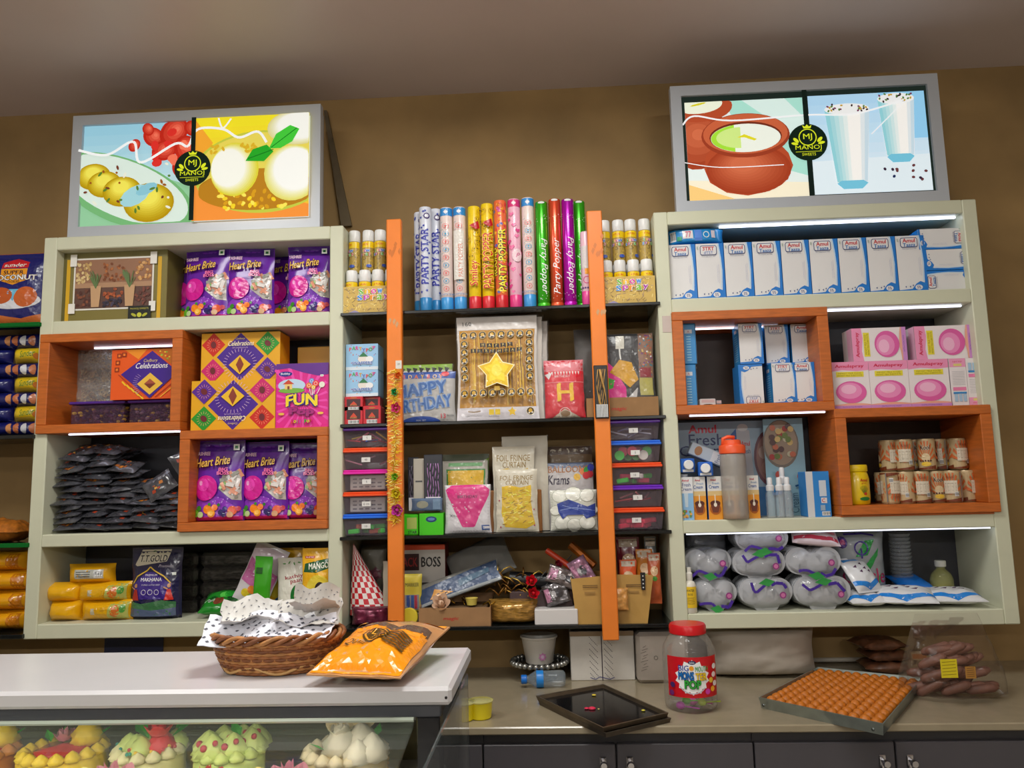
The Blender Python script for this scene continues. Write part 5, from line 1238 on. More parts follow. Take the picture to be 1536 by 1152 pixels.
for k, yb_ in enumerate((652, 630, 612, 588, 566, 545, 521)):
    blue = k % 2 == 0; y = .05
    cx, z0, w_, h_ = fit(-30 if blue else 14, yb_ - 20, 56, yb_, y)
    if blue:
        o = pouch('biscuit_roll', 'dark blue biscuit roll at far left, %s blue one from the bottom' % ORD[k // 2], 'biscuit roll', w_, .055, .075, (22, 26, 96), roll_art_b, kind='pillow', seed=92 + k, cr=.002, group='biscuit rolls at the far left', nu=14, nv=10)
    else:
        o = pouch('biscuit_roll', 'yellow biscuit roll at far left, %s yellow one from the bottom' % ORD[k // 2], 'biscuit roll', w_, .058, .075, (226, 190, 30), roll_art_y, kind='pillow', seed=92 + k, cr=.002, group='biscuit rolls at the far left', nu=14, nv=10)
    o.location = (cx, .085, 1.705 + k * .0525)
    if not blue:
        o2 = pouch('biscuit_roll', 'dark blue biscuit roll beside the %s yellow one from the bottom' % ORD[k // 2], 'biscuit roll', .12, .055, .075, (22, 26, 96), None, kind='pillow', seed=99 + k, cr=.002, group='biscuit rolls at the far left', nu=12, nv=10); o2.location = (P(-14, yb_, y).x, .085, 1.705 + k * .0525)
cx, z0, w_, h_ = fit(-50, 782, 36, 812, .05); o = pouch('namkeen_bag', 'brown snack bag lying on the lower green edged shelf at far left', 'bag', w_, .13, .08, (166, 96, 30), None, kind='pillow', seed=101, cr=.008, mat=M((170, 100, 34), .3, var=.4, scale=60)); o.location = (cx, .02, 1.338 + .036); o.rotation_euler = (-PI / 2, 0, 0)
for k, (x1, lb) in enumerate(((38, 'lowest'), (40, 'second lowest'), (42, 'second highest'), (30, 'topmost'))):
    cx, z0, w_, h_ = fit(-60, 900, x1, 930, .04)
    o = pouch('yellow_packet', '%s yellow packet of the stack at the far left bottom' % lb, 'packet', w_, .068, .12, (228, 160, 20), lambda A, w, h: (A.rect(w * .35, h * .2, w * .6, h * .8, (236, 190, 60)), A.rect(w * .75, h * .15, w * .9, h * .85, (200, 120, 20))), kind='pillow', seed=104 + k, cr=.004, group='yellow packets at the far left', nu=14, nv=10); o.location = (cx, .085, 1.041 + k * .0665)
# ================================================================== MIDDLE BAY
# ---- spray cans in printed trays
can_p = None
def spray_can(label, x, y, z, rz, group):
    global can_p
    if can_p is None:
        r = .0205; e = empty('spray_can', (0, 0, 0), label, 'spray can', group)
        MB().lathe([(r * .9, 0), (r, .002), (r, .110), (r * .92, .114)], 20).build('can_body', M((196, 170, 90), .3, metal=.2), e, smooth='auto')
        MB().lathe([(r * .94, .1145), (r * .98, .116), (r * .98, .150), (r * .9, .155), (.001, .156)], 20).build('cap', M((232, 232, 230), .35), e, smooth='auto')
        A = Art(); W = 2 * PI * r * .62
        A.rect(0, .090, W, .112, (240, 205, 20)); A.text('4 FUN', W / 2, .102, .026, .007, (220, 90, 20), bold=.04); random.seed(2)
        A.rect(0, .004, W, .090, (176, 148, 74))
        for k in range(70):
            x0, y0, a = random.uniform(.004, W - .004), random.uniform(.008, .088), random.uniform(0, PI); A.line([(x0, y0), (x0 + .008 * math.cos(a), y0 + .008 * math.sin(a))], .0018, random.choice([(222, 190, 70), (240, 214, 110), (130, 104, 50), (96, 84, 56), (206, 170, 60)]), keep=True)
        A.l += 1
        for k, (ch, c) in enumerate(zip('snow', [(90, 170, 50), (230, 160, 40), (200, 60, 160), (40, 110, 200)])): A.text(ch, W * .34 + .0085 * k, .078, None, .009, c, bold=.05, edge=(240, 240, 235))
        for k, (ch, c) in enumerate(zip('spray', [(40, 130, 200), (180, 60, 170), (230, 150, 40), (90, 180, 60), (200, 50, 60)])): A.text(ch, W * .30 + .0085 * k, .064, None, .009, c, bold=.05, edge=(240, 240, 235))
        A.ell(W * .7, .022, .008, .006, (60, 90, 180), 10)
        A.build('printed_wrap', lambda u, v, of: ((r + of) * math.sin((u - W / 2) / r), -(r + of) * math.cos((u - W / 2) / r), v), e, .3, maxe=.009)
        can_p = e; o = e
    else: o = dup(can_p, label=label); o['group'] = group
    o.location = (x, y, z); o.rotation_euler = (0, 0, rz)
    return o
def art_snow(A, w, h):
    A.rect(0, 0, w, h, (206, 172, 84)); random.seed(4)
    for k in range(130):
        x0, y0, a = random.uniform(.004, w - .012), random.uniform(.004, h - .008), random.uniform(0, PI); A.line([(x0, y0), (min(w - .002, x0 + .012 * math.cos(a)), min(h - .002, max(.002, y0 + .012 * math.sin(a))))], .0022, random.choice([(230, 196, 84), (240, 220, 140), (150, 122, 62), (190, 156, 70), (170, 140, 110)]), keep=True)
    A.l += 1; A.poly([(w * .05, 0), (w * .35, 0), (w * .22, h * .12)], (150, 140, 180))
    for k, (ch, c) in enumerate(zip('Snow', [(110, 190, 50), (240, 190, 40), (220, 60, 160), (60, 140, 220)])): A.text(ch, w * (.34 + .12 * k), h * .80, w * .10, h * (.20 if k == 0 else .16), c, bold=.06, edge=(245, 240, 235))
    for k, (ch, c) in enumerate(zip('Spray', [(40, 140, 220), (200, 60, 180), (240, 150, 40), (120, 190, 50), (170, 50, 170)])): A.text(ch, w * (.32 + .125 * k), h * .57, w * .105, h * .18, c, bold=.06, edge=(245, 240, 235))
    A.text('party fun', w * .58, h * .14, w * .4, h * .05, (120, 80, 30))
for sd, (x0, x1, yt, yb, cf, cb, nm) in enumerate(((515, 594, 425, 468, (525, 545, 565, 584), (527, 547, 567, 584), 'left'), (902, 983, 412, 457, (911, 923, 943, 965), (911, 927, 943, 963), 'right'))):
    cx, z0, w_, h_ = fit(x0, yt, x1, yb, .005); h_ = .095
    e = empty('display_tray', (cx, .005, G1), 'printed card tray of spray cans at the %s end of top glass shelf' % nm, 'tray', 'spray can trays')
    cd = M((196, 164, 84), .45)
    f = MB().box(-w_ / 2, w_ / 2, 0, .002, 0, h_).build('front_panel', cd, e); A = Art(); art_snow(A, w_, h_); A.build('printed_front', face_front(w_), f)
    for s in (-1, 1): MB().prism([(0, 0), (.12, 0), (.12, h_), (0, h_)], -.001, .001, tf=Matrix.Translation((s * (w_ / 2 - .001), .002, 0)) @ Matrix.Rotation(PI / 2, 4, 'Z')).build('side_panel', cd, e)
    MB().box(-w_ / 2, w_ / 2, .002, .122, 0, .0015).build('tray_floor', cd, e)
    gr = 'spray cans in the %s tray' % nm
    for k in range(4):
        x = cx - w_ / 2 + .0225 + k * (w_ - .045) / 3
        spray_can('spray can in the %s tray, %s from left in the lower front row' % (nm, ORD[k]), x, .032, G1 + .002, -.5 + .3 * k, gr)
        spray_can('spray can in the %s tray, %s from left in the lower rear row' % (nm, ORD[k]), x, .078, G1 + .002, .2 * k, gr)
        spray_can('spray can in the %s tray, %s from left in the upper row' % (nm, ORD[k]), x + .003 * ((k * 3) % 2), .070, G1 + .158, -.9 + .45 * k, gr)
# ---- party poppers
def popper(label, px, ytop, y, style, r=.0218):
    p = P(px, ytop, y); b = P(px, 466, y); H = p.z - G1; x = (p.x + b.x) / 2
    cap = {'star': (44, 130, 190), 'baby': (60, 150, 215), 'smile': (214, 40, 52), 'round': (206, 36, 44), 'heart': (222, 60, 130), 'green': (70, 190, 30), 'orange': (230, 90, 50), 'mag': (190, 10, 180), 'short': (225, 70, 150)}[style]
    body = {'star': (214, 218, 230), 'baby': (232, 212, 206), 'smile': (240, 205, 20), 'round': (236, 110, 60), 'heart': (238, 178, 200), 'green': (60, 180, 30), 'orange': (222, 80, 46), 'mag': (176, 10, 170), 'short': (232, 190, 205)}[style]
    foil = style in ('green', 'orange', 'mag')
    e = empty('party_popper', (x, y + r, G1), label, 'party popper', 'party poppers on the top shelf')
    zc = .052 if not foil else .02
    MB().lathe([(r * .97, zc), (r, zc + .001), (r, H - .004), (r * .95, H - .001), (.001, H - .002)], 22).build('tube', M(body, .22 if foil else .35, metal=.45 if foil else 0, coat=.3), e, smooth='auto')
    MB().lathe([(r * .96, 0), (r * 1.01, .002), (r * 1.01, zc), (r * .98, zc + .001)], 22).build('twist_base', M(cap, .3, metal=.3 if foil else 0), e, smooth='auto')
    W = PI * r * .98; A = Art(); random.seed(hash(style) % 100 if False else len(style) * 7 + int(px)); cx = W / 2
    if style == 'star':
        for k in range(26): A.star(random.uniform(.006, W - .006), random.uniform(zc + .01, H - .01), .006, .0026, (50, 70, 170), rot=random.random(), keep=k > 0)
        A.text('PARTY STAR', cx, zc + (H - zc) * .45, .20, .026, (48, 56, 160), rot=PI / 2, bold=.07, edge=(200, 205, 225)); A.ell(cx + .008, H - .035, .011, .011, (60, 40, 110), 14); A.ell(cx + .008, H - .035, .007, .007, (225, 225, 235), 12)
    elif style == 'baby':
        A.rect(0, H - .032, W, H - .004, (50, 140, 210)); A.star(cx, H - .018, .008, .006, (240, 240, 245), 4)
        for k in range(9):
            yy = zc + .03 + k * .028; c = (80, 160, 200) if k % 2 else (225, 110, 110); A.ring(cx, yy, .009, .0016, c, 9); A.ell(cx, yy, .003, .004, c, 7); A.line([(cx - .014, yy + .012), (cx - .008, yy + .016)], .0012, (90, 150, 150))
        if 680 < px < 700: A.rect(cx - .016, zc + .06, cx + .014, H - .09, (222, 216, 208)); A.text('PARTY POPPER', cx + .004, zc + .13, .12, .012, (214, 120, 90), rot=PI / 2)
        A.text('POPPER', cx, zc + .009, W * .7, .006, (90, 140, 190))
    elif style == 'smile':
        for k in range(14):
            x0, y0 = random.uniform(.004, W - .004), random.uniform(zc + .01, H - .012); A.ring(x0, y0, .011, .0016, (200, 150, 10), 12); A.ell(x0 - .004, y0 + .003, .0018, .0024, (80, 50, 10), 6); A.ell(x0 + .004, y0 + .003, .0018, .0024, (80, 50, 10), 6)
        A.poly([(cx - .01, H - .075), (cx + .012, H - .06), (cx + .016, H - .085), (cx + .006, H - .09)], (190, 20, 30))
        A.text('Smiley' if px < 720 else 'PARTY POPPER', cx + .002, zc + (.08 if px < 720 else .125), .09 if px < 720 else .20, .024, (200, 36, 40), rot=PI / 2, bold=.04, edge=(245, 215, 60))
    elif style == 'round':
        for k in range(60): A.ell(random.uniform(.002, W - .002), random.uniform(zc + .01, H - .01), .006, .006, random.choice([(240, 150, 40), (226, 70, 70), (250, 190, 60), (90, 110, 190), (220, 90, 160)]), 9, keep=k > 0)
        A.text('PARTY POPPER', cx + .006, zc + .125, .225, .026, (246, 226, 60), rot=PI / 2, bold=.05, edge=(40, 44, 30)); A.text('ROUND', cx - .022, zc + .12, .10, .018, (246, 226, 60), rot=PI / 2, bold=.05, edge=(40, 44, 30)); A.ring(cx, H - .022, .009, .0015, (200, 60, 60), 10)
    elif style == 'heart':
        A.rect(0, H - .03, W, H - .004, (214, 50, 120)); A.star(cx, H - .017, .008, .006, (245, 235, 240), 4)
        for k in range(15):
            x0, y0, s = random.uniform(.006, W - .006), zc + .012 + k * (H - zc - .05) / 15, random.uniform(.006, .011)
            A.poly([(x0, y0 - s), (x0 + s, y0 + s * .2), (x0 + s * .6, y0 + s * .8), (x0, y0 + s * .4), (x0 - s * .6, y0 + s * .8), (x0 - s, y0 + s * .2)], (222, 70, 140) if k % 2 else (240, 120, 170))
        A.ell(cx + .008, zc + .14, .016, .024, (236, 206, 214), 14); A.text('P', cx + .010, zc + .14, None, .016, (210, 90, 140), shear=.3)
    elif foil:
        A.text('Party Popper', cx + .004, zc + .13, .20, .030, (236, 236, 236), rot=PI / 2 if style == 'orange' else -PI / 2 if style != 'orange' else 0, shear=.35, bold=-.0)
        for k in range(20): A.ell(random.uniform(.004, W - .004), random.uniform(H - .08, H - .05) if k < 10 else random.uniform(.03, .06), .0012, .0012, (240, 240, 235), 6, keep=k > 0)
        A.ell(cx, H - .006, .012, .004, (230, 230, 230), 10)
    else:
        A.rect(0, zc + .08, W, zc + .16, (214, 206, 206)); A.rect(cx - .006, zc + .06, cx + .006, zc + .08, (240, 160, 40)); A.ring(cx, zc + .04, .012, .002, (210, 40, 120), 10)
        for k in range(8): A.star(.006 + k * .008, zc + .012, .004, .002, (60, 50, 120), keep=k > 0)
    A.build('printed_wrap', lambda u, v, of: ((r + of) * math.sin((u - cx) / r), -(r + of) * math.cos((u - cx) / r), v), e, .3, maxe=.011)
    return e
popper('white popper with blue stars, foremost of the three at the left', 637, 309, .02, 'star')
popper('white popper with blue stars, behind at the left', 629, 317, .065, 'star')
popper('white popper with blue stars, behind at the right', 653, 312, .065, 'star')
popper('pink popper with blue caps and tiny prints next to the star poppers', 669, 310, .03, 'baby')
popper('pink popper with blue caps and a white name panel', 689, 309, .03, 'baby')
popper('yellow smiley popper with red base, left one', 711, 308, .03, 'smile')
popper('yellow popper with red vertical lettering, right of the smiley one', 731, 304, .032, 'smile')
popper('orange multicoloured popper with large yellow lettering', 751, 299, .025, 'round')
popper('pink popper with hearts beside the orange lettered one', 772, 297, .03, 'heart')
popper('pink popper with blue caps beside the green foil popper', 793, 295, .03, 'baby')
popper('shiny green popper between pink and orange poppers', 814, 301, .03, 'green')
popper('shiny orange red popper with white script', 834, 297, .03, 'orange')
popper('shiny magenta popper with white script', 854, 297, .025, 'mag')
popper('shiny green popper behind the right orange post', 871, 300, .06, 'green')
popper('short pink popper half hidden by the right orange post', 880, 346, .015, 'short', .018)

# ---- second shelf
def art_party(A, w, h):
    A.rect(0, 0, w, h, (150, 196, 232)); random.seed(6); A.rect(0, 0, w, h * .12, (214, 226, 236))
    for k in range(26): A.poly([(x := random.uniform(.004, w - .006), y := random.uniform(.006, h - .006)), (x + .004, y + .002), (x + .002, y + .005)], random.choice([(200, 60, 120), (60, 70, 160), (220, 60, 60), (230, 170, 60)]), keep=k > 0)
    for k, (ch, c) in enumerate(zip('PARTYPOP', [(230, 70, 60), (80, 170, 80), (220, 60, 140), (230, 170, 50), (90, 110, 200), (230, 80, 70), (80, 170, 90), (220, 80, 150)])): A.text(ch, w * (.14 + .105 * k), h * (.80 + .05 * math.sin(k)), None, h * .14, c, bold=.05)
    A.ell(w * .55, h * .42, w * .17, h * .16, (232, 224, 214), 16); A.poly([(w * .40, h * .5), (w * .55, h * .68), (w * .70, h * .5)], (40, 120, 70)); A.ell(w * .74, h * .4, w * .12, h * .12, (236, 236, 236), 12)
    A.text('SNAPPERS', w * .52, h * .26, w * .62, h * .11, (60, 110, 190), bold=.05, edge=(235, 235, 240))
def art_red(A, w, h):
    A.rect(0, 0, w, h, (206, 24, 42)); A.rect(w * .12, h * .30, w * .88, h * .82, (66, 24, 30)); A.poly([(w * .3, h * .42), (w * .5, h * .66), (w * .7, h * .42)], (214, 70, 40)); A.text('SPARK', w * .5, h * .38, w * .4, h * .08, (230, 170, 90)); A.ell(w * .5, h * .9, w * .2, h * .04, (190, 120, 50), 10)
    A.barcode(w * .2, h * .06, w * .8, h * .26)
zr = G2
c1 = carton('red_box', 'small red cracker box at the bottom left of the stack', 'box', (517, 610, 544, 634), .02, .07, (200, 24, 40), art_red, z=zr, group='small red boxes'); h1 = c1.dimensions.z
carton('red_box', 'small red cracker box stacked on the bottom left one', 'box', (517, 588, 544, 610), .02, .07, (200, 24, 40), art_red, z=zr + .0485, h=.048, group='small red boxes')
c2 = carton('red_box', 'small red cracker box turned sideways at the bottom right', 'box', (545, 609, 571, 634), .02, .07, (200, 24, 40), art_red, z=zr, group='small red boxes')
carton('red_box', 'small red cracker box set back behind the sideways one', 'box', (545, 588, 570, 609), .05, .05, (150, 20, 34), art_red, z=zr + .054, h=.043, group='small red boxes')
carton('snapper_box', 'light blue party box upper of two', 'box', (519, 507, 567, 547), .03, .09, (140, 188, 226), art_party, z=zr + .0975 + .092, h=.09, group='light blue party boxes')
carton('snapper_box', 'light blue party box lower of two on the red boxes', 'box', (519, 548, 567, 588), .03, .09, (140, 188, 226), art_party, z=zr + .0975, h=.0915, group='light blue party boxes')
def flatbag(name, label, cat, px, y, d, col, art, z, group=None, lean=.06, film=True, card=None, rz=0.0):
    cx, z0, w_, h_ = fit(*px, y); h_ += z0 - z
    e = empty(name, (cx, y + d, z), label, cat, group); e.rotation_euler = (-lean, 0, rz)
    T, X = pouch_fn(w_ * .97, h_ * .985, d, 'flat', px[0] * .1, .0015)
    c = pouch('card', None, None, w_ * .97, h_ * .985, d, col, art, kind='flat', seed=px[0] * .1, cr=.0015, parent=e, loc=(0, 0, .002), rough=.35, mat=M(col, .4))
    if film: pouch('clear_sleeve', None, None, w_, h_, d + .007, (230, 230, 230), None, kind='flat', seed=px[0] * .1 + 3, cr=.0025, parent=e, mat=FILM((230, 230, 232), .035, .10, .5, 22, .22))
    return e
def art_hb(A, w, h):
    A.rect(0, 0, w, h, (186, 182, 178)); A.rect(0, h * .86, w, h, (60, 90, 170)); 
    for k in range(8): A.text('HBDAYBOY'[k], w * (.16 + .09 * k), h * .90, None, h * .08, [(230, 190, 60), (230, 90, 60), (235, 200, 150), (230, 120, 50)][k % 4], bold=.05)
    A.ell(w * .12, h * .92, w * .1, h * .14, (70, 80, 160), 14); A.ell(w * .85, h * .95, w * .06, h * .05, (220, 70, 80), 10)
    bl = (60, 104, 170)
    A.text('HAPPY', w * .50, h * .65, w * .78, h * .24, bl, bold=.06, rot=.12, edge=(130, 160, 205)); A.text('BIRTHDAY', w * .52, h * .36, w * .88, h * .23, bl, bold=.05, rot=.12, edge=(130, 160, 205))
    A.text('13', w * .82, h * .12, None, h * .09, (200, 30, 60), bold=.03); A.text('BALLOONS', w * .92, h * .13, w * .1, h * .035, (50, 50, 60)); A.poly(clip(ellpts(w * .5, 0, w * .28, h * .12, 24), 0, w, 0, h), (50, 80, 160)); A.text('FOIL SET', w * .5, h * .04, w * .14, h * .03, (220, 225, 235))
def art_card(A, w, h):
    A.rect(0, 0, w, h, (214, 210, 200)); A.rect(0, h * .9, w, h, (150, 190, 70))
    for k in range(9): A.poly([(w * (.08 + .1 * k), h * .95), (w * (.16 + .1 * k), h * .93), (w * (.10 + .1 * k), h * .84)], (40, 40, 36), keep=k > 0)
flatbag('birthday_card_pack', 'white card pack with black pennants behind the birthday balloon pack', 'pack', (580, 545, 680, 629), .11, .012, (214, 210, 200), art_card, G2)
flatbag('balloon_pack', 'grey pack of blue foil letter balloons on second glass shelf', 'balloon pack', (577, 556, 684, 630), .03, .022, (190, 186, 182), art_hb, G2, rz=.05)
def art_gold(A, w, h):
    random.seed(8); A.rect(0, h * .87, w, h, (226, 218, 212)); A.rect(0, 0, w, h * .12, (222, 216, 222)); A.text('160', w * .13, h * .93, w * .11, h * .04, (40, 40, 44))
    A.rect(w * .03, h * .12, w * .97, h * .865, (190, 132, 10))
    for k in range(90):
        x = random.uniform(w * .04, w * .955); A.rect(x, h * random.uniform(.12, .3), x + random.uniform(.0008, .0028), h * random.uniform(.5, .862), random.choice([(222, 170, 30), (150, 100, 6), (240, 200, 60), (200, 144, 14), (116, 76, 4)]), keep=k > 0)
    A.l += 1
    def bun(x, y):
        A.ell(x, y, .0125, .0125, (36, 28, 22), 10); A.ell(x, y + .002, .007, .007, (206, 160, 50), 9); A.ring(x, y, .0128, .0012, (220, 200, 150), 10); A.ell(x - .005, y - .006, .003, .003, (226, 214, 200), 6); A.ell(x + .006, y - .004, .003, .003, (226, 214, 200), 6)
    for k in range(8): bun(w * (.09 + .117 * k), h * .815)
    for k in range(5):
        for x in (.09, .91): bun(w * x, h * (.725 - .082 * k))
    for k in range(8): bun(w * (.09 + .117 * k), h * .245)
    for row, (t, y, s) in enumerate((('HAPPY', .70, .085), ('BIRTHDAY', .645, .082))):
        n = len(t)
        for k, ch in enumerate(t):
            x = w * .5 + (k - (n - 1) / 2) * w * s; yy = h * (y - .012 * (1 - abs(k - (n - 1) / 2) / n * 2)); A.poly([(x - w * .034, yy + h * .02), (x + w * .034, yy + h * .02), (x + w * .034, yy - h * .024), (x, yy - h * .012), (x - w * .034, yy - h * .024)], (40, 32, 26)); A.text(ch, x, yy + h * .003, None, h * .022, (226, 196, 110), bold=.03)
    A.star(w * .5, h * .44, .068, .040, (250, 240, 190), ry=1.0); A.star(w * .5, h * .44, .063, .037, (232, 190, 20)); A.star(w * .5, h * .445, .045, .028, (246, 218, 50)); A.ell(w * .5, h * .45, .018, .02, (250, 232, 90), 12); A.poly([(w * .47, h * .30), (w * .53, h * .30), (w * .54, h * .26), (w * .46, h * .26)], (190, 150, 30))
    for k in range(2): A.rect(w * (.40 + .075 * k), h * .035, w * (.46 + .075 * k), h * .085, (222, 190, 50))
    A.star(w * .68, h * .06, .016, .008, (220, 180, 40)); bun(w * .9, h * .06)
    A.line([(w * .15, h * .07), (w * .22, h * .06), (w * .3, h * .07)], .005, (150, 130, 110)); A.text('Happy Birthday Banner', w * .22, h * .025, w * .2, h * .012, (60, 60, 60)); A.text('Foil Curtain', w * .46, h * .02, w * .12, h * .012, (60, 60, 60))
flatbag('foil_curtain_pack', 'rearmost white edged foil curtain pack peeking out at the right', 'pack', (700, 480, 825, 627), .07, .006, (190, 180, 172), None, G2, group='gold curtain packs', rz=-.02)
flatbag('foil_curtain_pack', 'second foil curtain pack peeking out behind the gold one', 'pack', (690, 473, 817, 627), .045, .006, (206, 196, 186), None, G2, group='gold curtain packs')
flatbag('foil_curtain_pack', 'gold birthday curtain pack with a yellow star, front one', 'pack', (682, 470, 809, 628), .012, .012, (214, 206, 200), art_gold, G2, group='gold curtain packs')
def art_H(A, w, h):
    A.rect(0, 0, w, h, (216, 50, 62)); A.rect(0, h * .80, w, h, (226, 130, 140)); A.rect(0, h * .61, w, h * .80, (222, 40, 56)); A.rect(0, h * .605, w, h * .615, (240, 150, 150))
    for k in range(11): A.poly([(w * (.1 + .075 * k), h * .79), (w * (.15 + .075 * k), h * .79), (w * (.125 + .075 * k), h * .73)], (240, 225, 222), keep=k > 0)
    A.text('BIRTHDAY', w * .45, h * .71, w * .4, h * .04, (240, 215, 215)); A.poly([(w * .0, h * .75), (w * .2, h * .78), (w * .1, h * .66)], (236, 226, 226))
    A.text('H', w * .52, h * .44, w * .42, h * .30, (240, 190, 40), bold=.05)
    A.poly([(w * .15, 0), (w * .5, h * .16), (w * .9, 0)], (206, 190, 170)); A.ell(w * .5, h * .08, w * .12, h * .05, (150, 120, 90), 14); A.ring(w * .5, h * .08, w * .14, .0015, (240, 235, 225))
flatbag('bunting_pack', 'red bunting pack with a large yellow letter H', 'pack', (815, 537, 878, 626), .015, .03, (216, 52, 64), art_H, G2)
def art_balloon_bag(A, w, h):
    A.rect(0, 0, w, h, (58, 56, 58)); A.rect(w * .70, h * .42, w, h, (150, 110, 90)); random.seed(3)
    for k in range(50): A.ell(w * random.uniform(.72, .98), h * random.uniform(.45, .97), .004, .003, random.choice([(200, 90, 60), (220, 190, 120), (120, 60, 130), (70, 130, 150), (230, 225, 225)]), 6, rot=k, keep=k > 0)
    A.rect(w * .70, h * .2, w * .97, h * .42, (190, 180, 100)); A.rect(w * .72, h * .43, w * .95, h * .55, (150, 50, 60))
    A.poly([(w * .02, h * .02), (w * .4, h * .02), (w * .42, h * .3), (w * .2, h * .55), (w * .02, h * .66)], (222, 40, 140)); A.poly([(w * .02, h * .45), (w * .2, h * .4), (w * .16, h * .3), (w * .02, h * .28)], (70, 170, 60))
    A.poly([(w * .1, h * .5), (w * .3, h * .66), (w * .55, h * .62), (w * .68, h * .4), (w * .5, h * .3), (w * .3, h * .42)], (216, 160, 40)); A.poly([(w * .32, h * .1), (w * .66, h * .3), (w * .58, h * .06)], (206, 202, 200))
    A.rect(w * .25, h * .8, w * .42, h * .97, (222, 218, 205)); A.rect(w * .315, h * .66, w * .345, h * .8, (230, 228, 222))
flatbag('foil_balloon_pack', 'dark clear pack with pink and yellow foil balloon in the cardboard tray', 'balloon pack', (905, 497, 984, 604), .06, .02, (60, 58, 60), art_balloon_bag, G2 + .02)
flatbag('balloon_pack', 'dark clear balloon pack behind the right orange post', 'balloon pack', (862, 490, 915, 604), .10, .02, (70, 62, 56), None, G2 + .02)
def open_tray(label, px, y, d, z, hl, text, col=(150, 110, 66), side=1.0):
    cx, z0, w_, h_ = fit(*px, y)
    e = empty('cardboard_tray', (cx, y, z), label, 'tray', 'open cardboard trays'); m = M(col, .6, var=.08, scale=25); h = h_ + z0 - z
    f = MB().box(-w_ / 2, w_ / 2, 0, .003, 0, h * hl, 0).build('front_wall', m, e)
    MB().box(-w_ / 2, w_ / 2, d - .003, d, 0, h).build('rear_wall', m, e); MB().box(-w_ / 2, w_ / 2, .003, d - .003, 0, .003).build('tray_floor', m, e)
    for s in (-1, 1): MB().prism([(.003, 0.003), (d - .003, 0.003), (d - .003, h), (.003, h * hl)], -.0015, .0015, tf=Matrix.Translation((s * (w_ / 2 - .0015), 0, 0)) @ Matrix.Rotation(PI / 2, 4, 'Z')).build('side_wall', m, e)
    if text:
        A = Art(); A.text(text, w_ * .45, h * hl * .4, w_ * .22, h * hl * .22, (190, 50, 40), bold=.04, shear=.2); A.build('printed_front', face_front(w_), f, .6)
    return e
open_tray('brown cardboard tray holding the dark balloon packs on second shelf', (880, 596, 988, 625), .012, .15, G2, 1.0, 'magic')
# incense pack taped to the right post
p = P(897, 588, -.044); e = empty('incense_pack', (.168, -.0410, P(897, 628, -.044).z), 'slim black pack of golden incense sticks taped on the right post', 'pack')
hh = P(897, 548, -.044).z - e.location.z
MB().box(-.0225, .0225, -.006, 0, 0, hh, .002).build('backing_card', M((36, 34, 34), .4), e)
for k in range(7):
    m = MB(); m.tube([(-.012 + .004 * k + .003 * math.sin(k + t * 1.5), -.009 - .001 * (k % 2), hh * (.12 + .16 * t)) for t in range(6)], .0013, 5); m.build('incense_stick', M((206, 160, 90), .5), e, smooth=True)
A = Art(); A.rect(.004, .004, .041, hh * .26, (205, 205, 205)); [A.rect(.006 + k * .005, .004, .0075 + k * .005, hh * .25, (50, 50, 50), keep=k > 0) for k in range(7)]; A.build('printed_label', lambda u, v, of: (u - .0225, -.0106 - of, v), e)
# ---- garland on the left post
zt, zb_ = P(598, 552, -.045).z, P(597, 785, -.045).z
e = empty('tinsel_garland', (-.5165, -.0415, zb_), 'yellow tinsel garland with paper flowers hanging down the left post', 'garland'); Lg = zt - zb_
random.seed(14); m = MB(); tm_ = [M((244, 206, 40), .35), M((226, 170, 20), .35), M((246, 230, 130), .35)]
for k in range(620):
    z_ = random.uniform(0, Lg) if k > 120 else random.uniform(0, .2); a = random.uniform(-1.6, 1.6); L = random.uniform(.012, .028); c0 = .004 * math.sin(z_ * 30)
    d = Vector((math.sin(a) * L, -.003 - math.cos(a) * L * .4, random.uniform(-.012, .012))); s = Vector((-d.z, 0, d.x)).normalized() * .0008
    b = Vector((c0, -.001, z_)); m.add([b - s, b + s, b + d + s, b + d - s], [(0, 1, 2, 3)], k % 3)
t_ = m.build('tinsel', tm_, e); t_['kind'] = 'stuff'
m = MB(); m.tube([(.004 * math.sin(z_ * .02 * 30), -.002, z_ * .02) for z_ in range(int(Lg / .02) + 1)], .0012, 5); m.build('cord', M((200, 150, 40), .5), e)
for px, py, col, r in ((597, 563, (236, 110, 40), .012), (592, 588, (30, 160, 90), .013), (594, 612, (222, 60, 130), .018), (592, 715, (110, 190, 30), .012), (594, 740, (226, 205, 40), .017), (596, 765, (205, 60, 170), .021)):
    q = P(px, py, -.05); m = MB(); rose(m, (0, 0, 0), r); m.build('paper_flower', M(col, .5), e, smooth=True, loc=(q.x + .5165, -.003, q.z - zb_), rot=(PI / 2, 0, 0))
q = P(598, 547, -.041); o = MB().box(-.010, .010, -.001, 0, -.014, .014).build('price_tag', M((220, 216, 208), .5), loc=(q.x, -.0412, q.z)); tag(o, 'small white price tag on the left orange post', 'tag'); A = Art(); A.text('20', .01, .016, .008, .006, (60, 60, 60)); A.build('printed_front', lambda u, v, of: (u - .01, -.001 - of, v - .014), o)

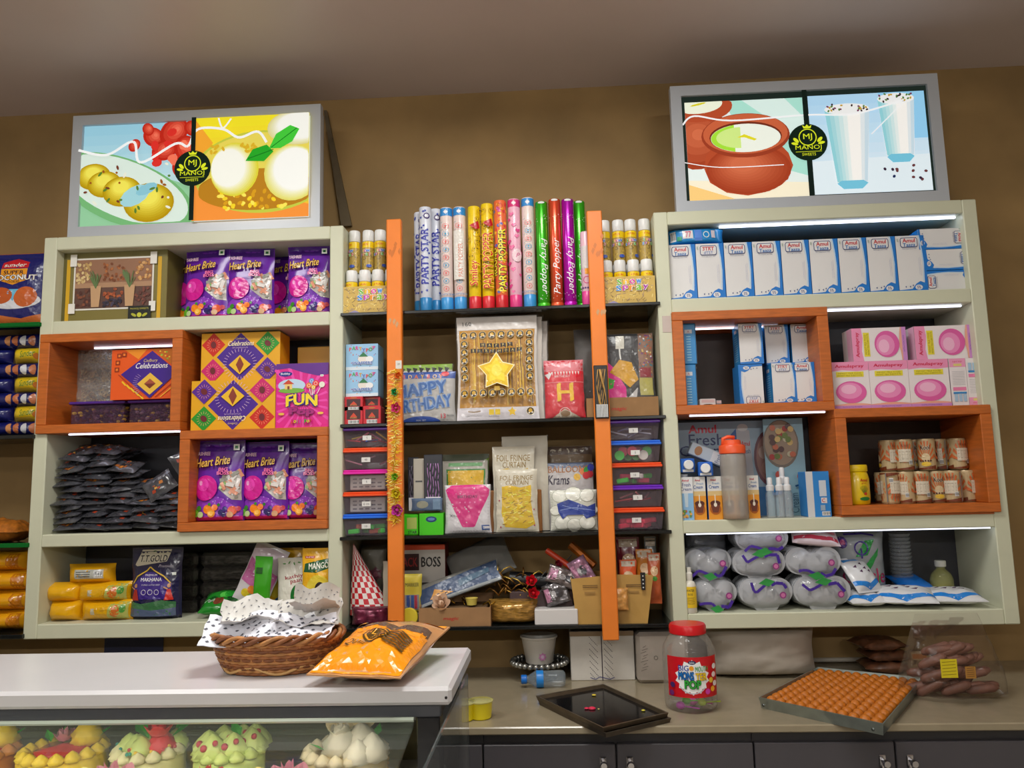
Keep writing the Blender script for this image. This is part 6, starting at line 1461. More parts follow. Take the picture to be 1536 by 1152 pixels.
# ---- stacked clear boxes with coloured lids
def clear_box(label, cx, zb2, w_, h_, lid, lab, col=(176, 160, 172), alpha=.17):
    e = empty('storage_box', (cx, .012, zb2), label, 'storage box', 'clear boxes with coloured lids')
    d = .17; hb = h_ - .011; m = MB(); x0, x1 = w_ * .44, w_ * .485; vs = []; 
    for z_, x, yy in ((0, x0 - .006, .008), (.004, x0, .004), (hb, x1, .0)): vs += [(-x, yy, z_), (x, yy, z_), (x, d - yy, z_), (-x, d - yy, z_)]
    fs = [(3, 2, 1, 0)] + [(4 * k + i, 4 * k + (i + 1) % 4, 4 * k + 4 + (i + 1) % 4, 4 * k + 4 + i) for k in (0, 1) for i in range(4)]
    m.add(vs, fs); m.build('box_body', FILM(col, alpha, .08, 0), e)
    MB().box(-w_ / 2, w_ / 2, -.006, d + .006, hb - .004, hb + .0045, .002).box(-w_ * .487, w_ * .487, -.002, d + .002, hb + .0045, hb + .011, .002).build('lid', M(lid, .3), e)
    A = Art(); A.rect(0, 0, .03, .016, (224, 222, 218)); A.text(lab, .015, .008, None, .007, (50, 50, 60)); A.build('price_sticker', lambda u, v, of: (u - .015 + .004 * math.sin(cx * 50 + zb2 * 40), .002 - of - .001, hb * .5 + v - .006), e)
    return e, hb
pur, ora, pnk, blu = (112, 40, 190), (240, 82, 30), (228, 40, 170), (40, 110, 225)
cxl, _, wl, _ = fit(514, 641, 585, 806, .012); zs = [P(550, y, .012).z for y in (806, 773, 741, 708, 675, 639)]
zs = [G3 + k * .0735 for k in range(6)]
names = ['lowest', 'second lowest', 'middle', 'second highest', 'topmost']
def stick_set(bx_, z_, cols, n, label, grp, kind='stick', hb=.06):
    random.seed(int(abs(bx_) * 1000 + z_ * 100))
    for k in range(n):
        m = MB()
        if kind == 'stick': m.tube([(-.028, 0, 0), (.028, 0, .0)], .0028, 6)
        elif kind == 'block': m.box(-.020, .020, -.008, .008, -.008, .008, .003)
        else: m.lathe([(.006, -.004), (.016, -.005), (.017, 0), (.016, .005), (.006, .004)], 16)
        rz, ry = random.uniform(-1.2, 1.2), random.uniform(-.5, .5) if kind == 'stick' else random.uniform(-.15, .15)
        rx = PI / 2 if kind == 'ring' else 0
        o = m.build({'stick': 'candle', 'block': 'eraser', 'ring': 'whistle'}[kind], M(cols[k % len(cols)], .35), smooth='auto', loc=(bx_ - .045 + (k * .09 / max(1, n - 1)) + random.uniform(-.004, .004), .035 + (k % 3) * .022, z_ + (.022 if kind == 'stick' else .012 if kind == 'block' else .022) + (k % 2) * .014), rot=(rx, ry, rz if kind != 'ring' else 0))
        tag(o, label, {'stick': 'candle', 'block': 'eraser', 'ring': 'whistle'}[kind], grp)
L5 = [(blu, '10'), (ora, '6 cm'), (pnk, '5'), (ora, '40'), (pur, '5')]; L5c = ['blue', 'orange', 'pink', 'orange', 'purple']
for k in range(5):
    clear_box('%s clear box of left stack, with %s lid' % (names[k], L5c[k]), cxl, zs[k], wl, .0730, *L5[k])
gre, nep = (50, 210, 60), (240, 60, 100)
stick_set(cxl, zs[0] + .003, [gre, (240, 110, 70), gre], 7, 'neon green or orange candle in the blue lidded box of left stack', 'candles in the lowest left box', 'block')
stick_set(cxl, zs[4] + .003, [(200, 50, 60), (230, 200, 60), (80, 110, 190), (225, 120, 150)], 10, 'thin coloured candle in the purple lidded box of left stack', 'candles in the topmost left box')
for k in (1, 2):
    o = MB().box(-.06, .06, 0, .10, 0, .05, .002).build('printed_carton', M((186, 180, 176), .5), loc=(cxl, .03, zs[k] + .006)); tag(o, 'white printed carton inside the %s left clear box' % names[k], 'carton', 'printed cartons in the clear boxes')
    A = Art()
    for q in range(14): A.rect(.010 + (q % 5) * .021, .008 + (q // 5) * .013, .024 + (q % 5) * .021, .013 + (q // 5) * .013, (110, 106, 110), keep=q > 0)
    A.build('printed_front', face_front(.12), o)
stick_set(cxl, zs[3] + .003, [(200, 130, 150), (190, 160, 170)], 3, 'pale pink candle on the bottom of the second highest left box', 'candles in the second highest left box')
cxr, _, wr, _ = fit(919, 632, 1000, 797, .012)
R5 = [(ora, '30'), (pur, '5'), (ora, '10'), (blu, '5'), (pur, '5')]; R5c = ['orange', 'purple', 'orange', 'blue', 'purple']
cxr = .372 - wr / 2 - .010
for k in range(5):
    clear_box('%s clear box of right stack, with %s lid' % (names[k], R5c[k]), cxr, zs[k], wr, .0730, *R5[k])
stick_set(cxr, zs[0] + .003, [(245, 50, 90)], 12, 'neon pink block in the lowest right clear box', 'neon pink blocks', 'block')
stick_set(cxr, zs[1] + .003, [(190, 60, 60), (206, 130, 130)], 6, 'thin red candle in the purple lidded box of right stack', 'red candles in the right stack')
stick_set(cxr, zs[2] + .003, [gre, nep, gre, (235, 225, 220), nep], 6, 'neon candle in the middle box of right stack', 'neon candles in the right stack', 'block')
stick_set(cxr, zs[3] + .003, [gre, nep, gre, nep, gre, nep, (235, 235, 230)], 8, 'neon ring whistle in the blue lidded box of right stack', 'ring whistles in the right stack', 'ring')
stick_set(cxr, zs[4] + .003, [(190, 186, 196), (150, 146, 160)], 8, 'clear grey candle in the topmost right box', 'grey candles in the right stack')

# ---- third shelf
gr_ = (70, 200, 20)
def art_grn(A, w, h): A.rect(0, 0, w, h, gr_); A.ell(w * .5, h * .72, w * .23, h * .14, (24, 60, 110), 16); A.ell(w * .5, h * .73, w * .15, h * .07, (90, 130, 180), 12)
carton('green_box', 'bright green box with dark oval logo on third glass shelf', 'box', (629, 770, 665, 804), .02, .10, gr_, art_grn, z=G3, group='bright green boxes')
carton('green_box', 'bright green box half hidden by the left post', 'box', (594, 772, 627, 804), .02, .10, gr_, lambda A, w, h: (A.rect(w * .5, h * .3, w * .95, h * .85, (170, 190, 90)), A.text('STAR', w * .75, h * .14, w * .4, h * .14, (30, 60, 30), bold=.04)), z=G3, group='bright green boxes')
zg = G3 + .077
for k, (x0, yt, x1, y, cc, lb) in enumerate(((612, 690, 628, .06, (120, 110, 130), 'dark pack of purple candles beside the left post'), (620, 692, 637, .05, None, 'slim white boxed candle pack'), (636, 686, 664, .03, (190, 140, 200), 'dark pack of curly lilac candles'))):
    cx, z0, w_, h_ = fit(x0, yt, x1, 771, y); e = empty('candle_pack', (cx, y, zg), lb, 'candle pack', 'candle packs on the green boxes')
    MB().box(-w_ / 2, w_ / 2, 0, .012, 0, h_, .002).build('backing_card', M((196, 190, 176) if cc is None else (48, 50, 58), .4), e)
    if cc:
        for q in range(5):
            m = MB(); m.tube([(w_ * (-.28 + .14 * q) + .002 * math.sin(t * 1.4 + q), -.003 - .001 * (q % 2), h_ * (.12 + .08 * t)) for t in range(10)], .0015, 5); m.build('candle', M(cc, .4), e, smooth=True)
        MB().box(-w_ * .4, w_ * .4, -.006, -.001, .002, h_ * .25).build('holder_strip', M((220, 216, 222), .4), e)
    else: A = Art(); A.rect(w_ * .2, h_ * .55, w_ * .8, h_ * .58, (90, 90, 90)); A.rect(w_ * .2, h_ * .2, w_ * .8, h_ * .23, (120, 120, 120)); A.build('printed_front', face_front(w_), e)
flatbag('photo_pack', 'small blue photo pack lying below the candle packs', 'pack', (616, 748, 664, 771), .015, .006, (70, 96, 130), lambda A, w, h: (A.ell(w * .35, h * .5, w * .2, h * .3, (150, 150, 130), 12), A.rect(w * .7, h * .1, w * .95, h * .9, (110, 140, 170))), zg, lean=0)
def art_label(A, w, h): A.rect(0, 0, w, h, (196, 190, 178)); A.rect(w * .15, h * .62, w * .95, h * .88, (60, 140, 60)); A.rect(w * .18, h * .64, w * .92, h * .86, (236, 186, 30)); A.rect(w * .2, h * .5, w, h * .54, (226, 150, 150)); A.rect(w * .2, h * .92, w * .9, h * .97, (120, 180, 120))
flatbag('banner_pack', 'pale pack with a yellow label behind the pink pennant pack', 'pack', (656, 690, 733, 803), .08, .02, (196, 190, 178), art_label, G3)
o = flatbag('banner_pack', 'dark and lime plastic pack at the back of the third shelf', 'pack', (662, 680, 735, 800), .12, .015, (80, 90, 60), lambda A, w, h: (A.poly([(w * .3, h * .7), (w, h * .95), (w, h * .78)], (140, 180, 40)),), G3)
def art_penn(A, w, h):
    A.rect(0, 0, w, h, (216, 212, 216)); pts = [(.02, .9), (.15, .99), (.5, 1.0), (.85, .99), (.98, .9), (.97, .78), (.66, .14), (.62, .12), (.40, .12), (.37, .14), (.05, .76)]
    A.poly([(w * x, h * y) for x, y in pts], (222, 30, 130)); A.text('BIRTHDAY', w * .5, h * .75, w * .45, h * .06, (110, 20, 80), bold=.05); A.text('HAPPY', w * .5, h * .93, w * .18, h * .03, (240, 150, 200))
    for k in range(4): A.star(w * (.33 + .11 * k), h * .63, w * (.025 + .012 * (k == 2)), w * .012, (245, 130, 195), keep=k > 0)
    A.text('X=-', w * .18, h * .36, w * .16, h * .05, (60, 60, 66)); A.rect(w * .80, h * .06, w * .97, h * .16, (40, 80, 150)); A.rect(w * .83, h * .085, w * .97, h * .135, (216, 212, 216))
flatbag('pennant_pack', 'white pack with a magenta pennant on third glass shelf', 'pack', (665, 727, 737, 804), .015, .02, (216, 212, 216), art_penn, G3)
carton('brown_box', 'plain brown box behind the foil fringe packs', 'box', (732, 735, 813, 804), .07, .12, (150, 96, 44), None, z=G3, rough=.6)
def art_foil(A, w, h):
    A.rect(0, 0, w, h, (214, 206, 186)); A.text('FOIL FRINGE', w * .5, h * .86, w * .80, h * .075, (150, 122, 60), bold=.03); A.text('CURTAIN', w * .52, h * .78, w * .56, h * .07, (150, 122, 60), bold=.03); random.seed(15)
    A.poly([(w * .14, h * .72), (w * .35, h * .74), (w * .6, h * .70), (w * .86, h * .74), (w * .84, h * .5), (w * .92, h * .12), (w * .7, h * .05), (w * .2, h * .08), (w * .13, h * .3)], (226, 186, 20))
    for k in range(90):
        x, y, a = w * random.uniform(.17, .84), h * random.uniform(.12, .66), random.uniform(-.5, .7); L = .007; A.line([(x - L * math.cos(a), y - L * math.sin(a)), (x + L * math.cos(a), y + L * math.sin(a))], .0022, random.choice([(250, 226, 40), (206, 160, 20), (240, 240, 60), (160, 120, 20), (252, 240, 120)]), keep=k > 0)
    A.l += 1
    for x, y in ((.1, .08), (.9, .1), (.92, .35), (.07, .5)): A.ell(w * x, h * y, w * .018, w * .018, (180, 40, 80), 7)
for k, (px, y, lb) in enumerate((((752, 652, 824, 790), .085, 'rearmost white foil fringe pack peeking out at the right'), ((738, 668, 804, 800), .055, 'foil fringe pack standing behind the front one'), ((742, 703, 808, 806), .02, 'front foil fringe pack full of shiny yellow strips'))):
    flatbag('fringe_pack', lb, 'pack', px, y, .02 if k == 2 else .01, (210, 202, 184), art_foil if k else None, G3, group='foil fringe packs', rz=[-.03, .03, 0][k])
flatbag('card_pack', 'brown card pack at the back beside the right post', 'pack', (815, 668, 892, 800), .13, .015, (128, 100, 62), lambda A, w, h: (A.rect(0, h * .9, w, h, (90, 66, 50)), [A.ell(w * (.2 + .15 * k), h * .95, w * .06, h * .02, (206, 196, 176), 7, rot=k, keep=True) for k in range(5)]), G3)
def art_kram(A, w, h): A.rect(0, 0, w, h, (196, 190, 190)); A.rect(0, h * .92, w, h, (96, 110, 140)); A.text('BALLOONS', w * .5, h * .9, w * .8, h * .1, (170, 110, 60), bold=.05); A.text('Krams', w * .3, h * .74, w * .45, h * .14, (40, 30, 60), shear=.3, bold=.04); [A.ell(w * x, h * y, w * .07, h * .055, c, 12) for x, y, c in ((.68, .78, (230, 180, 30)), (.80, .86, (230, 120, 40)), (.88, .88, (60, 160, 70)), (.94, .82, (200, 30, 50)), (.86, .8, (210, 40, 50)), (.95, .92, (60, 70, 170)))]
flatbag('balloon_pack', 'white balloon pack with printed balloons behind the white and blue one', 'balloon pack', (814, 693, 894, 800), .085, .02, (190, 186, 186), art_kram, G3, rz=.04)
def art_wb(A, w, h):
    A.rect(0, 0, w, h, (222, 222, 208)); random.seed(18)
    for x, y, r in ((.2, .85, .16), (.5, .9, .18), (.8, .86, .16), (.25, .2, .18), (.5, .14, .16), (.78, .2, .18), (.1, .5, .12), (.93, .5, .1)): A.ell(w * x, h * y, w * r, h * r, (236, 236, 224), 14); A.ring(w * x, h * y, w * r * .98, .0014, (170, 172, 156), 16, ry=h * r * .98)
    A.poly([(w * .14, h * .66), (w * .4, h * .76), (w * .62, h * .66), (w * .8, h * .58), (w * .98, h * .66), (w * .97, h * .36), (w * .76, h * .28), (w * .7, h * .38), (w * .36, h * .38), (w * .25, h * .28), (w * .16, h * .46)], (44, 66, 150)); A.line([(w * .2, h * .5), (w * .5, h * .56), (w * .95, h * .48)], .002, (130, 150, 205)); A.line([(w * .25, h * .62), (w * .6, h * .5)], .0018, (130, 150, 205))
flatbag('balloon_pack', 'pack of white and dark blue balloons on third glass shelf', 'balloon pack', (824, 735, 898, 803), .02, .03, (222, 222, 208), art_wb, G3)

# ---- lowest shelf
cx, z0, w_, h_ = fit(521, 824, 584, 930, .03)
e = empty('party_hat', (cx, .085, G4 + .03), 'red and white checked party hat in a clear bag', 'party hat')
NR, NS = 13, 22; R0, HH = w_ / 2 + .004, .235; apx = -w_ * .46
for par in (0, 1):
    m = MB()
    for j in range(NR):
        for i in range(NS):
            if (i + j) % 2 != par: continue
            q = []
            for (a, b) in ((i, j), (i + 1, j), (i + 1, j + 1), (i, j + 1)):
                t = b / NR; r_ = R0 * (1 - t) + .001; an = 2 * PI * a / NS; q.append((apx * t + r_ * math.cos(an), r_ * .55 * math.sin(an), HH * t))
            m.add(q, [(0, 1, 2, 3)])
    m.build('checks', M(((196, 24, 40), (232, 224, 220))[par], .4), e)
m = MB(); [m.tube([(-.03 + .02 * k, -.03, .0), (-.03 + .021 * k, -.035, -.06)], .0007, 4) for k in (0, 3)]; m.build('elastic', M((200, 195, 185), .5), e)
o = pouch('foil_bundle', 'dark red and purple foil bundle under the checked party hat', 'bundle', w_, .06, .07, (96, 30, 50), None, kind='flat', seed=120, cr=.006, mat=M((110, 40, 64), .25, metal=.4, var=.6, scale=50)); o.location = (cx + .01, .05, G4 + .001)
flatbag('flower_pack', 'dull clear pack with a pink flower behind the checked hat', 'pack', (538, 818, 578, 930), .15, .02, (110, 104, 84), lambda A, w, h: (A.star(w * .6, h * .6, w * .3, w * .2, (120, 50, 70), 6), A.ell(w * .6, h * .6, w * .1, w * .1, (170, 90, 110), 10)), G4)
flatbag('card_pack', 'white edged card pack beside the left post on the lowest shelf', 'pack', (572, 842, 604, 938), .05, .012, (200, 190, 170), lambda A, w, h: A.rect(w * .3, h * .6, w, h, (190, 176, 140)), G4)
def art_boss(A, w, h): A.rect(0, 0, w, h, (196, 192, 186)); A.rect(0, h * .93, w, h, (206, 70, 24)); A.rect(0, h * .66, w * .5, h * .88, (52, 20, 22)); A.text('BLACK', w * .26, h * .77, w * .42, h * .12, (160, 40, 40), bold=.03); A.text('BOSS', w * .73, h * .77, w * .38, h * .13, (36, 34, 34), bold=.05); A.rect(w * .3, h * .0, w * .95, h * .5, (70, 66, 62))
carton('boss_box', 'white box with black lettering and orange top on lowest shelf', 'box', (590, 817, 668, 938), .12, .10, (110, 36, 26), art_boss, z=G4, rough=.5)
e = flatbag('marker_pack', 'yellow backed pack of coloured markers beside the left post', 'pack', (596, 862, 632, 916), .045, .02, (226, 206, 60), lambda A, w, h: (A.text('MARKER', w * .6, h * .72, w * .6, h * .1, (90, 80, 30), bold=.02), A.rect(w * .1, h * .05, w * .9, h * .45, (150, 150, 156)), A.rect(w * .35, h * .08, w * .5, h * .44, (40, 80, 160)), A.rect(w * .55, h * .08, w * .68, h * .44, (40, 90, 170)), A.rect(w * .7, h * .08, w * .82, h * .44, (190, 40, 70))), G4 + .038, lean=0)
p = P(612, 936, .0); o = MB().lathe([(.028, 0), (.029, .002), (.029, .012), (.027, .014), (.001, .014)], 24).build('yellow_lid', M((232, 210, 60), .4), smooth='auto', loc=(p.x, .03, G4 + .0295), rot=(PI / 2, 0, 0)); tag(o, 'round yellow plastic lid standing on edge beside the left post', 'loose_lid')  # loose yellow lid stood on its edge
carton('marker_stand', 'plain box under the marker pack', 'box', (600, 918, 628, 938), .048, .05, (150, 140, 110), None, z=G4, h=.036)
# pizza print pack leaning across
q0 = P(690, 870, .05)
def art_pz(A, w, h):
    A.rect(0, 0, w, h, (30, 62, 104)); A.poly([(0, h * .75), (w, h * .95), (w, h), (0, h)], (120, 118, 112)); A.rect(0, 0, w, h * .12, (150, 156, 160))
    A.poly([(w * .12, h * .18), (w * .20, h * .58), (w * .42, h * .18)], (216, 150, 50)); [A.ell(w * (.18 + .05 * k), h * (.25 + .06 * (k % 3)), w * .02, h * .03, (80, 50, 40), 8) for k in range(5)]
    A.poly([(w * .5, h * .3), (w * .9, h * .5), (w * .9, h * .7), (w * .5, h * .6)], (44, 90, 120))
e = flatbag('pizza_pack', 'blue clear pack with a pizza print leaning over the cardboard tray', 'pack', (632, 852, 765, 888), .03, .012, (40, 66, 100), art_pz, P(640, 890, .03).z, lean=.5); e.rotation_euler = (-.55, -.32, 0); e.location.z = G4 + .095; e.location.x = q0.x + .005
e = flatbag('clear_bag', 'large crumpled clear bag leaning above the pizza pack', 'bag', (680, 812, 780, 880), .08, .03, (112, 110, 104), None, P(690, 880, .08).z, lean=.4); e.rotation_euler = (-.45, -.42, 0); e.location.z = G4 + .125
open_tray('brown cardboard tray with flowers and gold bits on lowest shelf', (628, 900, 736, 941), .005, .16, G4, .7, 'magic', (156, 116, 76))
p = P(662, 905, .03); m = MB(); rose(m, (0, 0, 0), .034); o = m.build('paper_flower', M((226, 190, 160), .5), smooth=True, loc=(p.x, .035, G4 + .062), rot=(.9, 0, 0)); tag(o, 'peach paper flower lying in the cardboard tray', 'flower')
p = P(707, 902, .03); m = MB(); m.lathe([(.016, 0), (.020, .02), (.021, .022), (.018, .022), (.015, .003), (.001, .003)], 16); o = m.build('paper_cup', M((226, 206, 100), .4), smooth='auto', loc=(p.x, .04, G4 + .062)); tag(o, 'small pale yellow cup lying in the cardboard tray', 'cup')
random.seed(5)
for k in range(7):
    x = P(640 + 14 * k, 905, .05).x; m = MB(); m.tube([(0, 0, 0), (.02, .01, .012), (.045, 0, .004), (.05, .015, .015)], .0022, 5); o = m.build('gold_ribbon', M((200, 150, 50), .25, metal=.7), smooth=True, loc=(x, .06 + .012 * (k % 3), G4 + .058 + .006 * (k % 2)), rot=(0, 0, random.uniform(-1, 2.5))); tag(o, 'gold ribbon curl in the cardboard tray with the peach flower', 'ribbon', 'gold ribbon curls')
    MB  # loop end
o = MB().box(-.11, .11, 0, .12, 0, .052, .003).build('insert_card', M((110, 84, 56), .6), loc=(P(682, 920, .06).x, .03, G4 + .0035)); tag(o, 'brown card insert filling the tray below the flowers', 'card')
p = P(770, 935, .01); o = pouch('gold_fringe_bag', 'clear bag of gold fringe lying beside the cardboard tray', 'bag', .165, .075, .12, (170, 124, 60), None, kind='flat', seed=130, cr=.006, mat=M((176, 132, 62), .2, metal=.35, var=.5, scale=45, stretch=(1, 1, 6), coat=.5)); o.location = (p.x, .068, G4 + .001)
random.seed(9)
for k in range(26):
    x, z_ = random.uniform(-.07, .07), random.uniform(.06, .16); m = MB(); a = random.uniform(-.7, .7)
    pts = [(x, .0, z_), (x + .03 * math.sin(a), -.008, z_ + .018), (x + .06 * math.sin(a), .005, z_ + .03 * math.cos(a)), (x + .09 * math.sin(a), .01, z_ + .012)]
    m.tube(pts, .0022, 4); o2 = m.build('fringe_strip', M(random.choice([(150, 104, 44), (190, 146, 60), (112, 78, 36), (214, 176, 80)]), .25, metal=.5), o, smooth=True)
carton('white_box', 'low white box lying in front on the lowest glass shelf', 'box', (802, 914, 867, 936), .0, .09, (216, 212, 210), lambda A, w, h: None, z=G4)
p0 = P(764, 872, .08); o = MB().tube([(p0.x, .10, G4 + .135), (P(830, 880, .1).x, .10, G4 + .125)], .026, 14).build('black_roll', M((26, 26, 30), .35), smooth='auto'); tag(o, 'black rolled film lying behind the red roses', 'roll')
carton('dark_box', 'dark box carrying the black roll on lowest shelf', 'box', (765, 890, 860, 936), .06, .13, (70, 52, 54), None, z=G4, h=.098, rough=.6)
for k, (px, py, lb) in enumerate(((797, 873, 'upper red artificial rose on the lowest shelf'), (799, 892, 'lower red artificial rose on the lowest shelf'), (836, 850, 'dark red artificial rose by the orange tube'))):
    q = P(px, py, .03); e = empty('artificial_rose', (q.x, .035 if k < 2 else .07, q.z), lb, 'rose', 'red artificial roses'); m = MB(); rose(m, (0, 0, 0), .021 if k < 2 else .016); m.build('petals', M((206, 18, 36) if k < 2 else (130, 16, 40), .45), e, smooth=True, rot=(1.1, 0, .3 * k)); m = MB(); m.tube([(0, .012, -.004), (.02, .03, .0), (.05, .04, .03)], .0016, 5); m.build('stem', M((60, 60, 56), .5), e)
for k, (x0, yt, x1, yb, y, rot, col, lb) in enumerate(((815, 852, 872, 880, .03, .35, (126, 116, 116), 'silver foil pack with pink end pointing left'), (820, 872, 858, 906, .02, -.3, (110, 106, 108), 'crumpled silver foil pack below the other'), (868, 832, 898, 875, .02, -.5, (196, 150, 180), 'lilac and orange pack tucked behind right post'))):
    cx, z0, w_, h_ = fit(x0, yt, x1, yb, y); o = pouch('foil_pack', lb, 'pack', w_, h_, .03, col, lambda A, w, h: (A.rect(w * .04, h * .2, w * .25, h * .8, (190, 130, 160)), A.ell(w * .6, h * .5, w * .16, h * .2, (70, 68, 72), 9), A.ell(w * .4, h * .5, w * .1, h * .16, (170, 166, 168), 8)), kind='flat', seed=140 + k, cr=.006, group='silver foil packs', mat=M(col, .2, metal=.6, var=.4, scale=60)); o.location = (cx, y + .02, z0 - .004); o.rotation_euler = (-.2, rot, 0)
a, b = P(820, 826, .09), P(872, 862, .05); o = MB().tube([(a.x, .10, a.z), (b.x, .06, b.z)], .010, 10).build('orange_tube', M((214, 66, 30), .4), smooth='auto'); tag(o, 'thin orange red tube leaning against the paper box', 'tube')
a, b = P(856, 818, .13), P(892, 850, .10); o = MB().tube([(a.x, .15, a.z), (b.x, .12, b.z)], .015, 8).build('gold_tube', M((176, 96, 24), .35, metal=.4, var=.4), smooth='auto'); tag(o, 'dull gold foil roll behind the orange tube', 'roll')
# paper sack box
p0, p1 = P(858, 930, .01), P(984, 930, .01); cx = (p0.x + p1.x) / 2; w_ = p1.x - p0.x; kr = M((190, 148, 78), .45, var=.1, scale=12)
e = empty('paper_box', (cx, .008, G4), 'tan paper box of snack packs on the lowest shelf behind the post', 'box'); Hb = .150
m = MB(); m.add([(-w_ * .44, 0, 0), (w_ * .40, 0, 0), (w_ * .49, .0, Hb), (w_ * .05, -.004, Hb * 1.03), (-w_ * .5, 0, Hb * .95), (-w_ * .44, .004, 0), (w_ * .40, .004, 0), (w_ * .49, .004, Hb), (w_ * .05, 0, Hb * 1.03), (-w_ * .5, .004, Hb * .95)], [(0, 1, 2, 3, 4), (9, 8, 7, 6, 5), (0, 5, 6, 1), (1, 6, 7, 2), (2, 7, 8, 3), (3, 8, 9, 4), (4, 9, 5, 0)]); f = m.build('front_wall', kr, e)
for s, xb, xt in ((-1, -.44, -.5), (1, .40, .49)):
    m = MB(); m.add([(w_ * xb, .004, 0), (w_ * xb, .15, 0), (w_ * xt, .15, Hb), (w_ * xt, .004, Hb * .96), (w_ * xb - s * .003, .004, 0), (w_ * xb - s * .003, .15, 0), (w_ * xt - s * .003, .15, Hb), (w_ * xt - s * .003, .004, Hb * .96)], [(0, 1, 2, 3), (7, 6, 5, 4), (0, 4, 5, 1), (1, 5, 6, 2), (2, 6, 7, 3), (3, 7, 4, 0)]); m.build('side_wall', kr, e)
MB().box(-w_ * .44, w_ * .40, .147, .15, 0, Hb).build('rear_wall', kr, e); MB().box(-w_ * .44, w_ * .40, .004, .147, 0, .05).build('box_floor', kr, e)
A = Art(); [A.rect(w_ * x, Hb * y, w_ * (x + .18), Hb * (y + .02), (120, 88, 44), keep=True) for x, y in ((.14, .80), (.14, .765), (.66, .80), (.66, .765))]; [A.rect(w_ * x, Hb * .64, w_ * (x + .13), Hb * .68, (160, 122, 64), keep=True) for x in (.16, .68)]
A.build('printed_front', lambda u, v, of: (u - w_ / 2, -.001 - of - .0035 * 1, v), f, .5)
for k, (x0, yt, x1, yb, y, col, lb) in enumerate(((930, 840, 956, 880, .05, (226, 90, 40), 'orange snack pack in the tan paper box'), (955, 824, 980, 880, .06, (196, 120, 40), 'brown gold snack pack in the tan paper box'), (972, 830, 992, 880, .05, (190, 90, 50), 'red brown snack pack at the right of the tan paper box'), (925, 806, 960, 845, .10, (120, 30, 50), 'dark red mesh pack at the back of the tan paper box'), (968, 805, 986, 860, .12, (120, 124, 124), 'grey clear pack at the back of the tan paper box'))):
    cx2, z0, w2, h2 = fit(x0, yt, x1, yb, y); zz = G4 + .052; o = pouch('snack_pack', lb, 'pack', w2, h2 + z0 - zz, .025, col, lambda A, w, h: (A.rect(w * .1, h * .85, w * .9, h * .97, (206, 190, 170)), A.ell(w * .5, h * .65, w * .3, h * .1, (226, 190, 150), 10), A.ell(w * .5, h * .5, w * .2, h * .05, (80, 150, 60), 8)), kind='pillow', seed=150 + k, cr=.004, group='snack packs in the paper box'); o.location = (min(cx2, .340), y + .015, zz)
o = MB().prism([(-.006, 0), (.006, 0), (.008, .055), (-.008, .055)], -.002, 0).build('ribbon_tag', M((24, 24, 26), .4), loc=(P(965, 880, -.005).x, -.003, P(965, 885, -.005).z)); tag(o, 'black dotted ribbon strip on the tan paper box', 'ribbon'); A = Art(); [A.ell(.0, .008 + .012 * k, .0022, .0022, (225, 225, 225), 8, keep=True) for k in range(4)]; A.build('white_dots', lambda u, v, of: (u, -.002 - of, v), o)
p = P(930, 900, .0); o = pouch('wrapper', 'crumpled orange clear wrapper behind the right post on the paper box', 'wrapper', .05, .07, .02, (206, 140, 60), None, kind='flat', seed=160, cr=.006, mat=M((210, 150, 80), .2, var=.4, scale=60, coat=.5)); o.location = (p.x, -.014, p.z - .03)
# ================================================================== RIGHT CABINET
bl1, bl2, wt = (30, 120, 205), (120, 180, 226), (226, 224, 224)
def art_milk(hindi):
    def f(A, w, h):
        A.rect(0, 0, w, h, wt)
        A.poly([(w, 0), (w, h), (w * .84, h), (w * .90, h * .75), (w * .93, h * .5), (w * .90, h * .2), (w * .86, 0)], bl1)
        A.poly([(w * .84, h), (w * .78, h), (w * .86, h * .72), (w * .885, h * .45), (w * .84, h * .18), (w * .88, h * .2), (w * .93, h * .5), (w * .90, h * .75)], (190, 214, 236))
        A.poly([(0, 0), (w, 0), (w, h * .14), (w * .75, h * .19), (w * .6, h * .15), (w * .45, h * .06), (w * .2, h * .05), (0, h * .045)], bl1); A.ell(w * .68, h * .085, w * .13, h * .045, wt, 14); A.text('5%', w * .68, h * .085, w * .13, h * .05, (60, 60, 130), bold=.03)
        for x, y in ((.2, .1), (.35, .10), (.45, .12)): A.poly([(w * x, h * y), (w * (x + .05), h * (y + .015)), (w * (x + .04), h * (y - .02))], (24, 60, 130))
        x0, x1, y0, y1 = w * .15, w * .76, h * .79, h * .965
        for a, b, c in ((0, (44, 60, 120), 0), (1, wt, .0022)):
            A.poly([(x0 + .004 + c, y0 + c), (x1 - .004 - c, y0 + c), (x1 - c, y0 + .006), (x1 - c, y1 - .006), (x1 - .004 - c, y1 - c), (x0 + .004 + c, y1 - c), (x0 + c, y1 - .006), (x0 + c, y0 + .006)], b)
        cx = (x0 + x1) / 2
        if hindi:
            A.text('3TRT', cx, h * .905, w * .42, h * .065, (196, 36, 44), bold=.04); A.line([(cx - w * .22, h * .935), (cx + w * .22, h * .935)], .002, (196, 36, 44)); A.text('dTST', cx, h * .835, w * .34, h * .05, (110, 130, 190), bold=.02)
        else:
            A.text('Amul', cx, h * .912, w * .44, h * .07, (196, 36, 44), bold=.05); A.text('Taaza', cx, h * .835, w * .44, h * .06, (40, 110, 180), bold=.05)
        A.text('Homogenised Milk', cx, h * .765, w * .5, h * .02, (50, 60, 120)); A.rect(w * .03, h * .9, w * .08, h * .95, (180, 190, 180))
        A.rect(w * .74, h * .3, w * .745, h * .6, (150, 160, 200)); A.rect(w * .79, h * .28, w * .795, h * .62, (150, 160, 200))
    return f
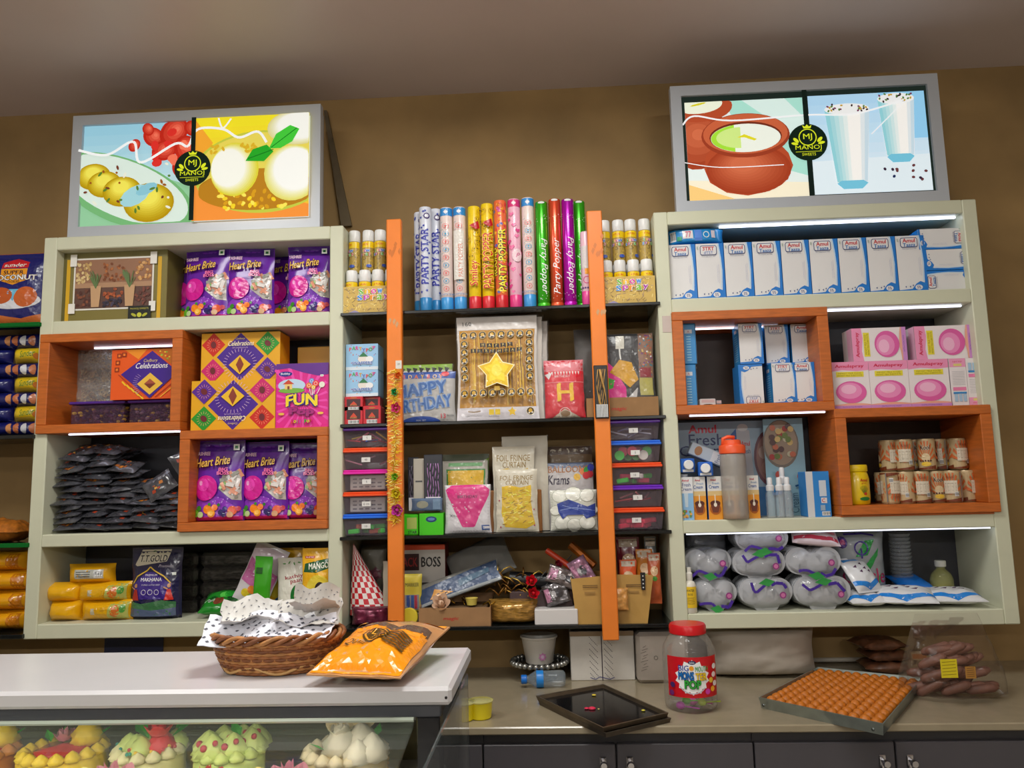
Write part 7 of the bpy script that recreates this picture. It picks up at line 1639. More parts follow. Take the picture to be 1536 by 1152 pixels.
def art_side(A, w, h):
    A.rect(0, 0, w, h, (40, 140, 205))
    for k in range(12): A.rect(w * .25, h * (.1 + .055 * k), w * .75, h * (.12 + .055 * k), (150, 200, 228), keep=k > 0)
    A.rect(w * .3, h * .8, w * .7, h * .88, (226, 220, 225)); A.text('A', w * .5, h * .84, None, h * .04, (190, 40, 60), bold=.03)
MILK = {}
MW, MH, MD = .0965, .197, .085
def milk(label, hindi, loc, rot=(0, 0, 0), group='milk cartons', sx=1.0, sz=1.0):
    if hindi not in MILK:
        m = MB().box(-MW / 2, MW / 2, 0, MD, 0, MH, .0022); o = m.build('milk_carton', M((36, 128, 205), .35)); A = Art(); art_milk(hindi)(A, MW - .001, MH - .001); A.build('printed_front', face_front(MW), o)
        A = Art(); art_side(A, MD, MH); A.build('printed_side', face_left(MW, MD), o)
        m = MB(); m.box(-MW / 2 + .004, MW / 2 - .004, MD * .42, MD * .58, MH, MH + .0015).build('top_seam', M((60, 150, 215), .35), o); MILK[hindi] = o
    else: o = dup(MILK[hindi])
    tag(o, label, 'milk carton', group); o.location = loc; o.rotation_euler = rot; o.scale = (sx, 1, sz)
    return o
# top row: nine upright
x0 = P(1002, 400, .03).x; x1 = P(1389, 390, .03).x; step = (x1 - x0) / 9
for k in range(9):
    hgt = fit(1045, 365, 1088, 448, .03); Hk = .197
    milk('upright white and blue milk carton on the top shelf, %s from the left' % ORD[k], k == 1, (x0 + step * (k + .5), .03, S1), (0, 0, random.uniform(-.03, .03)), 'upright milk cartons on top shelf', sx=step / MW * .985)
# three lying on their sides at the right
wide = fit(1386, 402, 1455, 434, .03); zz = S1
xr_ = P(1388, 415, .03).x
for k in range(3):
    L_, th = .150, .0715
    s_x, s_z = th / MW, L_ / MH
    xk = xr_ + .003 * k - (.018 if k == 2 else 0)
    if k == 0: milk('milk carton lying on its side, lowest of three at the right', False, (xk + L_, .03, zz + th / 2), (0, -PI / 2, 0), 'milk cartons lying on top shelf', s_x, s_z)
    else: milk('milk carton lying on its side, %s of three at the right' % ['', 'middle', 'topmost'][k], False, (xk, .03, zz + th / 2), (0, PI / 2, 0), 'milk cartons lying on top shelf', s_x, s_z)
    zz += th + .001
p = P(1002, 350, .03); pw = P(1089, 350, .03).x - p.x
o = pouch('milk_packet', 'flat blue milk powder packet lying on the first upright cartons', 'packet', pw, .058, .09, (36, 140, 210), lambda A, w, h: (A.barcode(w * .04, h * .2, w * .13, h * .8), A.rect(w * .24, h * .3, w * .42, h * .78, (226, 220, 220)), A.text('77', w * .34, h * .55, w * .1, h * .35, (200, 60, 110), bold=.04), A.rect(w * .45, h * .15, w * .58, h * .8, (90, 140, 226)), A.ring(w * .66, h * .5, w * .05, .003, (210, 230, 235)), A.rect(w * .75, h * .3, w * .82, h * .75, (216, 206, 216)), A.rect(w * .14, h * .2, w * .22, h * .45, (60, 160, 120))), kind='flat', seed=171, cr=.001); o.location = (p.x + pw / 2, .07, S1 + .1985)
# wooden niche C
zc = 1.708 + .030; xa = P(1125, 520, .06).x
for k, (px, py, y, hindi, rot, lb, lev) in enumerate(((1127, 520, .06, True, 0, 'milk carton upper left of the group in the upper niche', 1), (1127, 580, .06, True, PI, 'milk carton upside down, lower left of the group', 0), (1166, 518, .10, True, 0, 'milk carton in the middle of the rear upper row', 1), (1205, 515, .10, False, 0, 'milk carton at the right of the rear upper row', 1), (1177, 578, .045, True, 0, 'milk carton in the middle of the front lower row', 0), (1213, 576, .045, False, 0, 'milk carton at the right of the front lower row', 0))):
    w1, H1 = .080, .1395; x = P(px, py, y).x
    if k == 5: x = min(x, .925 - .036 - w1 / 2)
    if rot: milk(lb, hindi, (x, y, zc + H1), (0, PI, 0), 'milk cartons in the upper niche', w1 / MW, H1 / MH)
    else: milk(lb, hindi, (x, y, zc + lev * (H1 + .002)), (0, 0, 0), 'milk cartons in the upper niche', w1 / MW, H1 / MH)
for x, y in ((P(1166, 578, .10).x, .1315), (P(1205, 578, .10).x, .1315)):
    pass
for k, (x, lb) in enumerate(((P(1166, 518, .10).x - .004, 'milk carton hidden behind the front lower row, left one'), (P(1205, 515, .10).x, 'milk carton hidden behind the front lower row, right one'))):
    milk(lb, True, (x, .135, zc), (0, 0, 0), 'milk cartons in the upper niche', .076 / MW, .1395 / MH)
for k, (yt, yb, lb) in enumerate(((548, 612, 'blue carton side-on at the left of the upper niche, lower one'), (482, 547, 'blue carton side-on at the left of the upper niche, upper one'))):
    cx, z0, w_, h_ = fit(1022, yt, 1044, yb, .04); cx = max(cx, .414 + .031 + w_ / 2); carton_o = MB().box(-w_ / 2, w_ / 2, 0, .09, 0, .143, .002).build('milk_carton', M((44, 140, 206), .35), loc=(cx, .04, zc + k * .1445)); tag(carton_o, lb, 'milk carton', 'side-on cartons in the upper niche')
    A = Art(); A.rect(w_ * .25, .105, w_ * .75, .118, (220, 220, 226)); A.text('A', w_ * .5, .111, None, .008, (190, 40, 60)); [A.rect(w_ * .35, .012 + .009 * q, w_ * .65, .015 + .009 * q, (150, 205, 230), keep=True) for q in range(10)]; A.build('printed_front', face_front(w_), carton_o)
    A2 = Art(); art_milk(False)(A2, .09, .143); A2.build('printed_side', face_right(w_, .09), carton_o)
for k, (x0_, x1_, yt, y, lb) in enumerate(((1050, 1074, 598, .04, 'tiny white printed box beside the blue cartons'), (1074, 1083, 600, .07, 'tiny dark grey box behind the white one'))): carton('small_box', lb, 'box', (x0_, yt, x1_, 611), y, .04, (206, 200, 200) if k == 0 else (120, 120, 124), lambda A, w, h: (A.rect(w * .1, h * .5, w * .9, h * .9, (200, 170, 170)), A.ell(w * .5, h * .2, w * .3, h * .1, (50, 50, 60), 10)), z=zc)
# pink boxes
pkc = (240, 160, 200)
def art_pinkbox(A, w, h):
    A.rect(0, 0, w, h, (238, 228, 230)); A.rect(0, h * .84, w, h, (240, 150, 190)); A.poly([(0, h * .86), (0, h * .80), (w * .3, h * .83), (w * .7, h * .80), (w, h * .82), (w, h * .86)], (240, 150, 190)); A.text('Amulspray', w * .5, h * .90, w * .76, h * .085, (214, 40, 80), bold=.05)
    A.rect(w * .14, h * .68, w * .86, h * .79, (236, 220, 60)); A.text('INFANT MILK FOOD', w * .5, h * .757, w * .6, h * .035, (150, 130, 40)); A.text('INFANT MILK SUBSTITUTE', w * .5, h * .712, w * .64, h * .03, (150, 130, 40))
    # plain rounded pink shape in place of the pictured toy
    A.ell(w * .5, h * .36, w * .40, h * .23, (226, 96, 168), 28); A.ell(w * .47, h * .39, w * .31, h * .17, (240, 144, 196), 24); A.ell(w * .44, h * .42, w * .2, h * .10, (248, 186, 218), 20)
    A.poly([(0, 0), (w, 0), (w, h * .10), (w * .8, h * .12), (w * .6, h * .13), (w * .4, h * .13), (w * .2, h * .11), (0, h * .10)], (236, 170, 150)); A.rect(0, 0, w, h * .08, (206, 140, 206)); A.text('INSTRUCTIONS INSIDE', w * .5, h * .05, w * .5, h * .025, (110, 80, 170))
def art_pinkside(A, w, h):
    A.rect(0, 0, w, h, (236, 228, 230)); A.rect(0, h * .82, w, h, (240, 160, 196)); A.text('spray', w * .5, h * .93, w * .6, h * .03, (214, 50, 90)); A.rect(w * .25, h * .84, w * .75, h * .89, (230, 210, 130))
    for k in range(9): A.rect(w * .12, h * (.45 + .034 * k), w * .88, h * (.455 + .034 * k), (150, 150, 160), keep=k > 0)
    A.rect(w * .1, h * .33, w * .9, h * .40, (236, 130, 176)); A.rect(w * .1, h * .26, w * .9, h * .30, (60, 140, 205)); [A.rect(w * (.14 + .27 * k), h * .1, w * (.34 + .27 * k), h * .25, (170, 200, 226), keep=k > 0) for k in range(3)]
zp = 1.712
PBH = .159
xs_ = [P(px, 568, .03).x for px in (1246, 1304, 1363, 1424)]
for k in range(3):
    w_ = xs_[k + 1] - xs_[k] - .001
    o = MB().box(-w_ / 2, w_ / 2, 0, .075, 0, PBH, .002).build('milk_food_box', M((238, 214, 222), .4), loc=((xs_[k] + xs_[k + 1]) / 2, .03, zp)); tag(o, 'upright pink milk food box in the lower row, %s from the left' % ORD[k], 'box', 'upright pink boxes'); A = Art(); art_pinkbox(A, w_, PBH); A.build('printed_front', face_front(w_), o)
xe = [P(px, 565, .03).x for px in (1425, 1450, 1475)]
for k in range(2):
    w_ = xe[k + 1] - xe[k] - .001
    o = MB().box(-w_ / 2, w_ / 2, 0, .11, 0, PBH, .002).build('milk_food_box', M((236, 224, 228), .4), loc=((xe[k] + xe[k + 1]) / 2, .03, zp)); tag(o, 'pink milk food box turned side-on at the row end, %s one' % ['left', 'right'][k], 'box', 'side-on pink boxes'); A = Art(); (art_pinkside if k == 0 else flip(art_pinkside))(A, w_, PBH); A.build('printed_front', face_front(w_), o)
def rot90(art):
    def f(A, w, h):
        B = Art(); art(B, h, w)
        A.it += [([(w - y, x) for x, y in vs], ts, c, l) for vs, ts, c, l in B.it]; A.l = B.l
    return f
def rot90m(art):
    def f(A, w, h):
        B = Art(); art(B, h, w)
        A.it += [([(w - y if False else w - y, x) for x, y in vs], ts, c, l) for vs, ts, c, l in B.it]; A.l = B.l
    return f
def turn(art):      # top of the print points to the left
    def f(A, w, h):
        B = Art(); art(B, h, w)
        A.it += [([(w - y, x) for x, y in vs], ts, c, l) for vs, ts, c, l in B.it]; A.l = B.l
    return f
for k, (a_, b_, yt, lb) in enumerate(((1277, 1358, 474, 'pink milk food box lying on its side on the row, left one'), (1371, 1457, 467, 'pink milk food box lying on its side on the row, right one'))):
    cx, z0, w_, h_ = fit(a_, yt, b_, 530, .035)
    o = carton('milk_food_box', lb, 'box', (a_, yt, b_, 530), .035, .08, (238, 206, 220), turn(art_pinkbox), left=lambda A, w, h: (A.rect(0, 0, w, h, (226, 216, 216)), A.rect(w * .5, 0, w, h, (236, 180, 206))), z=zp + PBH + .001, h=.112, group='pink boxes lying on the row')
# ---- third row left: cream banner, cartons, bottle
def art_cream(A, w, h):
    A.rect(0, 0, w, h, (150, 172, 190)); A.rect(0, 0, w, h * .30, (70, 120, 170)); A.text('Amul', w * .25, h * .925, w * .26, h * .085, (200, 30, 60), bold=.05); A.text('Fresh', w * .28, h * .81, w * .32, h * .12, (30, 44, 100), bold=.01); A.text('Cream', w * .24, h * .695, w * .42, h * .11, (30, 44, 100), bold=.01)
    A.poly([(w * .52, h * .42), (w * .52, h * .84), (w * .56, h * .92), (w * .68, h * .9), (w * .70, h * .42)], (180, 180, 186)); A.poly([(w * .52, h * .42), (w * .51, h * .86), (w * .56, h * .92), (w * .565, h * .42)], (40, 90, 160)); A.ell(w * .62, h * .93, w * .05, h * .04, (206, 206, 206), 14); A.text('Amul', w * .64, h * .76, w * .08, h * .05, (190, 40, 60), bold=.03); A.text('Fresh', w * .64, h * .68, w * .08, h * .05, (80, 90, 130))
    A.ell(w * .86, h * .60, w * .15, h * .30, (110, 70, 80), 24); A.ell(w * .86, h * .60, w * .13, h * .26, (150, 110, 104), 22); [A.ell(w * x, h * y, w * .05, h * .07, c, 10) for x, y, c in ((.80, .66, (176, 150, 140)), (.9, .55, (96, 110, 60)), (.86, .74, (120, 60, 66)), (.82, .5, (170, 130, 120)))]
cx, z0, w_, h_ = fit(1016, 632, 1180, 782, .19); o = carton('cream_poster', 'pale blue cream advertising board at the back of the third row', 'board', (1016, 632, 1180, 782), .205, .008, (150, 172, 190), art_cream, z=S3, rough=.4)
def art_salad(A, w, h):
    A.rect(0, 0, w, h, (140, 180, 196)); A.ell(w * .42, h * .74, w * .45, h * .25, (120, 110, 100), 26); A.ell(w * .42, h * .75, w * .41, h * .23, (160, 140, 120), 26); random.seed(3)
    for k in range(26): A.ell(w * random.uniform(.14, .70), h * random.uniform(.6, .92), w * .08, h * .03, random.choice([(200, 110, 80), (206, 200, 170), (110, 130, 60), (176, 50, 50), (220, 190, 120), (90, 60, 60)]), 9, rot=k)
    A.ell(w * .85, h * .4, w * .09, h * .04, (200, 110, 80), 10); A.ell(w * .3, h * .42, w * .08, h * .04, (190, 80, 70), 10); A.poly([(w * .1, h * .28), (w * .4, h * .28), (w * .35, h * .22), (w * .12, h * .21)], (40, 130, 196)); A.line([(w * .7, h * .3), (w * .95, h * .33)], .006, (30, 80, 130)); A.text('Cream', w * .66, h * .13, w * .5, h * .08, (60, 96, 120), rot=PI / 2)
o = carton('salad_poster', 'curled poster with a salad bowl standing before the board', 'poster', (1149, 628, 1208, 779), .165, .004, (150, 190, 206), art_salad, z=S3, rz=-.05, rough=.4)
def art_tea(A, w, h):
    A.rect(0, 0, w, h, (226, 224, 220)); A.rect(0, 0, w, h * .66, (230, 150, 40)); A.rect(0, h * .55, w, h * .66, (222, 190, 130)); A.text('Amul', w * .42, h * .92, w * .4, h * .05, (190, 30, 60), bold=.05); A.text('Fresh', w * .6, h * .84, w * .5, h * .05, (90, 140, 190)); A.text('Cream', w * .45, h * .76, w * .7, h * .08, (60, 100, 170), bold=.02)
    A.ell(w * .5, h * .24, w * .40, h * .13, (176, 90, 20), 18); A.poly([(w * .14, h * .38), (w * .86, h * .38), (w * .7, h * .16), (w * .3, h * .16)], (110, 52, 36)); A.ell(w * .5, h * .38, w * .36, h * .06, (86, 36, 26), 16); A.line([(w * .5, h * .38), (w * .5, h * .58)], .003, (240, 230, 210)); A.ell(w * .5, h * .34, w * .12, h * .05, (240, 226, 210), 12)
def art_fc(A, w, h):
    A.rect(0, 0, w, h, (226, 226, 228)); A.rect(0, 0, w, h * .62, (140, 186, 226)); A.text('Amul', w * .48, h * .92, w * .5, h * .05, (200, 30, 60), bold=.05); A.text('Fresh', w * .55, h * .82, w * .6, h * .08, (40, 70, 140)); A.text('Cream', w * .5, h * .72, w * .8, h * .08, (40, 70, 140)); A.poly([(w * .35, h * .62), (w * .65, h * .62), (w * .6, h * .3), (w * .4, h * .3)], (196, 214, 226)); random.seed(4)
    for k in range(14): A.ell(w * random.uniform(.12, .88), h * random.uniform(.06, .22), w * .09, h * .03, random.choice([(206, 80, 60), (230, 220, 190), (110, 150, 60), (226, 170, 80)]), 9, rot=k)
cc = []
for k, (xa_, xb_, y, art, lb) in enumerate(((1019, 1040, .02, art_fc, 'slim cream carton with salad print at the row start'), (1039, 1059, .03, art_tea, 'slim cream carton with tea cup print next to the salad one'), (1062, 1083, .03, art_tea, 'slim cream carton with tea cup print in the middle'), (1083, 1104, .04, art_tea, 'slim cream carton with tea cup print left of the bottle'), (1104, 1121, .05, art_tea, 'slim cream carton showing through the sipper bottle'), (1122, 1139, .05, art_tea, 'slim cream carton with tea cup print right of the bottle'))):
    o = carton('cream_carton', lb, 'carton', (xa_, 718, xb_, 780), y, .045, (40, 110, 190), art, z=S3, h=.140, group='slim cream cartons'); cc.append(o)
    if k == 0: MB().lathe([(.012, 0), (.013, .002), (.013, .010), (.011, .012), (.001, .012)], 16).build('screw_cap', M((230, 230, 230), .4), o, smooth='auto', loc=(0, .024, .140), rot=(.3, 0, 0))
for k, (px, py, rz, lb) in enumerate(((1031, 705, .1, 'cream carton lying end-on above the salad carton, white cap forward'), (1057, 706, -.15, 'cream carton lying end-on above the tea cartons, white cap forward'))):
    q = P(px, py, .03); o = MB().box(-.024, .024, 0, .13, 0, .046, .003).build('cream_carton', M((30, 96, 190), .35), loc=(q.x, .015, S3 + .1545 if k == 0 else S3 + .142), rot=(0, 0, rz)); tag(o, lb, 'carton', 'cream cartons lying on top')
    MB().lathe([(.015, 0), (.016, .002), (.016, .012), (.014, .014), (.001, .014)], 18).build('screw_cap', M((232, 232, 232), .4), o, smooth='auto', loc=(0, .0, .025), rot=(PI / 2, 0, 0)); A = Art(); A.rect(.006, .002, .042, .010, (216, 220, 226)); A.build('printed_front', face_front(.048), o)
q = P(1062, 686, .10); o = MB().box(-.065, .065, 0, .046, -.022, .022, .003).build('cream_carton', M((176, 186, 196), .4), loc=(q.x - .002, .075, S3 + .212), rot=(0, .42, 0)); tag(o, 'pale cream carton lying tilted on top of the others', 'carton', 'cream cartons lying on top'); A = Art(); A.ell(.028, .022, .013, .016, (160, 110, 70), 14); A.rect(.075, .004, .122, .040, (206, 206, 210)); A.text('Fresh', .098, .022, .03, .014, (60, 80, 140), rot=PI / 2); A.build('printed_front', lambda u, v, of: (u - .065, -of, v - .022), o)
q = P(1106, 776, .0); e = empty('sipper_bottle', (q.x, .015, S3), 'frosted plastic sipper bottle with orange lid in third row', 'bottle')
MB().lathe([(.034, 0), (.040, .004), (.041, .02), (.040, .05), (.041, .09), (.040, .13), (.042, .17), (.041, .20), (.038, .215), (.036, .22)], 28).build('bottle_body', FILM((190, 182, 172), .55, .3, 0), e, smooth=True)
MB().lathe([(.041, .212), (.0425, .214), (.0425, .236), (.040, .240), (.03, .242), (.028, .256), (.022, .258), (.001, .258)], 28).build('lid', M((240, 92, 46), .35), e, smooth='auto')
m = MB(); m.tube([(-.03, 0, .24), (-.028, 0, .262), (-.012, 0, .268), (.01, 0, .266)], .006, 8); m.build('spout_loop', M((240, 92, 46), .35), e, smooth=True)
for k, px in enumerate((1158, 1172, 1184, 1178)):
    q = P(px, 770, .05 if k < 3 else .09); e = empty('spray_bottle', (q.x, .055 if k < 3 else .10, S3), 'small clear spray bottle with white cap in the third row, %s' % ['left one', 'middle one', 'right one', 'taller rear one'][k], 'spray bottle', 'small spray bottles'); s = 1 if k < 3 else 1.25
    MB().lathe([(.0145, 0), (.0155, .003), (.0155, .078 * s), (.012, .086 * s), (.009, .09 * s)], 16).build('bottle_body', FILM((215, 218, 222), .22, .08, 0), e, smooth='auto')
    MB().lathe([(.0125, .088 * s), (.013, .09 * s), (.013, .104 * s), (.0085, .108 * s), (.0085, .128 * s), (.006, .132 * s), (.001, .132 * s)], 16).build('spray_cap', M((224, 224, 226), .4), e, smooth='auto')
def art_bluebox(A, w, h): A.rect(0, 0, w, h, (40, 130, 206)); A.rect(0, 0, w * .3, h, (206, 206, 210)); A.rect(w * .55, h * .45, w * .85, h * .8, (200, 210, 220)); A.rect(w * .6, h * .3, w * .85, h * .42, (220, 216, 216)); A.text('C', w * .7, h * .36, None, h * .08, (190, 40, 60), bold=.04); A.barcode(w * .6, h * .03, w * .95, h * .12); A.rect(w * .55, h * .14, w * .75, h * .26, (150, 170, 190))
carton('powder_box', 'blue and white box standing alone before the brown panel', 'box', (1210, 707, 1245, 775), .04, .08, (40, 130, 206), art_bluebox, z=S3)
# wooden niche D: jar and cans
zd = S3 + .006 + .030
q = P(1287, 762, .03); e = empty('ghee_jar', (q.x + .010, .060, zd), 'yellow plastic jar with yellow lid in the lower right niche', 'jar')
MB().lathe([(.036, 0), (.040, .004), (.042, .02), (.042, .085), (.038, .102), (.035, .108)], 28).build('jar_body', M((236, 200, 16), .3, coat=.3), e, smooth=True)
MB().lathe([(.038, .108), (.039, .110), (.039, .126), (.037, .130), (.001, .130)], 28, wob=lambda a, k: 1 + .01 * math.cos(30 * a)).build('lid', M((240, 206, 20), .35), e, smooth='auto')
A = Art(); A.text('Amul', .052, .078, .026, .010, (190, 40, 30), bold=.05); A.text('ghee', .052, .068, .018, .006, (190, 40, 30)); [A.line([(.05, .03), (.05 + .016 * math.cos(t), .045 + .016 * math.sin(t))], .0012, (120, 130, 40), keep=True) for t in [.3 + .25 * k for k in range(10)]]; A.ell(.054, .034, .006, .005, (200, 60, 30), 10); A.ell(.052, .018, .018, .006, (30, 120, 50), 14); A.build('printed_label', lambda u, v, of: ((.0425 + of) * math.sin((u - .04) / .0425), -(.0425 + of) * math.cos((u - .04) / .0425), v + .002), e, maxe=.008)
canp = None
def drink_can(label, x, y, z, rz, flipd=False):
    global canp
    if canp is None:
        r, H = .0272, .105; e = empty('drink_can', (0, 0, 0), label, 'can', 'orange striped drink cans')
        MB().lathe([(r * .9, 0), (r, .003), (r, H - .004), (r * .96, H - .001), (r * .88, H - .001), (r * .86, H - .004), (.001, H - .004)], 24).build('can_body', M((190, 165, 125), .3, metal=.25), e, smooth='auto')
        W = 2 * PI * r; A = Art(); A.rect(0, .004, W, H - .006, (196, 172, 130))
        for s in range(3):
            ox = W * s / 3
            for k in range(9):
                t = .25 + k * .32; A.poly([(ox + W / 6, H * .25), (ox + W / 6 + .03 * math.cos(t), H * .25 + min(.07, .075 * math.sin(t))), (ox + W / 6 + .03 * math.cos(t + .16), H * .25 + min(.07, .075 * math.sin(t + .16)))], (206, 104, 50), keep=True)
            A.l += 1; A.poly([(ox, .004), (ox + W / 3, .004), (ox + W / 3, H * .16), (ox + W / 6, H * .10), (ox, H * .07)], (120, 56, 30))
            if s != 1:
                A.rect(ox + W * .07, H * .28, ox + W * .27, H * .68, (214, 204, 184)); [A.rect(ox + W * .085, H * (.36 + .045 * k), ox + W * .255, H * (.375 + .045 * k), (150, 130, 110), keep=True) for k in range(6)]; A.text('Kool', ox + W * .17, H * .80, W * .1, H * .09, (150, 60, 30), bold=.03); A.barcode(ox + W * .22, H * .2, ox + W * .28, H * .33)
            else:
                A.text('Kool', ox + W / 6, H * .72, W * .15, H * .14, (60, 36, 30), bold=.06, edge=(220, 200, 170)); A.ell(ox + W / 6, H * .4, W * .07, H * .14, (214, 190, 150), 14); A.ell(ox + W / 6, H * .2, W * .08, H * .07, (230, 190, 60), 12); [A.ell(ox + W * (.08 + .04 * k), H * .3, W * .014, H * .03, (90, 50, 30), 8) for k in range(5)]
        A.rect(W * .985, .004, W, H - .006, (120, 120, 124)); A.build('printed_wrap', lambda u, v, of: ((r + of) * math.sin(u / r), -(r + of) * math.cos(u / r), v), e, .3, maxe=.012); canp = e; o = e
    else: o = dup(canp, label=label)
    o.location = (x, y, z + (.105 if flipd else 0)); o.rotation_euler = (PI if flipd else 0, 0, rz)
    return o
lower = [(1330, .125, 'leftmost rear'), (1339, .05, 'leftmost front'), (1363, .045, 'second front'), (1386, .045, 'third front'), (1409, .06, 'fourth front'), (1434, .045, 'fifth front'), (1456, .07, 'rightmost')]
for k, (px, y, nm) in enumerate(lower): drink_can('striped drink can in the lower row, %s one' % nm, P(px, 735, y).x, y + .02, zd, [0.6, 2.4, 4.4, .8, 3.0, .4, 1.6][k], k == 1)
upper = [(1336, .085, 'leftmost'), (1360, .06, 'second from the left'), (1376, .11, 'rear one between second and third'), (1394, .06, 'middle front'), (1412, .11, 'rear one right of the middle'), (1440, .08, 'rightmost')]
for k, (px, y, nm) in enumerate(upper): drink_can('striped drink can in the upper row, %s' % nm, P(px, 680, y).x, y + .02, zd + .1062, [1.4, .7, 3.2, 2.6, .3, 1.2][k])
# rear lower cans carrying the upper row
for k, px in enumerate((1350, 1376, 1400, 1424)): drink_can('striped drink can at the back of the lower row, %s from the left' % ORD[k], P(px, 735, .14).x, .165, zd, k)

# ---- bottom row: cup bundles, bag, packs
def cup_bundle(label, px, y, z, flipb=False, sc=1.0, seed=0):
    x0_, yt, x1_, yb = px; cx, z0, w_, h_ = fit(x0_, yt, x1_, yb, y)
    e = empty('cup_bundle', (cx, y, z), label, 'cup bundle', 'bundles of clear cups in film'); d = .14
    # three sleeves of nested cups seen end-on
    for k, (dx, dz, r) in enumerate(((-.25, .54, .24), (.25, .54, .24), (0, .30, .26))):
        R_ = r * w_; m = MB()
        for q in range(7): m.lathe([(R_ * .80, q * .018), (R_, q * .018 + .010), (R_, q * .018 + .014), (R_ * .92, q * .018 + .014)], 20, tf=Matrix.Translation((dx * w_, d - .005, h_ * dz)) @ Matrix.Rotation(PI / 2, 4, 'X'))
        m.build('cup_sleeve', FILM((236, 238, 244), .45, .12, 0), e, smooth='auto')
    NU, NV = 56, 14; vs = []; fs = []
    for j in range(NV + 1):
        t = j / NV; s = .55 + .45 * math.sin(PI * min(1, .12 + t * .9)) ** .5 if t < .5 else 1.0
        s = [.3, .62, .82, .92, .97, 1, 1, 1, 1, 1, .99, .98, .95, .9, .8][j]
        for i in range(NU):
            a = 2 * PI * i / NU; rr = (abs(math.cos(a)) ** 2.6 + abs(math.sin(a)) ** 2.6) ** (-1 / 2.6); n = 1 + .06 * noise.noise((math.cos(a) * 2.2, math.sin(a) * 2.2 + seed, t * 3 + seed)) + .05 * noise.noise((math.cos(a) * 7, math.sin(a) * 7 + seed, t * 9)) + (.0 if math.sin(a) < 0 else -.05 * math.cos(a * 2) ** 2 * .6)
            vs.append((w_ * .5 * rr * s * n * math.cos(a), -.012 + t * d, h_ * .5 + h_ * .5 * min(1.0, rr * s * n) * math.sin(a) if math.sin(a) < 0 else h_ * .5 + h_ * .5 * rr * s * n * math.sin(a)))
    for j in range(NV):
        for i in range(NU): a = j * NU + i; b = j * NU + (i + 1) % NU; fs.append((a, b, b + NU, a + NU))
    fs.append(tuple(reversed(range(NU)))); fs.append(tuple(NV * NU + i for i in range(NU)))
    m = MB(); m.add(vs, fs); f = m.build('film_wrap', FILM((244, 246, 250), .16, .08, 1.0, 22, .8), e, smooth='auto')
    A = Art(); pu = (70, 40, 150); s = -1 if flipb else 1; yb0 = h_ * (.30 if not flipb else .62)
    random.seed(seed); j = lambda: random.uniform(-.010, .010)
    A.line([(-w_ * .34 + j(), yb0 - s * .014 + j()), (-w_ * .25, yb0 - .004), (-w_ * .15 + j(), yb0 + j()), (-.006, yb0 - s * .016)], .0085, pu); A.line([(0.012, yb0 - s * .014), (w_ * .15, yb0 - s * .014 + j()), (w_ * .26 + j(), yb0 - s * .018), (w_ * .34, yb0 + j())], .010, pu)
    A.poly([(-w_ * .16, yb0 - s * .020), (w_ * .02, yb0 - s * .010), (w_ * .14, yb0 - s * .026), (-w_ * .02, yb0 - s * .036)], (50, 150, 70)); A.ell(w_ * .27, yb0 + s * .018, .011, .011, (150, 60, 130), 12); A.ell(w_ * .27, yb0 + s * .018, .007, .007, (206, 120, 170), 10)
    A.build('printed_film', lambda u, v, of: (u, -.0150 - of + .10 * (u / w_) ** 2 * .25, v), f)
    return e
z4 = S4; hb_ = .112
def lay(px0, px1, yt, yb): return (px0, yt, px1, yb)
cup_bundle('film bundle of clear cups at the lower left, beside the lotion bottle', lay(1040, 1108, 868, 921), .03, z4, False, seed=1)
cup_bundle('film bundle of clear cups in the middle of the bottom layer', lay(1109, 1192, 868, 921), .03, z4, True, seed=2)
cup_bundle('film bundle of clear cups at the right of the bottom layer', lay(1191, 1280, 866, 919), .03, z4, True, seed=3)
z5 = z4 + .103
cup_bundle('film bundle of clear cups at the left of the middle layer', lay(1028, 1100, 832, 880), .05, z5, False, seed=4)
cup_bundle('film bundle of clear cups in the centre of the middle layer', lay(1100, 1182, 840, 884), .04, z5 - .002, True, seed=5)
cup_bundle('film bundle of clear cups at the right of the middle layer', lay(1180, 1266, 838, 882), .04, z5, False, seed=6)
cup_bundle('film bundle of clear cups on top in the centre', lay(1104, 1186, 801, 841), .04, z5 + .082, False, seed=7)
o = pouch('straw_pack', 'red and white striped plastic pack on the right cup bundle', 'pack', .15, .10, .03, (220, 200, 204), lambda A, w, h: (A.rect(w * .03, h * .1, w * .97, h * .28, (190, 60, 80)), A.rect(w * .05, h * .5, w * .95, h * .6, (206, 120, 130))), kind='flat', seed=180, cr=.004); o.location = (P(1224, 830, .06).x, .05, z5 + .102); o.rotation_euler = (-1.0, .1, -.1)
o = pouch('plastic_bag', 'dark bluish film bag at the back left of the bottom row', 'bag', .14, .10, .06, (110, 110, 130), lambda A, w, h: A.line([(w * .1, h * .25), (w * .5, h * .35), (w * .9, h * .2)], .010, (50, 40, 100)), kind='flat', seed=181, cr=.006, mat=FILM((150, 152, 160), .4, .15, .6, 25)); o.location = (P(1062, 830, .14).x, .17, z5 + .055)
carton('support_carton', 'plain grey carton at the back left under the film bag', 'carton', (1030, 840, 1098, 920), .19, .05, (110, 112, 116), None, z=z4, h=.17)
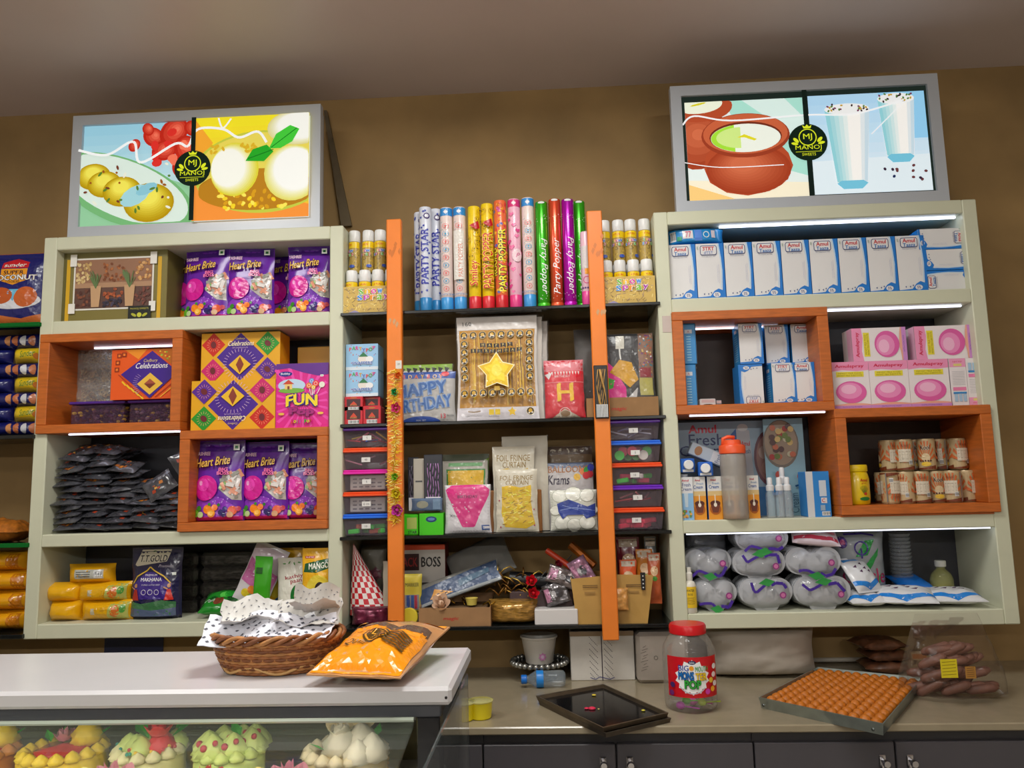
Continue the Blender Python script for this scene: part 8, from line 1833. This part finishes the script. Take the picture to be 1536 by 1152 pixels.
# oracle bag of cups
def art_or(A, w, h):
    pu = (60, 40, 130); A.line([(w * .2, h * .95), (w * .55, h * .96), (w * .75, h * .93)], .006, pu); A.ell(w * .15, h * .84, .016, .02, (80, 50, 130), 12); A.ell(w * .16, h * .84, .008, .01, (190, 80, 130), 10)
    g_ = (40, 150, 70); A.poly([(w * .36, h * .64), (w * .55, h * .86), (w * .74, h * .88), (w * .6, h * .66)], g_); A.poly([(w * .45, h * .45), (w * .82, h * .76), (w * .8, h * .66), (w * .62, h * .46)], g_); A.poly([(w * .55, h * .22), (w * .86, h * .42), (w * .8, h * .28)], g_)
    A.ring(w * .48, h * .76, w * .12, .005, pu, 16, ry=h * .09); A.line([(w * .48, h * .76), (w * .48, h * .62)], .006, pu); A.text('Oracle', w * .52, h * .38, w * .82, h * .20, (176, 36, 90), bold=.01)
cx, z0, w_, h_ = fit(1258, 798, 1340, 905, .10); e = pouch('cup_bag', 'tall grey plastic bag of cups with red and green print', 'bag', w_, .238, .09, (150, 152, 156), art_or, kind='flat', seed=190, cr=.004, mat=M((150, 154, 158), .25, var=.1, coat=.3)); e.location = (cx, .165, z4 + .003)
o = MB(); [o.lathe([(.030, k * .0125), (.036, k * .0125 + .010), (.036, k * .0125 + .012)], 20) for k in range(18)]; o = o.build('cup_stack', FILM((170, 176, 180), .4, .15, 0), smooth='auto', loc=(P(1356, 850, .17).x, .19, z4)); tag(o, 'tall stack of clear cups beside the grey bag', 'cups')
def art_milkbag(A, w, h): A.poly([(0, h * .2), (w * .5, h * .05), (w, h * .25), (w, h * .36), (w * .5, h * .18), (0, h * .32)], (36, 130, 215)); [A.poly([(w * x, h * y), (w * (x + .14), h * (y + .05)), (w * (x + .1), h * (y - .04))], (90, 60, 90), keep=True) for x, y in ((.3, .5), (.5, .58), (.2, .65), (.62, .5), (.45, .72))]; A.rect(w * .06, h * .84, w * .9, h * .95, (60, 140, 210))
for k, (x0_, x1_, dz, y, rz, tilt, lb) in enumerate(((1276, 1336, .0, .03, .1, .12, 'flat white and blue pouch under the standing corner pouch'), (1314, 1404, .0, .02, -.25, .25, 'white pouch with blue stripe lying in the centre'), (1395, 1478, .0, .03, -.15, .15, 'white pouch with dark print lying at the right'), (1280, 1334, .028, .07, .5, .9, 'white and blue pouch with upturned corner'), (1360, 1410, .02, .12, .2, .3, 'mostly blue pouch lying behind the white ones'))):
    a, b = P(x0_, 905, y), P(x1_, 905, y); col = (222, 222, 224) if k < 4 else (30, 110, 200)
    o = pouch('milk_pouch', lb, 'pouch', b.x - a.x, .13, .045, col, art_milkbag if k < 4 else None, kind='pillow', seed=200 + k, cr=.003, group='white and blue pouches'); o.rotation_euler = (-PI / 2 + tilt, 0, rz); o.location = ((a.x + b.x) / 2, y - .01, z4 + .021 + dz)
q = P(1037, 920, .015); e = empty('lotion_bottle', (q.x, .02, z4), 'small white spray bottle with yellow label at the row start', 'bottle')
MB().lathe([(.018, 0), (.020, .003), (.020, .088), (.015, .098), (.009, .102)], 20).build('bottle_body', M((226, 220, 206), .4), e, smooth='auto'); MB().lathe([(.0095, .102), (.0105, .104), (.0105, .125), (.0075, .128), (.0075, .143), (.001, .144)], 16).build('spray_cap', M((232, 228, 218), .4), e, smooth='auto')
A = Art(); A.rect(0, .018, .052, .084, (236, 196, 40)); A.text('WATER', .024, .072, .026, .007, (50, 50, 50), bold=.03); A.text('ROSE', .024, .060, .014, .006, (50, 50, 50)); [A.rect(.012, .03 + .006 * k, .036, .032 + .006 * k, (160, 130, 40), keep=True) for k in range(4)]; A.build('printed_label', lambda u, v, of: ((.0202 + of) * math.sin((u - .026) / .0202), -(.0202 + of) * math.cos((u - .026) / .0202), v), e, maxe=.006)
q = P(1421, 890, .12); e = empty('oil_bottle', (q.x, .15, z4), 'clear bottle of yellowish oil with white cap at the back right', 'bottle')
MB().lathe([(.034, 0), (.036, .004), (.036, .075), (.030, .092), (.014, .108), (.013, .120)], 20).build('bottle_body', FILM((190, 190, 120), .35, .06, 0), e, smooth='auto'); MB().lathe([(.0165, .116), (.0175, .118), (.0175, .134), (.015, .136), (.001, .136)], 18).build('cap', M((206, 206, 198), .4), e, smooth='auto'); MB().lathe([(.034, .003), (.0345, .006), (.0345, .055), (.001, .056)], 18).build('oil', FILM((190, 180, 60), .6, .1, 0), e, smooth='auto')
q0 = P(1000, 486, -.002); o = MB().box(-.014, .014, -.001, 0, -.028, .028).build('tape_patch', M((196, 180, 172), .4), loc=(q0.x - .0, -.0005, q0.z)); tag(o, 'faded strip of tape on the right cabinet side board', 'tape')
